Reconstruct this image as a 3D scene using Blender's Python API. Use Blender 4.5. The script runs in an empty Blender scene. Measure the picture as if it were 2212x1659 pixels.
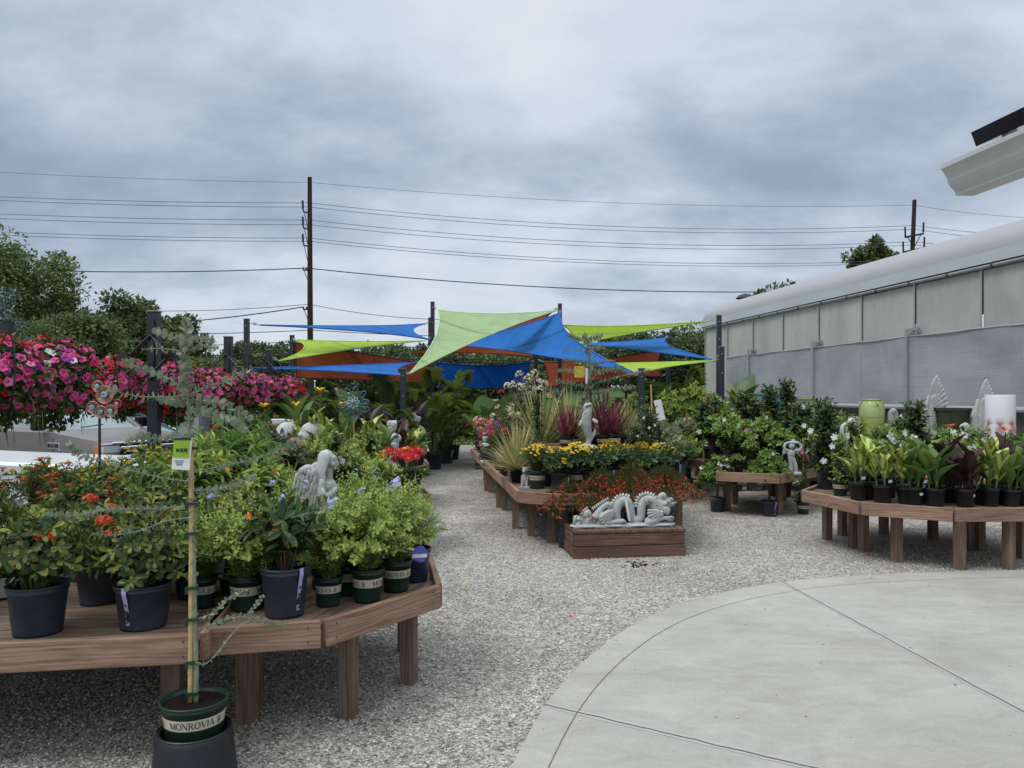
import bpy, math, random
import numpy as np
from mathutils import Vector, Matrix
R_ = math.radians; PI = math.pi
random.seed(7)
SC = bpy.context.scene
COL = SC.collection
# ------------------------------------------------------------------ real-world survey helpers
F = 1662.0; HOR = 852.0; CX = 1106.0; EYE = 1.65
def P(px, py, Y):
    """point of the place seen at pixel (px,py) of the 2212-wide photo that stands Y metres away"""
    return np.array([(px - CX) / F * Y, Y, EYE - (py - HOR) / F * Y])
def G(px, py, z=0.0):
    Y = (EYE - z) * F / (py - HOR)
    return np.array([(px - CX) / F * Y, Y, z])
def XW(px, Y): return (px - CX) / F * Y
def ZH(py, Y): return EYE - (py - HOR) / F * Y
def nrm(a):
    a = np.asarray(a, float); return a / (np.linalg.norm(a, axis=-1, keepdims=True) + 1e-9)

# ------------------------------------------------------------------ materials
def new_mat(name):
    m = bpy.data.materials.new(name); m.use_nodes = True
    nt = m.node_tree; nt.nodes.clear()
    out = nt.nodes.new('ShaderNodeOutputMaterial')
    return m, nt, out
def lin(c):
    return tuple(((v/255)/12.92 if v/255 <= .04045 else ((v/255+.055)/1.055)**2.4) for v in c)
def ramp(nt, stops, src):
    r = nt.nodes.new('ShaderNodeValToRGB'); e = r.color_ramp.elements
    while len(e) > 1: e.remove(e[-1])
    e[0].position = stops[0][0]; e[0].color = (*stops[0][1], 1)
    for p, c in stops[1:]:
        k = e.new(p); k.color = (*c, 1)
    nt.links.new(src, r.inputs[0]); return r
def principled(nt, out, rough=.6, spec=.3, metal=0.):
    b = nt.nodes.new('ShaderNodeBsdfPrincipled')
    b.inputs['Roughness'].default_value = rough; b.inputs['Metallic'].default_value = metal
    b.inputs['Specular IOR Level'].default_value = spec
    nt.links.new(b.outputs[0], out.inputs[0]); return b
def coords(nt, kind='Object', scale=(1, 1, 1)):
    if kind == 'gc':
        t = nt.nodes.new('ShaderNodeAttribute'); t.attribute_name = 'gc'; o = t.outputs['Vector']
    else:
        t = nt.nodes.new('ShaderNodeTexCoord'); o = t.outputs[kind]
    mp = nt.nodes.new('ShaderNodeMapping'); mp.inputs['Scale'].default_value = scale
    nt.links.new(o, mp.inputs[0]); return mp.outputs[0]
def noise(nt, vec, scale, detail=3, rough=.55, dist=0):
    n = nt.nodes.new('ShaderNodeTexNoise'); n.inputs['Scale'].default_value = scale
    n.inputs['Detail'].default_value = detail; n.inputs['Roughness'].default_value = rough
    n.inputs['Distortion'].default_value = dist
    nt.links.new(vec, n.inputs['Vector']); return n.outputs['Fac']
def bump(nt, b, h, strength=.3, dist=.01):
    n = nt.nodes.new('ShaderNodeBump'); n.inputs['Strength'].default_value = strength
    n.inputs['Distance'].default_value = dist
    nt.links.new(h, n.inputs['Height']); nt.links.new(n.outputs[0], b.inputs['Normal'])
def plain(name, c, rough=.6, var=.18, scale=8, spec=.3, metal=0., bmp=0., bd=.003, kind='Object'):
    m, nt, out = new_mat(name); b = principled(nt, out, rough, spec, metal)
    v = coords(nt, kind); n = noise(nt, v, scale, 4, .6)
    lo = tuple(x*(1-var) for x in c); hi = tuple(min(1, x*(1+var)) for x in c)
    r = ramp(nt, [(.3, lo), (.7, hi)], n); nt.links.new(r.outputs[0], b.inputs['Base Color'])
    if bmp: bump(nt, b, noise(nt, v, scale*6, 4, .6), bmp, bd)
    return m
def leafm(name, cols, rough=.5, trans=.25, spec=.3):
    """foliage: every leaf its own shade"""
    m, nt, out = new_mat(name)
    g = nt.nodes.new('ShaderNodeNewGeometry')
    if 'leaf' in name or 'leaflet' in name or 'hedge' in name:      # overcast greens: a little greyer and paler
        cols = [tuple(min(.6, (v*.88+.12*sum(c)/3)*(1.75 if 'tree' in name else 1.46)*wk) for v, wk in zip(c, (1.10, 1.0, .88))) for c in cols]
    k = len(cols); st_ = [(i/max(1, k-1)*(.94 if k > 2 else 1), c) for i, c in enumerate(cols)]
    if k > 2 and ('leaf' in name) and 'tree' not in name and 'euc' not in name: st_ += [(.965, cols[-1]), (.985, (.34, .27, .05)), (1., (.22, .13, .05))]
    r = ramp(nt, st_, g.outputs['Random Per Island'])
    b = nt.nodes.new('ShaderNodeBsdfPrincipled'); b.inputs['Roughness'].default_value = rough
    b.inputs['Specular IOR Level'].default_value = spec
    nt.links.new(r.outputs[0], b.inputs['Base Color'])
    t = nt.nodes.new('ShaderNodeBsdfTranslucent'); nt.links.new(r.outputs[0], t.inputs[0])
    x = nt.nodes.new('ShaderNodeMixShader'); x.inputs[0].default_value = trans
    nt.links.new(b.outputs[0], x.inputs[1]); nt.links.new(t.outputs[0], x.inputs[2]); nt.links.new(x.outputs[0], out.inputs[0])
    return m
def wood(name, dark, mid, light, rough=.75):
    m, nt, out = new_mat(name); b = principled(nt, out, rough, .2)
    v = coords(nt, 'gc', (1.2, 14, 14)); n1 = noise(nt, v, 1.6, 5, .65, 1.2)
    v2 = coords(nt, 'gc', (3, 90, 90)); n2 = noise(nt, v2, 1, 3, .6)
    v3 = coords(nt, 'gc', (.9, 3, 3)); n3 = noise(nt, v3, 1.3, 3, .5)
    w = nt.nodes.new('ShaderNodeTexWave'); w.wave_type = 'BANDS'; w.bands_direction = 'Z'
    w.inputs['Scale'].default_value = 3.0; w.inputs['Distortion'].default_value = 14; w.inputs['Detail'].default_value = 3
    w.inputs['Detail Scale'].default_value = 1.1
    nt.links.new(coords(nt, 'gc', (.45, 5, 5)), w.inputs[0])
    a = nt.nodes.new('ShaderNodeMath'); a.operation = 'MULTIPLY_ADD'; a.inputs[1].default_value = .20
    nt.links.new(w.outputs['Fac'], a.inputs[0]); 
    a0 = nt.nodes.new('ShaderNodeMath'); a0.operation = 'MULTIPLY'; a0.inputs[1].default_value = .80
    nt.links.new(n1, a0.inputs[0]); nt.links.new(a0.outputs[0], a.inputs[2])
    r = ramp(nt, [(.22, dark), (.5, mid), (.78, light)], a.outputs[0])
    mx = nt.nodes.new('ShaderNodeMixRGB'); mx.blend_type = 'MULTIPLY'; mx.inputs[0].default_value = .75
    r2 = ramp(nt, [(.3, (.70, .70, .71)), (.62, (1, 1, 1))], n2)
    nt.links.new(r.outputs[0], mx.inputs[1]); nt.links.new(r2.outputs[0], mx.inputs[2])
    mx2 = nt.nodes.new('ShaderNodeMixRGB'); mx2.blend_type = 'MULTIPLY'; mx2.inputs[0].default_value = .8
    r3 = ramp(nt, [(.3, (.62, .6, .6)), (.6, (1.05, 1.05, 1.05))], n3)
    nt.links.new(mx.outputs[0], mx2.inputs[1]); nt.links.new(r3.outputs[0], mx2.inputs[2])
    nt.links.new(mx2.outputs[0], b.inputs['Base Color']); bump(nt, b, n2, .35, .003)
    return m

M = {}
M['wood'] = wood('cedar board', (.17, .105, .072), (.31, .195, .138), (.43, .30, .225))
M['wood_leg'] = wood('cedar post', (.11, .075, .055), (.22, .15, .11), (.32, .235, .18))
M['wood_deck'] = wood('weathered deck', (.09, .065, .046), (.21, .155, .11), (.33, .255, .19))
M['wood_dark'] = wood('stained crate', (.075, .042, .030), (.16, .095, .070), (.25, .155, .12))
M['pole_wood'] = wood('pole wood', (.016, .013, .012), (.038, .031, .027), (.07, .06, .052))
M['statue'] = plain('cast stone', (.47, .50, .50), .75, .10, 14, .25, bmp=.35, bd=.004)
M['statue_white'] = plain('white cast stone', (.66, .68, .70), .7, .08, 14, .25, bmp=.3)
M['statue_grey'] = plain('grey cast stone', (.36, .36, .38), .85, .22, 22, .2, bmp=.5)
M['post'] = plain('black powder coat', (.022, .027, .038), .42, .12, 5, .5)
M['cap'] = plain('post cap', (.16, .17, .19), .4, .1, 5, .5)
M['steel'] = plain('galvanised steel', (.45, .47, .5), .4, .12, 12, .5, .6)
M['pot_blue'] = plain('slate blue nursery plastic', (.034, .042, .062), .5, .25, 9, .4, bmp=.1)
M['pot_black'] = plain('black nursery plastic', (.012, .014, .019), .42, .3, 9, .5)
M['pot_navy'] = plain('navy nursery plastic', (.018, .023, .042), .42, .3, 9, .5)
M['pot_green'] = plain('dark green nursery plastic', (.012, .035, .024), .4, .25, 9, .45)
M['pot_bright'] = plain('blue plastic', (.012, .05, .26), .4, .1, 9, .5)
M['band'] = plain('cream label', (.50, .46, .36), .6, .08, 12)
M['ink'] = plain('label ink', (.045, .06, .06), .7, .05)
M['soil'] = plain('potting soil', (.016, .012, .010), .95, .5, 60, .1, bmp=.9, bd=.01)
M['tag_white'] = plain('white tag', (.72, .74, .76), .5, .06, 20)
M['tag_lilac'] = plain('lilac tag', (.42, .36, .66), .5, .08, 20)
M['tag_green'] = plain('lime tag', (.25, .42, .04), .5, .08, 20)
M['tag_red'] = plain('red tag', (.6, .05, .06), .5, .3, 60)
M['tag_blue'] = plain('blue tag', (.12, .13, .55), .5, .4, 60)
M['tag_dark'] = plain('dark tag', (.02, .05, .04), .5, .3, 60)
M['tag_orange'] = plain('orange photo tag', (.55, .22, .06), .5, .45, 30)
M['tag_yellow'] = plain('yellow photo tag', (.55, .42, .08), .5, .3, 40)
M['bamboo'] = plain('bamboo', (.50, .36, .17), .5, .2, 30)
M['bark'] = plain('bark', (.10, .075, .055), .9, .4, 30, .1, bmp=.6)
M['stem_green'] = plain('green stem', (.10, .15, .05), .6, .2, 30)
M['stem_grey'] = plain('grey green stem', (.22, .25, .18), .6, .2, 30)
M['stem_brown'] = plain('brown stem', (.11, .07, .045), .8, .2, 30)
L = leafm
M['ixora'] = L('ixora leaf', [(.016, .036, .016), (.028, .060, .020), (.045, .085, .024), (.024, .052, .02)], .36)
M['ixora_y'] = L('ixora young leaf', [(.10, .16, .025), (.17, .20, .03), (.06, .11, .025), (.05, .09, .024)], .42)
M['plumb'] = L('plumbago leaf', [(.08, .15, .03), (.13, .21, .04), (.18, .28, .055), (.10, .18, .03)], .55)
M['plumb_y'] = L('plumbago tip leaf', [(.24, .34, .07), (.19, .30, .06)], .55)
M['milk'] = L('milkweed leaf', [(.03, .055, .022), (.055, .085, .03), (.085, .12, .045)], .5)
M['milk_y'] = L('milkweed tip leaf', [(.07, .11, .03), (.1, .15, .04)], .5)
M['lance'] = L('bright lance leaf', [(.05, .12, .025), (.10, .2, .04), (.15, .27, .06)], .45)
M['lant'] = L('lantana leaf', [(.02, .045, .02), (.04, .08, .025), (.07, .12, .03)], .6)
M['dark'] = L('dark glossy leaf', [(.012, .035, .014), (.022, .06, .022), (.04, .085, .03)], .35)
M['mand'] = L('mandevilla leaf', [(.018, .05, .02), (.035, .085, .03), (.055, .115, .035)], .35)
M['mand_y'] = L('mandevilla young leaf', [(.09, .19, .03), (.14, .24, .04)], .4)
M['citrus'] = L('citrus leaf', [(.05, .12, .02), (.09, .18, .03), (.15, .26, .05), (.035, .09, .02)], .4)
M['silver'] = L('silver leaf', [(.12, .17, .13), (.17, .23, .18), (.22, .28, .22)], .6)
M['euc'] = L('eucalyptus leaf', [(.10, .15, .115), (.14, .195, .15), (.19, .25, .195), (.12, .17, .12)], .6)
M['euc_t'] = L('eucalyptus pale leaf', [(.26, .30, .25), (.20, .26, .21)], .6)
M['canna'] = L('canna leaf', [(.05, .11, .03), (.08, .16, .035), (.12, .20, .045)], .4)
M['canna_b'] = L('bronze canna leaf', [(.022, .013, .015), (.035, .018, .02), (.05, .024, .022)], .35)
M['palm'] = L('palm leaflet', [(.036, .068, .024), (.06, .11, .03), (.10, .16, .04), (.05, .09, .03)], .45)
M['palm_y'] = L('lit palm leaflet', [(.12, .18, .035), (.16, .23, .04), (.10, .155, .032)], .45)  # brighter copy of the palm green: light on these fronds sits in the colour
M['spike'] = L('cream striped strap leaf', [(.30, .29, .13), (.38, .36, .18), (.22, .25, .1), (.16, .2, .08), (.42, .40, .24)], .5)
M['spike_r'] = L('burgundy strap leaf', [(.10, .02, .04), (.16, .03, .06), (.055, .014, .024), (.2, .05, .08)], .4)
M['core'] = L('fine green leaf', [(.04, .07, .02), (.07, .11, .03), (.09, .13, .04)], .6)
M['russ'] = L('firecracker stem', [(.06, .085, .02), (.09, .12, .03), (.13, .11, .045)], .6)
M['tree1'] = L('tree leaf', [(.035, .06, .022), (.06, .10, .03), (.09, .14, .042), (.04, .075, .025)], .55, .3)
M['tree2'] = L('dark tree leaf', [(.022, .045, .02), (.038, .072, .026), (.06, .10, .034)], .55, .25)
M['tree3'] = L('yellow green tree leaf', [(.05, .085, .02), (.08, .12, .03), (.1, .14, .035)], .6, .3)
M['far'] = L('far tree leaf', [(.032, .055, .03), (.05, .085, .04), (.075, .115, .05)], .7, .2)
M['spruce'] = L('blue spruce needle', [(.10, .15, .135), (.14, .20, .18), (.19, .26, .24)], .7, .1)
M['pink'] = L('pink petal', [(.72, .06, .28), (.78, .13, .38), (.66, .03, .18), (.82, .24, .46)], .6, .3)
M['red'] = L('red petal', [(.55, .012, .03), (.65, .02, .05), (.42, .008, .02)], .6, .25)
M['purple'] = L('purple petal', [(.30, .03, .32), (.38, .05, .42)], .6, .25)
M['throat'] = plain('dark throat', (.2, .01, .09), .7)
M['orange'] = L('orange floret', [(.75, .15, .015), (.6, .07, .015), (.8, .28, .02)], .6, .2)
M['redor'] = L('red orange floret', [(.6, .03, .02), (.65, .09, .03), (.5, .02, .02), (.75, .25, .06)], .6, .2)
M['yellow'] = L('yellow floret', [(.8, .55, .02), (.85, .65, .04), (.7, .45, .02)], .6, .2)
M['yelor'] = L('yellow orange petal', [(.85, .5, .02), (.85, .36, .02), (.8, .6, .05)], .6, .2)
M['white'] = L('white petal', [(.82, .84, .86), (.72, .76, .76)], .6, .3)
M['blue'] = L('pale blue petal', [(.45, .50, .85), (.58, .62, .9)], .6, .3)
M['magenta'] = L('magenta bract', [(.5, .015, .09), (.6, .03, .1)], .6, .3)
M['coral'] = L('coral bract', [(.75, .12, .10), (.7, .2, .18)], .6, .3)
M['cream'] = L('cream bract', [(.78, .72, .5), (.8, .6, .55), (.72, .72, .45)], .6, .3)
M['peach'] = L('peach petal', [(.75, .35, .25), (.8, .5, .4), (.7, .25, .25)], .6, .3)

def stone(name, c):
    m, nt, out = new_mat(name); b = principled(nt, out, .85, .15); v = coords(nt, 'Object')
    n = noise(nt, v, 16, 5, .65); r = ramp(nt, [(.3, tuple(x*.82 for x in c)), (.7, tuple(x*1.08 for x in c))], n)
    g = nt.nodes.new('ShaderNodeNewGeometry'); pr = ramp(nt, [(.40, (.33, .34, .34)), (.485, (.80, .80, .80)), (.53, (1, 1, 1)), (.62, (1.12, 1.12, 1.12))], g.outputs['Pointiness'])  # creases darkened, ridges paled: weathering plus occlusion-like shade put into the colour
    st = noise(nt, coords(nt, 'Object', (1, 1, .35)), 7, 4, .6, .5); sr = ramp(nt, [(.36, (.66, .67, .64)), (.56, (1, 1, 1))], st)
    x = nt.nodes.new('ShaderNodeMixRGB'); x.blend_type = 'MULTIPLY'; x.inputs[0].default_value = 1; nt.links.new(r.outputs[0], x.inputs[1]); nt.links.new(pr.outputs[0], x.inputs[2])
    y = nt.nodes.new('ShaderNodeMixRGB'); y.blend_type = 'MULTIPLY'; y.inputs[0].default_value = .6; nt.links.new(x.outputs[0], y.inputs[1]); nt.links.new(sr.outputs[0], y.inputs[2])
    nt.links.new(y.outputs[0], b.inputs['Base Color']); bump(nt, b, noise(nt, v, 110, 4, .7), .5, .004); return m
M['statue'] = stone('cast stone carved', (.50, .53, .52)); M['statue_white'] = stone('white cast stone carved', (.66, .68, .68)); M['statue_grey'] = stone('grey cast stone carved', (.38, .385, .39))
def canna_mat():
    m, nt, out = new_mat('tiger canna leaf'); b = principled(nt, out, .45, .3)
    w = nt.nodes.new('ShaderNodeTexWave'); w.inputs['Scale'].default_value = 1.0; w.bands_direction = 'X'
    w.inputs['Distortion'].default_value = .6
    nt.links.new(coords(nt, 'gc', (1.15, 1.15, 1.15)), w.inputs[0])
    r = ramp(nt, [(.2, (.12, .24, .04)), (.5, (.40, .45, .10)), (.85, (.55, .56, .18))], w.outputs['Fac'])
    nt.links.new(r.outputs[0], b.inputs['Base Color']); return m
M['canna_t'] = canna_mat()

# ------------------------------------------------------------------ mesh builder
def leaf_t(prof=((0, .0), (.3, .8), (.6, 1.), (1, 0.)), fold=.25, droop=.18, stripes=False):
    """leaf template: rows (t, halfwidth); returns verts, quads, tris"""
    V, Q, T = [], [], []
    rows = []
    for t, w in prof:
        z = -droop * t * t
        if w <= 0: rows.append([len(V)]); V.append((0, t, z))
        else:
            i = len(V); V += [(-.5*w, t, z + fold*w*.25), (0, t, z), (.5*w, t, z + fold*w*.25)]; rows.append([i, i+1, i+2])
    for a, b in zip(rows, rows[1:]):
        if len(a) == 1 and len(b) == 3: T += [(a[0], b[1], b[0]), (a[0], b[2], b[1])]
        elif len(a) == 3 and len(b) == 1: T += [(a[0], a[1], b[0]), (a[1], a[2], b[0])]
        elif len(a) == 3: Q += [(a[0], a[1], b[1], b[0]), (a[1], a[2], b[2], b[1])]
    return np.array(V, float), np.array(Q, int).reshape(-1, 4), np.array(T, int).reshape(-1, 3)
T_OVAL = leaf_t(((0, .05), (.25, .75), (.6, 1.), (.85, .65), (1, 0)), .3, .2)
T_OBOV = leaf_t(((0, .04), (.3, .5), (.65, 1.), (.88, .75), (1, 0)), .3, .22)
T_LANCE = leaf_t(((0, .1), (.25, .9), (.55, .9), (1, 0)), .4, .3)
T_SMALL = leaf_t(((0, 0), (.45, 1.), (1, 0)), .3, .1)
T_STRAP = leaf_t(((0, .7), (.35, 1.), (.7, .75), (1, 0)), .5, .10)
T_ROUND = leaf_t(((0, 0), (.2, .85), (.55, 1.05), (.85, .7), (1, 0)), .08, .05)
T_CANNA = leaf_t(((0, .12), (.15, .55), (.4, 1.), (.65, .9), (.85, .5), (1, 0)), .55, .28)
T_QUAD = (np.array([(0, 0, 0), (-.5, .5, .06), (0, 1, 0), (.5, .5, .06)], float), np.array([(0, 1, 2, 3)]), np.zeros((0, 3), int))
T_HEART = leaf_t(((-.18, 0), (-.1, .7), (.15, 1.05), (.5, .85), (.8, .4), (1, 0)), .35, .2)

class MB:
    def __init__(s): s.V = []; s.n = 0; s.Q = []; s.G = []; s.hasg = False
    def add(s, V, faces, m=0, gc=None):
        V = np.asarray(V, float).reshape(-1, 3)
        s.V.append(V); s.G.append(V if gc is None else np.asarray(gc, float))
        if gc is not None: s.hasg = True
        for f in faces:
            f = np.asarray(f, int)
            if f.size == 0: continue
            if f.ndim == 1: f = f[None]
            s.Q.append((f + s.n, m))
        s.n += len(V); return s
    def leaves(s, T, Pp, D, U, Ln, W, m=0):
        Pp = np.asarray(Pp, float).reshape(-1, 3); n = len(Pp)
        if n == 0: return s
        D = nrm(np.broadcast_to(np.asarray(D, float), (n, 3))); U = np.broadcast_to(np.asarray(U, float), (n, 3))
        S = np.cross(D, U); bad = np.linalg.norm(S, axis=1) < 1e-3
        S[bad] = np.cross(D[bad], [1, .1, 0]); S = nrm(S); N = np.cross(S, D)
        Ln = np.broadcast_to(np.asarray(Ln, float), (n,)); W = np.broadcast_to(np.asarray(W, float), (n,))
        V, Q, Tr = T; k = len(V)
        out = (Pp[:, None] + V[None, :, 0, None]*W[:, None, None]*S[:, None] + V[None, :, 1, None]*Ln[:, None, None]*D[:, None]
               + V[None, :, 2, None]*Ln[:, None, None]*N[:, None])
        gc = np.broadcast_to(V[None], (n, k, 3)).copy(); gc[:, :, 0] = V[None, :, 1]*.55 + np.abs(V[None, :, 0])*-.6
        gc[:, :, 1] = 0; gc[:, :, 2] = 0; gc[:, :, 0] += np.random.RandomState(n).rand(n)[:, None]
        s.V.append(out.reshape(-1, 3)); s.G.append(gc.reshape(-1, 3)*.9)
        off = (np.arange(n)*k)[:, None, None]
        if len(Q): s.Q.append(((Q[None]+off).reshape(-1, 4)+s.n, m))
        if len(Tr): s.Q.append(((Tr[None]+off).reshape(-1, 3)+s.n, m))
        s.n += n*k; return s
    def tube(s, pts, r, k=6, m=0, cap=True):
        pts = np.asarray(pts, float); n = len(pts); r = np.broadcast_to(np.asarray(r, float), (n,))
        d = np.gradient(pts, axis=0); d = nrm(d)
        ref = np.array([0, 0, 1.]) if abs(d[0][2]) < .9 else np.array([1., 0, 0])
        rings = []
        a = np.arange(k)*2*PI/k
        u = nrm(np.cross(d[0], ref))
        for i in range(n):
            u = nrm(u-d[i]*np.dot(u, d[i])); v = np.cross(d[i], u)
            rings.append(pts[i] + r[i]*(np.cos(a)[:, None]*u + np.sin(a)[:, None]*v))
        V = np.concatenate(rings); Fq = []
        for i in range(n-1):
            for j in range(k):
                Fq.append((i*k+j, i*k+(j+1) % k, (i+1)*k+(j+1) % k, (i+1)*k+j))
        fs = [np.array(Fq)]
        if cap: fs += [np.arange(k)[::-1], (n-1)*k+np.arange(k)]
        L0 = np.concatenate([[0], np.cumsum(np.linalg.norm(np.diff(pts, axis=0), axis=1))])
        gc = np.stack([np.repeat(L0, k), np.tile(np.cos(a)*.05, n), np.tile(np.sin(a)*.05, n)], 1) + (s.n*.37) % 9
        s.add(V, fs, m, gc); return s
    def box(s, c, size, rz=0, m=0, ax=0, tilt=None, bev=0.0):
        """box centred at c; gc runs along local axis ax"""
        sx, sy, sz = [v/2 for v in size]
        if bev > 0:
            b = bev; pts = []
            for z, q in ((-sz, 1), (-sz+b, 0), (sz-b, 0), (sz, 1)):
                i = b*q
                pts += [(-sx+i+(b if not q else 0)*0, -sy+i, z), (sx-i, -sy+i, z), (sx-i, sy-i, z), (-sx+i, sy-i, z)]
            L_ = np.array(pts, float)
            Fq = [(3, 2, 1, 0), (12, 13, 14, 15)]
            for k in range(3):
                for j in range(4): Fq.append((k*4+j, k*4+(j+1) % 4, (k+1)*4+(j+1) % 4, (k+1)*4+j))
        else:
            L_ = np.array([(x, y, z) for z in (-sz, sz) for x, y in ((-sx, -sy), (sx, -sy), (sx, sy), (-sx, sy))], float)
            Fq = [(3, 2, 1, 0), (4, 5, 6, 7), (0, 1, 5, 4), (1, 2, 6, 5), (2, 3, 7, 6), (3, 0, 4, 7)]
        g = L_[:, [ax, (ax+1) % 3, (ax+2) % 3]] + np.array([random.random()*40, random.random()*5, random.random()*5])
        V = L_
        if tilt is not None: V = V @ np.array(tilt).T
        ca, sa = math.cos(rz), math.sin(rz)
        V = np.stack([V[:, 0]*ca - V[:, 1]*sa, V[:, 0]*sa + V[:, 1]*ca, V[:, 2]], 1) + np.asarray(c, float)
        s.add(V, [np.array(Fq)], m, g); return s
    def board(s, a, b, h, t, m=0, z0=None):
        """upright board from a to b (xy), bottom at z0, height h, thickness t, lying outside the line on the right-hand side"""
        a = np.asarray(a, float); b = np.asarray(b, float); d = b[:2]-a[:2]; Ln = np.linalg.norm(d); ang = math.atan2(d[1], d[0])
        mid = (a[:2]+b[:2])/2 + np.array([d[1], -d[0]])/Ln*t/2
        s.box((mid[0], mid[1], z0+h/2), (Ln, t, h), ang, m, 0, bev=.004); return s
    def lathe(s, prof, k=24, c=(0, 0, 0), m=0, cap=(False, False), ripple=0, rn=12):
        c = np.asarray(c, float); a = np.arange(k)*2*PI/k; n = len(prof)
        V = []
        for r, z in prof:
            rr = r*(1+ripple*np.cos(rn*a))
            V.append(np.stack([rr*np.cos(a), rr*np.sin(a), np.full(k, z)], 1))
        V = np.concatenate(V)+c; Fq = []
        for i in range(n-1):
            for j in range(k): Fq.append((i*k+j, i*k+(j+1) % k, (i+1)*k+(j+1) % k, (i+1)*k+j))
        fs = [np.array(Fq)]
        if cap[0]: fs.append(np.arange(k)[::-1])
        if cap[1]: fs.append((n-1)*k+np.arange(k))
        s.add(V, fs, m); return s
    def ball(s, c, r, m=0, k=10, n=7, rot=None):
        r = np.broadcast_to(np.asarray(r, float), (3,))
        V = [(0, 0, -1)]
        for i in range(1, n):
            t = -PI/2+PI*i/n
            for j in range(k): V.append((math.cos(t)*math.cos(2*PI*j/k), math.cos(t)*math.sin(2*PI*j/k), math.sin(t)))
        V.append((0, 0, 1)); V = np.array(V)*r
        if rot is not None: V = V @ np.array(rot).T
        Fq = []; Ft = []
        for j in range(k):
            Ft.append((0, 1+(j+1) % k, 1+j)); Ft.append((len(V)-1, 1+(n-2)*k+j, 1+(n-2)*k+(j+1) % k))
            for i in range(n-2): Fq.append((1+i*k+j, 1+i*k+(j+1) % k, 1+(i+1)*k+(j+1) % k, 1+(i+1)*k+j))
        s.add(V+np.asarray(c, float), [np.array(Fq), np.array(Ft)], m); return s
    def prism(s, poly, z0, z1, m=0, gc=None):
        n = len(poly); V = np.array([(x, y, z0) for x, y in poly]+[(x, y, z1) for x, y in poly], float)
        fs = [np.arange(n)[::-1], n+np.arange(n), np.array([(i, (i+1) % n, n+(i+1) % n, n+i) for i in range(n)])]
        s.add(V, fs, m, gc); return s
    def mesh(s, name, mats, smooth=False):
        me = bpy.data.meshes.new(name)
        if s.n == 0: return me
        V = np.concatenate(s.V); me.vertices.add(len(V)); me.vertices.foreach_set('co', V.ravel())
        loops = np.concatenate([q.ravel() for q, _ in s.Q]); sizes = np.concatenate([np.full(len(q), q.shape[1]) for q, _ in s.Q])
        mi = np.concatenate([np.full(len(q), m) for q, m in s.Q])
        me.loops.add(len(loops)); me.loops.foreach_set('vertex_index', loops.astype(np.int32))
        me.polygons.add(len(sizes)); st = np.concatenate([[0], np.cumsum(sizes)[:-1]])
        me.polygons.foreach_set('loop_start', st.astype(np.int32)); me.polygons.foreach_set('loop_total', sizes.astype(np.int32))
        me.polygons.foreach_set('material_index', mi.astype(np.int32))
        me.polygons.foreach_set('use_smooth', np.full(len(sizes), bool(smooth)))
        if s.hasg or True:
            at = me.attributes.new('gc', 'FLOAT_VECTOR', 'POINT'); at.data.foreach_set('vector', np.concatenate(s.G).astype(np.float32).ravel())
        for m in (mats if isinstance(mats, (list, tuple)) else [mats]): me.materials.append(M[m] if isinstance(m, str) else m)
        me.update(calc_edges=True); me.validate(); return me
    def build(s, name, mats, parent=None, smooth=False, loc=None, rz=0):
        o = bpy.data.objects.new(name, s.mesh(name, mats, smooth)); COL.objects.link(o)
        if parent is not None: o.parent = parent
        if loc is not None: o.location = loc
        o.rotation_euler.z = rz; return o

def tag(o, label=None, cat=None, group=None, kind=None):
    if label: o['label'] = label
    if cat: o['category'] = cat
    if group: o['group'] = group
    if kind: o['kind'] = kind
    return o
def thing(name, label, cat, loc=(0, 0, 0), rz=0, group=None, sc=1.0):
    o = bpy.data.objects.new(name, None); COL.objects.link(o); o.empty_display_size = .1
    o.location = tuple(map(float, loc)); o.rotation_euler = (0, 0, rz); o.scale = (sc, sc, sc)
    return tag(o, label, cat, group)
def part(name, me, kids=(), loc=(0, 0, 0), rot=(0, 0, 0), sc=1., label=None, kind=None):
    return dict(name=name, me=me, kids=list(kids), loc=loc, rot=rot, sc=sc, label=label, kind=kind)
def put(p, parent):
    o = bpy.data.objects.new(p['name'], p['me']); COL.objects.link(o); o.parent = parent
    o.location = tuple(map(float, p['loc'])); o.rotation_euler = tuple(map(float, p['rot'])); o.scale = (p['sc'],)*3
    if p['label']: o['label'] = p['label']
    if p['kind']: o['kind'] = p['kind']
    for k in p['kids']: put(k, o)
    return o
def place(proto, name, label, cat, loc, rz=0, group=None, sc=1.):
    t = thing(name, label, cat, loc, rz, group, sc)
    for p in proto: put(p, t)
    return t
def bez(p0, p1, p2, n):
    t = np.linspace(0, 1, n)[:, None]; return (1-t)**2*np.asarray(p0)+2*t*(1-t)*np.asarray(p1)+t*t*np.asarray(p2)
def rotz(v, a):
    v = np.asarray(v, float); c, s = math.cos(a), math.sin(a)
    return np.stack([v[..., 0]*c-v[..., 1]*s, v[..., 0]*s+v[..., 1]*c, v[..., 2]], -1)

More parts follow.
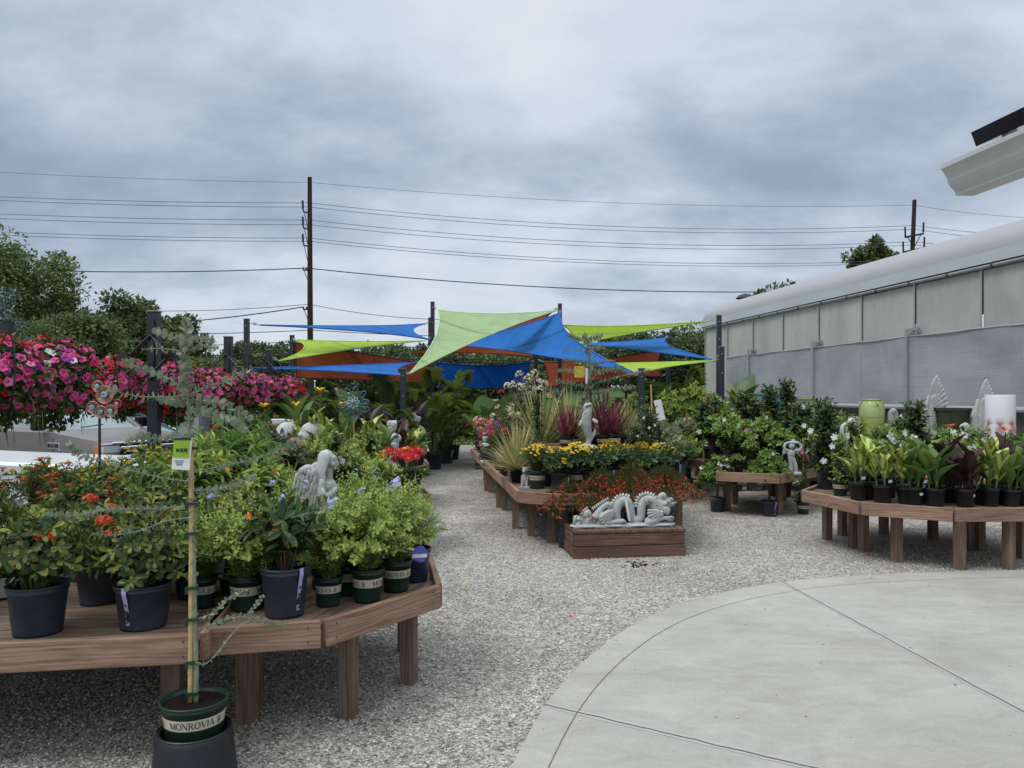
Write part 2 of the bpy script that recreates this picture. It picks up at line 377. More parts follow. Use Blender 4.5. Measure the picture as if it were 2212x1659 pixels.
# sculpted solids: union of lumps grown into one continuous skin
def sculpt(mb, voxel, smooth=3, name='statue', mat='statue', extra=None):
    me0 = mb.mesh('tmp', mat); o = bpy.data.objects.new('tmp', me0); COL.objects.link(o)
    r = o.modifiers.new('r', 'REMESH'); r.mode = 'VOXEL'; r.voxel_size = voxel; r.use_smooth_shade = True
    if smooth:
        sm = o.modifiers.new('s', 'SMOOTH'); sm.factor = .5; sm.iterations = smooth
    dg = bpy.context.evaluated_depsgraph_get(); me = bpy.data.meshes.new_from_object(o.evaluated_get(dg))
    me.name = name; bpy.data.objects.remove(o); bpy.data.meshes.remove(me0)
    if extra is not None:                                       # crisply carved strands, feathers and spikes laid over the body
        import bmesh
        e = extra.mesh('tmp2', mat, smooth=True); bm = bmesh.new(); bm.from_mesh(me); bm.from_mesh(e); bm.to_mesh(me); bm.free(); bpy.data.meshes.remove(e)
        me.polygons.foreach_set('use_smooth', np.ones(len(me.polygons), bool))
    me.materials.clear(); me.materials.append(M[mat]); return me
# ================================================================== camera, sky, sun
cam = bpy.data.cameras.new('camera'); camo = bpy.data.objects.new('camera', cam); COL.objects.link(camo)
camo.location = (0, 0, EYE); camo.rotation_euler = (R_(90), 0, 0); cam.sensor_width = 36; cam.lens = 36*F/2212
cam.shift_y = 22.5/2212; cam.clip_end = 3000; cam.clip_start = .05; SC.camera = camo
SC.view_settings.view_transform = 'Standard'; SC.view_settings.look = 'None'; SC.view_settings.exposure = 0
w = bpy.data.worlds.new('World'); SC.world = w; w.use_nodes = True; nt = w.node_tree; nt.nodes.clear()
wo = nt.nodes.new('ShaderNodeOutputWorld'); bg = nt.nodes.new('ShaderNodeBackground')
sky = nt.nodes.new('ShaderNodeTexSky'); sky.sky_type = 'NISHITA'; sky.sun_disc = False
SUN_EL, SUN_AZ = R_(58), R_(-125)
sky.sun_elevation = SUN_EL; sky.sun_rotation = SUN_AZ
tc = nt.nodes.new('ShaderNodeTexCoord'); sp = nt.nodes.new('ShaderNodeSeparateXYZ'); nt.links.new(tc.outputs['Generated'], sp.inputs[0])
def mth(op, a, b=None, c=None):
    n = nt.nodes.new('ShaderNodeMath'); n.operation = op
    for i, v in enumerate((a, b, c)):
        if v is None: continue
        if isinstance(v, (int, float)): n.inputs[i].default_value = v
        else: nt.links.new(v, n.inputs[i])
    return n.outputs[0]
zc = mth('MAXIMUM', sp.outputs[2], 0.0); den = mth('ADD', zc, .34)
cx_, cy_ = mth('DIVIDE', sp.outputs[0], den), mth('DIVIDE', sp.outputs[1], den)
cb = nt.nodes.new('ShaderNodeCombineXYZ'); nt.links.new(cx_, cb.inputs[0]); nt.links.new(cy_, cb.inputs[1])
mpw = nt.nodes.new('ShaderNodeMapping'); mpw.inputs['Location'].default_value = (3.1, 1.45, 0); mpw.inputs['Scale'].default_value = (.85, 1.15, 1)
nt.links.new(cb.outputs[0], mpw.inputs[0])
n1 = noise(nt, mpw.outputs[0], 1.15, 7, .5, .2); n2 = noise(nt, mpw.outputs[0], 4.6, 6, .6, .1)
s1 = mth('MULTIPLY_ADD', n2, .40, mth('MULTIPLY', n1, .82))
# elevation trend of this cloud deck: pale overhead, slate belt, pale towards the horizon
el = ramp(nt, [(0, (.54,)*3), (.05, (.47,)*3), (.12, (.50,)*3), (.26, (.30,)*3), (.42, (.66,)*3), (.7, (.9,)*3), (1, (.9,)*3)], zc)
s2 = mth('ADD', s1, mth('MULTIPLY_ADD', el.outputs[0], .34, -.16))
cr = ramp(nt, [(.40, (.305, .363, .46)), (.50, (.375, .44, .55)), (.60, (.49, .56, .67)), (.70, (.62, .69, .78)), (.84, (.72, .77, .84))], s2)
mixs = nt.nodes.new('ShaderNodeMixRGB'); mixs.inputs[0].default_value = .93
scl = nt.nodes.new('ShaderNodeMixRGB'); scl.blend_type = 'MULTIPLY'; scl.inputs[0].default_value = 1; scl.inputs[2].default_value = (.1, .1, .1, 1)
nt.links.new(sky.outputs[0], scl.inputs[1]); nt.links.new(scl.outputs[0], mixs.inputs[1]); nt.links.new(cr.outputs[0], mixs.inputs[2])
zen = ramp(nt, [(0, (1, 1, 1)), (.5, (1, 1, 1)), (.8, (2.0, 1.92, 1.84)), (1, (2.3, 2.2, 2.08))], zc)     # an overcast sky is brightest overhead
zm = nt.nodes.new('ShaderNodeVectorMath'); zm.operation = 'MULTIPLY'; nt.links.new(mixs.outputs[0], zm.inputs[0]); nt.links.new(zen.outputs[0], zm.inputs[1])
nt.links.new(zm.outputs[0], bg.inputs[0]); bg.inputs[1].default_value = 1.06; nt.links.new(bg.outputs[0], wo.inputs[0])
sl = bpy.data.lights.new('sun', 'SUN'); so = bpy.data.objects.new('sun', sl); COL.objects.link(so)
sl.energy = 1.5; sl.angle = R_(22); sl.color = (1, .96, .9)
so.rotation_euler = (R_(90)-SUN_EL, 0, 0)
d = Vector((math.sin(-SUN_AZ)*-1*math.cos(SUN_EL), -math.cos(SUN_AZ)*-1*math.cos(SUN_EL), math.sin(SUN_EL)))
d = Vector((math.cos(SUN_EL)*math.sin(SUN_AZ), math.cos(SUN_EL)*math.cos(SUN_AZ), math.sin(SUN_EL)))
so.rotation_euler = d.to_track_quat('Z', 'Y').to_euler(); so.location = d*30

# ================================================================== ground
def sstep(a, b, x): t = np.clip((x-a)/(b-a), 0, 1); return t*t*(3-2*t)
def terrain(x, y):
    """lawn and hill round the yard"""
    left = sstep(-5.2, -6.6, x + .12*y*0); far = sstep(25, 30, y); right = sstep(30, 40, x)
    low = -.45*np.maximum(left, far) - .03
    hill = 3.1*sstep(36, 110, y)
    return low + hill
def axis(vals): return np.array(sorted(set(np.round(vals, 3))))
gx = axis(np.concatenate([np.linspace(-900, -60, 12), np.linspace(-60, 60, 121), np.linspace(60, 900, 12)]))
gy = axis(np.concatenate([np.linspace(-300, -20, 6), np.linspace(-20, 120, 141), np.linspace(120, 1500, 14)]))
X, Y = np.meshgrid(gx, gy); Z = terrain(X, Y)
def grid_faces(nx, ny): 
    i = np.arange((ny-1)*(nx-1)); r, c = i//(nx-1), i % (nx-1); a = r*nx+c
    return np.stack([a, a+1, a+nx+1, a+nx], 1)
mb = MB(); mb.add(np.stack([X, Y, Z], -1).reshape(-1, 3), [grid_faces(len(gx), len(gy))])
M['lawn'] = plain('lawn', (.07, .12, .035), .95, .35, 3, .1, bmp=.5, bd=.03)
tag(mb.build('ground', 'lawn', smooth=True), kind='structure')

def gravel():
    m, nt, out = new_mat('pea gravel'); b = principled(nt, out, .85, .2)
    tcn = nt.nodes.new('ShaderNodeTexCoord'); v = tcn.outputs['Object']
    wp = nt.nodes.new('ShaderNodeTexNoise'); wp.inputs['Scale'].default_value = 55; nt.links.new(v, wp.inputs['Vector'])
    ad = nt.nodes.new('ShaderNodeMixRGB'); ad.blend_type = 'ADD'; ad.inputs[0].default_value = .012
    nt.links.new(v, ad.inputs[1]); nt.links.new(wp.outputs['Color'], ad.inputs[2])
    def vor(scale, feat='F1', outn='Distance'):
        q = nt.nodes.new('ShaderNodeTexVoronoi'); q.inputs['Scale'].default_value = scale; q.feature = feat
        nt.links.new(ad.outputs[0], q.inputs['Vector']); return q
    va = vor(72); vb = vor(38)
    sepc = nt.nodes.new('ShaderNodeSeparateColor'); nt.links.new(va.outputs['Color'], sepc.inputs[0])
    sepb = nt.nodes.new('ShaderNodeSeparateColor'); nt.links.new(vb.outputs['Color'], sepb.inputs[0])
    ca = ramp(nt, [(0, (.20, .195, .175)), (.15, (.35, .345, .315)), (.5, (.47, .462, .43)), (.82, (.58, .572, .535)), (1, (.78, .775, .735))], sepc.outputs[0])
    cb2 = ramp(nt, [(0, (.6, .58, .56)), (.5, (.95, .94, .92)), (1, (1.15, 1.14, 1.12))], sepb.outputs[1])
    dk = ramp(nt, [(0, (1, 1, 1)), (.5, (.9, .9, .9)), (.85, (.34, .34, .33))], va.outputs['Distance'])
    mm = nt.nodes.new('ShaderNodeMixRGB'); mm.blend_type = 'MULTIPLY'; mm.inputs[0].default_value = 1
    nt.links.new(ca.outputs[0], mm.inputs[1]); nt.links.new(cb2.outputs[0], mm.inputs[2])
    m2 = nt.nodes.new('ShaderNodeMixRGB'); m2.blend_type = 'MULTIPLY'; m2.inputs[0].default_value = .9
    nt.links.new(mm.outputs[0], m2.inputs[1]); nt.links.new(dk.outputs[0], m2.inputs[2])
    big = noise(nt, v, .9, 4, .6); r3 = ramp(nt, [(.3, (.70, .69, .67)), (.5, (.95, .94, .92)), (.7, (1.1, 1.09, 1.08))], big)
    med = noise(nt, v, 7, 3, .6); r4 = ramp(nt, [(.32, (.78, .77, .76)), (.68, (1.1, 1.1, 1.1))], med)
    m3 = nt.nodes.new('ShaderNodeMixRGB'); m3.blend_type = 'MULTIPLY'; m3.inputs[0].default_value = 1
    nt.links.new(m2.outputs[0], m3.inputs[1]); nt.links.new(r3.outputs[0], m3.inputs[2])
    m4 = nt.nodes.new('ShaderNodeMixRGB'); m4.blend_type = 'MULTIPLY'; m4.inputs[0].default_value = 1
    nt.links.new(m3.outputs[0], m4.inputs[1]); nt.links.new(r4.outputs[0], m4.inputs[2])
    nt.links.new(m4.outputs[0], b.inputs['Base Color'])
    inv = mth_in(nt, 'SUBTRACT', 1.0, va.outputs['Distance']); bump(nt, b, inv, .6, .008)
    return m
def mth_in(nt, op, a, b2):
    n = nt.nodes.new('ShaderNodeMath'); n.operation = op
    for i, v in enumerate((a, b2)):
        if isinstance(v, (int, float)): n.inputs[i].default_value = v
        else: nt.links.new(v, n.inputs[i])
    return n.outputs[0]
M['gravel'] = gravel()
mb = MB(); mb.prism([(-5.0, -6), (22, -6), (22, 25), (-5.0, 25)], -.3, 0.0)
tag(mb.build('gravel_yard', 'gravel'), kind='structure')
M['asphalt'] = plain('asphalt', (.06, .06, .062), .9, .25, 20, .2, bmp=.4)
mb = MB(); mb.prism([(-60, 2), (-6.7, 2), (-6.7, 23.5), (-60, 23.5)], -.7, -.455)
tag(mb.build('parking_lot', 'asphalt'), kind='structure')

# concrete apron with curved edge
def concrete():
    m, nt, out = new_mat('broom finished concrete'); b = principled(nt, out, .8, .25)
    v = coords(nt, 'Object', (1, 1, 1)); a = noise(nt, v, 1.1, 6, .6, .3); c = noise(nt, coords(nt, 'Object', (1.5, 3, 1)), 2.2, 5, .65, .8)
    e = noise(nt, v, 160, 3, .7)
    r1 = ramp(nt, [(.3, (.345, .341, .315)), (.7, (.415, .411, .385))], a); r2 = ramp(nt, [(.3, (.88, .88, .88)), (.72, (1.1, 1.1, 1.09))], c)
    r3 = ramp(nt, [(.3, (.86, .86, .86)), (.7, (1.1, 1.1, 1.1))], e)
    x = nt.nodes.new('ShaderNodeMixRGB'); x.blend_type = 'MULTIPLY'; x.inputs[0].default_value = 1
    y = nt.nodes.new('ShaderNodeMixRGB'); y.blend_type = 'MULTIPLY'; y.inputs[0].default_value = 1
    nt.links.new(r1.outputs[0], x.inputs[1]); nt.links.new(r2.outputs[0], x.inputs[2]); nt.links.new(x.outputs[0], y.inputs[1]); nt.links.new(r3.outputs[0], y.inputs[2])
    sp_ = nt.nodes.new('ShaderNodeTexVoronoi'); sp_.inputs['Scale'].default_value = 9; nt.links.new(v, sp_.inputs['Vector']); sr = ramp(nt, [(.035, (.45, .44, .42)), (.06, (1, 1, 1))], sp_.outputs['Distance'])
    st = noise(nt, coords(nt, 'Object', (1, 1, 1)), .55, 5, .7, 1.2); s2 = ramp(nt, [(.36, (.90, .895, .88)), (.5, (1, 1, 1)), (.66, (1.04, 1.04, 1.035))], st)
    z = nt.nodes.new('ShaderNodeMixRGB'); z.blend_type = 'MULTIPLY'; z.inputs[0].default_value = .7; z2 = nt.nodes.new('ShaderNodeMixRGB'); z2.blend_type = 'MULTIPLY'; z2.inputs[0].default_value = 1
    nt.links.new(y.outputs[0], z.inputs[1]); nt.links.new(sr.outputs[0], z.inputs[2]); nt.links.new(z.outputs[0], z2.inputs[1]); nt.links.new(s2.outputs[0], z2.inputs[2])
    nt.links.new(z2.outputs[0], b.inputs['Base Color']); bump(nt, b, e, .25, .002); return m
M['concrete'] = concrete(); M['joint'] = plain('joint dirt', (.10, .10, .09), .95, .5, 90)
M['tooled'] = plain('tooled joint margin', (.385, .382, .358), .7, .06, 5)
edge = [G(x, y)[:2] for x, y in ((1040, 1800), (1108, 1659), (1147, 1583), (1178, 1531), (1225, 1470), (1285, 1413), (1360, 1358), (1450, 1316), (1560, 1284), (1688, 1262), (1800, 1251), (1950, 1243), (2080, 1239), (2212, 1236))] + [np.array([8., 7.15]), np.array([14., 6.6])]
def smooth_poly(p, it=3):
    p = np.array(p)
    for _ in range(it):
        q = [p[0]]
        for a, b in zip(p, p[1:]): q += [.75*a+.25*b, .25*a+.75*b]
        q.append(p[-1]); p = np.array(q)
    return p
edge = smooth_poly(edge)
Hc = .022
poly = list(map(tuple, edge)) + [(14, -5), (-1.2, -5), (-1.0, 1.0)]
mb = MB(); mb.prism(poly[::-1], -.1, Hc)
slab = tag(mb.build('concrete_apron', 'concrete'), kind='structure')
def ribbon(pts, w, z, mb):
    pts = np.asarray(pts, float); d = nrm(np.gradient(pts, axis=0)); nn = np.stack([d[:, 1], -d[:, 0]], 1)*w/2
    V = [];
    for p, q in zip(pts, nn): V += [(p[0]-q[0], p[1]-q[1], z), (p[0]+q[0], p[1]+q[1], z)]
    n = len(pts); mb.add(V, [np.array([(2*i, 2*i+1, 2*i+3, 2*i+2) for i in range(n-1)])])
dd = nrm(np.gradient(edge, axis=0)); inner = edge + np.stack([dd[:, 1], -dd[:, 0]], 1)*np.interp(edge[:, 1], [3.4, 6.5], [.16, .27])[:, None]
mt = MB(); mj = MB()
ribbon(inner[2:-6], .004, Hc+.003, mj)
inner2 = inner + np.stack([dd[:, 1], -dd[:, 0]], 1)*.012
def wob(a, b, n=60, s=.004):
    t = np.linspace(0, 1, n)[:, None]; rs = np.random.RandomState(3); return np.asarray(a)*(1-t)+np.asarray(b)*t+rs.randn(n, 2)*s
j1a, j1b = G(1178, 1531)[:2]+[-.01, .0], G(1262, 1552)[:2]; u1 = nrm(j1b-j1a)
j2a, j2b = G(1688, 1262)[:2], G(2088, 1481)[:2]; u2 = nrm(j2b-j2a)
for a, u, Ln in ((j1a, u1, 3.2), (j2a, u2, 6)):
    ribbon([a+u*.02, a+u*Ln], .055, Hc+.0015, mt); ribbon(wob(a, a+u*Ln, 60, .0025), .008, Hc+.0035, mj)
sj = mt.build('apron_joint_margin', 'tooled'); tag(sj, kind='structure')
sj2 = mj.build('apron_joint', 'joint'); tag(sj2, kind='structure')

# loose stones: real pebbles where the gravel lies close
def pebbles(name, N, yr, xr, size, seed, lab=None):
    r = np.random.RandomState(seed); y = yr[0]+(yr[1]-yr[0])*r.rand(N)**1.25; x = xr[0]+(xr[1]-xr[0])*r.rand(N); vis = (np.abs(x) < y*.70)
    ex_ = np.interp(y, edge[:, 1][:60], edge[:, 0][:60]); ok = vis & ((x < ex_-.012) | (y > np.interp(x, edge[:, 0], edge[:, 1])+.012)); x, y = x[ok], y[ok]; n = len(x)
    base = np.array([(1, 0, 0), (0, 1, 0), (-1, 0, 0), (0, -1, 0), (0, 0, 1), (.1, 0, -.6)], float)[None]*(1+.35*r.randn(n, 6, 1)*.6)
    s = size*(.55+.9*r.rand(n)**2)[:, None, None]*np.stack([1+.3*r.rand(n), .7+.3*r.rand(n), .45+.25*r.rand(n)], 1)[:, None]; V = base*s
    a = r.rand(n)*6.28; ca, sa = np.cos(a)[:, None], np.sin(a)[:, None]; tl = r.randn(n)[:, None]*.35
    V = np.stack([V[..., 0]*ca-V[..., 1]*sa, V[..., 0]*sa+V[..., 1]*ca, V[..., 2]+V[..., 0]*tl], -1)+np.stack([x, y, np.full(n, size*.22)+size*.3*r.rand(n)], 1)[:, None]
    f = np.array([(0, 1, 4), (1, 2, 4), (2, 3, 4), (3, 0, 4), (1, 0, 5), (2, 1, 5), (3, 2, 5), (0, 3, 5)]); mb = MB(); mb.add(V.reshape(-1, 3), [(f[None]+6*np.arange(n)[:, None, None]).reshape(-1, 3)])
    return mb.build(name, 'pebble')
M['pebble'] = leafm('pebble', [(.22, .215, .19), (.36, .35, .32), (.45, .44, .405), (.52, .51, .475), (.38, .36, .315), (.56, .55, .515), (.64, .63, .60), (.30, .295, .275)], .85, 0)
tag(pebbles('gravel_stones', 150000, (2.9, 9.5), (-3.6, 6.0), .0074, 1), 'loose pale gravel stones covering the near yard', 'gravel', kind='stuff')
rp = np.random.RandomState(21)
mb = MB()
for k in range(46):
    q = edge[rp.randint(8, len(edge)-20)]; u_ = np.array([3.2, 2.8])-q; p_ = q+u_*(rp.rand()**2.2)*.9; mb.ball((p_[0], p_[1], Hc+.003), np.array([.006, .005, .004])*(.6+rp.rand()), k=5, n=4)
tag(mb.build('scattered_stones', 'pebble'), 'stray gravel stones on the concrete apron', 'gravel', kind='stuff')
# fallen leaves and petals on the gravel
rs = np.random.RandomState(5)
litter = [(1075, 1240), (1155, 1235), (1380, 1216), (1480, 1190), (1268, 1208), (1350, 1208), (1065, 1165), (1010, 1265), (1235, 1330), (1120, 1205), (1700, 1190), (1515, 1150), (216, 1556), (330, 1475), (1520, 1090), (1600, 1085), (985, 1180), (1400, 1235)]
cols = ['red', 'orange', 'bark', 'yellow']
for i, (a, b2) in enumerate(litter):
    mb = MB(); mb.leaves(T_OVAL, [(0, 0, .004)], [(1, .3, .05)], [(0, 0, 1)], .05, .022)
    c = cols[i % 4] if i < 12 or i > 13 else 'yellow'
    o = mb.build('fallen_leaf', c, loc=tuple(G(a, b2, .003)), rz=i*1.3)
    tag(o, 'small fallen %s leaf lying on the pale gravel' % {'red': 'red', 'orange': 'orange', 'bark': 'brown', 'yellow': 'yellow'}[c], 'leaf', 'fallen leaves and petals on the gravel')
mb = MB()
for i in range(34):
    p = G(1375+rs.randn()*16, 1219+rs.randn()*4, .004); mb.ball(p, (.012+.012*rs.rand(), .01, .006), k=5, n=4)
tag(mb.build('spilled_soil', 'soil'), 'dark spilled potting soil on gravel before the dragon crate', 'soil', kind='stuff')

# ================================================================== greenhouse
AXU = nrm(np.array([-.139, 1.0])); AXN = np.array([AXU[1], -AXU[0]])      # along the wall, and into the house
def gpanel(name, c1, c2, sc, dirv):
    m, nt, out = new_mat(name); b = principled(nt, out, .45, .35)
    a = noise(nt, coords(nt, 'gc', sc), 1.0, 4, .6, .4); r = ramp(nt, [(.32, c1), (.7, c2)], a)
    bump(nt, b, noise(nt, coords(nt, 'gc', (1.6, 1.6, .35)), 1.0, 3, .5, .8), .5, .12)
    l2 = noise(nt, coords(nt, 'gc', dirv), 1, 2, .5); rr = ramp(nt, [(.3, (.84, .84, .85)), (.7, (1.07, 1.07, 1.07))], l2)
    x = nt.nodes.new('ShaderNodeMixRGB'); x.blend_type = 'MULTIPLY'; x.inputs[0].default_value = 1
    nt.links.new(r.outputs[0], x.inputs[1]); nt.links.new(rr.outputs[0], x.inputs[2]); nt.links.new(x.outputs[0], b.inputs['Base Color'])
    t = nt.nodes.new('ShaderNodeBsdfTranslucent'); nt.links.new(x.outputs[0], t.inputs[0])
    mx = nt.nodes.new('ShaderNodeMixShader'); mx.inputs[0].default_value = .2
    nt.links.new(b.outputs[0], mx.inputs[1]); nt.links.new(t.outputs[0], mx.inputs[2]); nt.links.new(mx.outputs[0], out.inputs[0]); return m
M['poly'] = gpanel('twinwall panel', (.43, .445, .41), (.60, .62, .58), (.7, .7, .35), (60, 60, .3))
M['shade'] = gpanel('shade cloth', (.30, .32, .345), (.46, .48, .51), (.5, .5, .8), (.6, .6, 55))
M['film'] = plain('greenhouse film', (.31, .315, .335), .6, .05, .4, .4, kind='gc')
M['flash'] = plain('pale flashing', (.34, .375, .395), .35, .06, 1, .5)
M['rail'] = plain('aluminium rail', (.38, .40, .42), .35, .12, 6, .5, .5)
M['darkrub'] = plain('dark gap', (.06, .06, .065), .8)
gh = thing('greenhouse', 'long pale greenhouse with curved film roof and shade cloth wall at the right', 'greenhouse', (0, 0, 0))
O0 = np.array([11.7, 0.0])
def W(t, z, n=0.0):      # t metres along the wall line (Y), z height, n metres into the house
    p = O0 + np.array([-.139*t, t]) + AXN*n; return (p[0], p[1], z)
YA, YB = 2.5, 30.0
def wquad(mb, ta, tb, za, zb, n=0.0, m=0, th=None):
    V = [W(ta, za, n), W(tb, za, n), W(tb, zb, n), W(ta, zb, n)]; g = [(ta, 0, za), (tb, 0, za), (tb, 0, zb), (ta, 0, zb)]
    mb.add(V, [np.array([(0, 1, 2, 3)])], m, np.array(g)+[ta*3.7, 0, 0])
mull = [29.96-2.05*i for i in range(14)]
for i in range(13):
    mb = MB(); wquad(mb, mull[i]-.03, mull[i+1]+.03, 2.9, 4.16, .02); mb.build('wall_panel', 'poly', gh)
mb = MB(); N = 60
tt = np.linspace(YB-2.1, YA, N); V = []; g = []
for t in tt:
    wv = .007*math.sin(t*2.9)+.006*math.sin(t*7.7)
    for z in (1.42, 2.2, 2.97+wv): V.append(W(t, z, -.035+.015*math.sin(t*2.2+z))); g.append((t, 0, z))
Fq = [];
for i in range(N-1):
    for j in range(2): a = i*3+j; Fq.append((a, a+1, a+4, a+3))
mb.add(V, [np.array(Fq)], 0, g); sc_ = mb.build('shade_cloth', 'shade', gh)
mb = MB(); mb.tube([W(t, 2.985+.007*math.sin(t*2.9)+.006*math.sin(t*7.7), -.05) for t in tt], .017, 6); mb.build('cloth_hem', 'flash', sc_)
mb = MB(); wquad(mb, YB, YB-2.1, 1.0, 2.95, .0); mb.build('wall_panel', 'poly', gh)
mb = MB(); wquad(mb, YB, YA, 0, 1.3, .05); mb.build('base_wall', 'darkrub', gh)
for i, t in enumerate(mull):
    mb = MB(); mb.tube([W(t, .2, -.015), W(t, 4.2, -.015)], .019, 6); mb.build('wall_post', 'rail', gh)
for i, t in enumerate([26.0, 21.9, 17.8, 13.7, 9.6]):
    mb = MB(); mb.tube([W(t, 1.3, -.12), W(t, 3.12, -.12)], .034, 8); mb.box(W(t-.15, 3.14, -.07), (.08, .45, .06), rz=math.atan2(.139, 1)); mb.build('cloth_post', 'rail', gh)
mb = MB(); mb.tube([W(YB-2.1, 1.36, -.08), W(YA, 1.36, -.08)], .055, 8); mb.build('roll_up_pipe', 'flash', gh)
mb = MB(); mb.tube([W(YB, 4.215, -.06), W(YA, 4.215, -.06)], .036, 8)
for k in range(22): mb.box(W(29-k*1.25, 4.215, -.07), (.07, .05, .09), m=1)
mb.build('eave_pipe', ['rail', 'darkrub'], gh)
mb = MB(); 
for (za, zb, na, nb) in ((4.27, 4.52, -.10, -.04),):
    V = [W(YB+.2, za, na), W(YA, za, na), W(YA, zb, nb), W(YB+.2, zb, nb)]; mb.add(V, [np.array([(0, 1, 2, 3)])])
V = [W(YB+.2, 4.27, -.1), W(YA, 4.27, -.1), W(YA, 4.25, .03), W(YB+.2, 4.25, .03)]; mb.add(V, [np.array([(3, 2, 1, 0)])], 1)
mb.build('eave_flashing', ['flash', 'darkrub'], gh)
prof = [(4.5*(1-math.cos(a)), 4.52+1.16*math.sin(a)) for a in np.linspace(0, PI, 25)]
V = []; g = []; tts = [YB+.2, YB, 24, 18, 12, 6, YA]
for t in tts:
    for n_, z in prof: V.append(W(t, z, n_-.03)); g.append((t, n_, z))
k = len(prof); Fq = [(i*k+j, i*k+j+1, (i+1)*k+j+1, (i+1)*k+j) for i in range(len(tts)-1) for j in range(k-1)]
mb = MB(); mb.add(V, [np.array(Fq)], 0, g); mb.build('roof', 'film', gh, smooth=True)
mb = MB(); V = [W(YB+.05, 0, 0)]+[W(YB+.05, z, n_) for n_, z in prof]+[W(YB+.05, 0, 9)]; mb.add(V, [np.arange(len(V))]); mb.build('end_wall', 'poly', gh)
vt = P(1610, 652, 34)
cm = thing('roof_vent', 'small capped chimney vent above the far end of the greenhouse roof', 'vent', (vt[0], vt[1], 4.6))
mb = MB(); mb.lathe([(.22, 0), (.22, 1.2), (.19, 1.2)], 14); mb.build('flue', 'flash', cm)
mb = MB(); mb.lathe([(.42, 1.3), (.3, 1.42), (.08, 1.5), (0.01, 1.52)], 14); mb.lathe([(.41, 1.29), (.01, 1.28)], 14)
for a in range(4): mb.tube([(.2*math.cos(a*PI/2), .2*math.sin(a*PI/2), 1.15), (.34*math.cos(a*PI/2), .34*math.sin(a*PI/2), 1.33)], .015, 4)
mb.build('cap', 'darkrub', cm)

# ================================================================== gutter of the building the camera stands by
u3 = np.array([-.1077, 1.0, 0]); u3 = nrm(u3); side = np.array([u3[1], -u3[0], 0])
tip = P(2031, 357, 4.6)
M['gutter'] = plain('white enamelled gutter', (.50, .51, .50), .35, .05, 4, .5)
M['panel_blk'] = plain('black glass panel', (.006, .008, .012), .15, .3, 3, .6)
gt = thing('roof_gutter', 'white gutter end with dark panel above at the upper right corner', 'gutter')
prof = [(-.0, 0), (-.012, .0), (-.012, -.025), (.0, -.03), (.012, -.05), (.03, -.075), (.036, -.10), (.05, -.125), (.075, -.148), (.085, -.165), (.085, -.178), (.20, -.178), (.20, 0.02), (.18, 0.02), (.18, -.16), (.10, -.16), (.05, -.09), (.015, -.02)]
V = []
for s_ in (0, -6.0):
    for a, b in prof: V.append(tip + u3*s_ + side*(a+.012) + np.array([0, 0, b]))
k = len(prof); mb = MB(); mb.add(V, [np.array([(j, (j+1) % k, k+(j+1) % k, k+j) for j in range(k)]), np.arange(k)[::-1], k+np.arange(k)]); mb.build('trough', 'gutter', gt)
mb = MB(); c0 = tip + side*.3 + np.array([0, 0, -.172])
V = [tip+side*.20+np.array([0, 0, -.175])-u3*.22, tip+side*1.4+np.array([0, 0, .15])-u3*1.9, tip+side*1.4+np.array([0, 0, .15])-u3*6, tip+side*.20+np.array([0, 0, -.175])-u3*6]
V2 = [v+np.array([0, 0, .1]) for v in V]; mb.add(V+V2, [np.array([(0, 1, 2, 3), (7, 6, 5, 4), (0, 4, 5, 1), (1, 5, 6, 2), (0, 3, 7, 4)])]); mb.build('soffit', 'gutter', gt)
mb = MB(); a0 = P(2088, 316, 4.6); q = [a0-u3*0, a0-u3*6]
sl_ = side*.9+np.array([0, 0, .33])
V = [a0+side*.06, a0-u3*6+side*.06, a0-u3*6+side*.06+sl_, a0+sl_+side*.06]; up = np.array([-.03, 0, .085]); V = V+[v+up for v in V]
mb.add(V, [np.array([(3, 2, 1, 0), (4, 5, 6, 7), (0, 1, 5, 4), (1, 2, 6, 5), (2, 3, 7, 6), (3, 0, 4, 7)])]); mb.build('solar_panel', 'panel_blk', gt)
for q_ in (.22, 1.4): mb = MB(); mb.box(a0-u3*q_+side*.10+np.array([0, 0, -.02]), (.05, .06, .08)); mb.build('mounting_bracket', 'steel', gt)

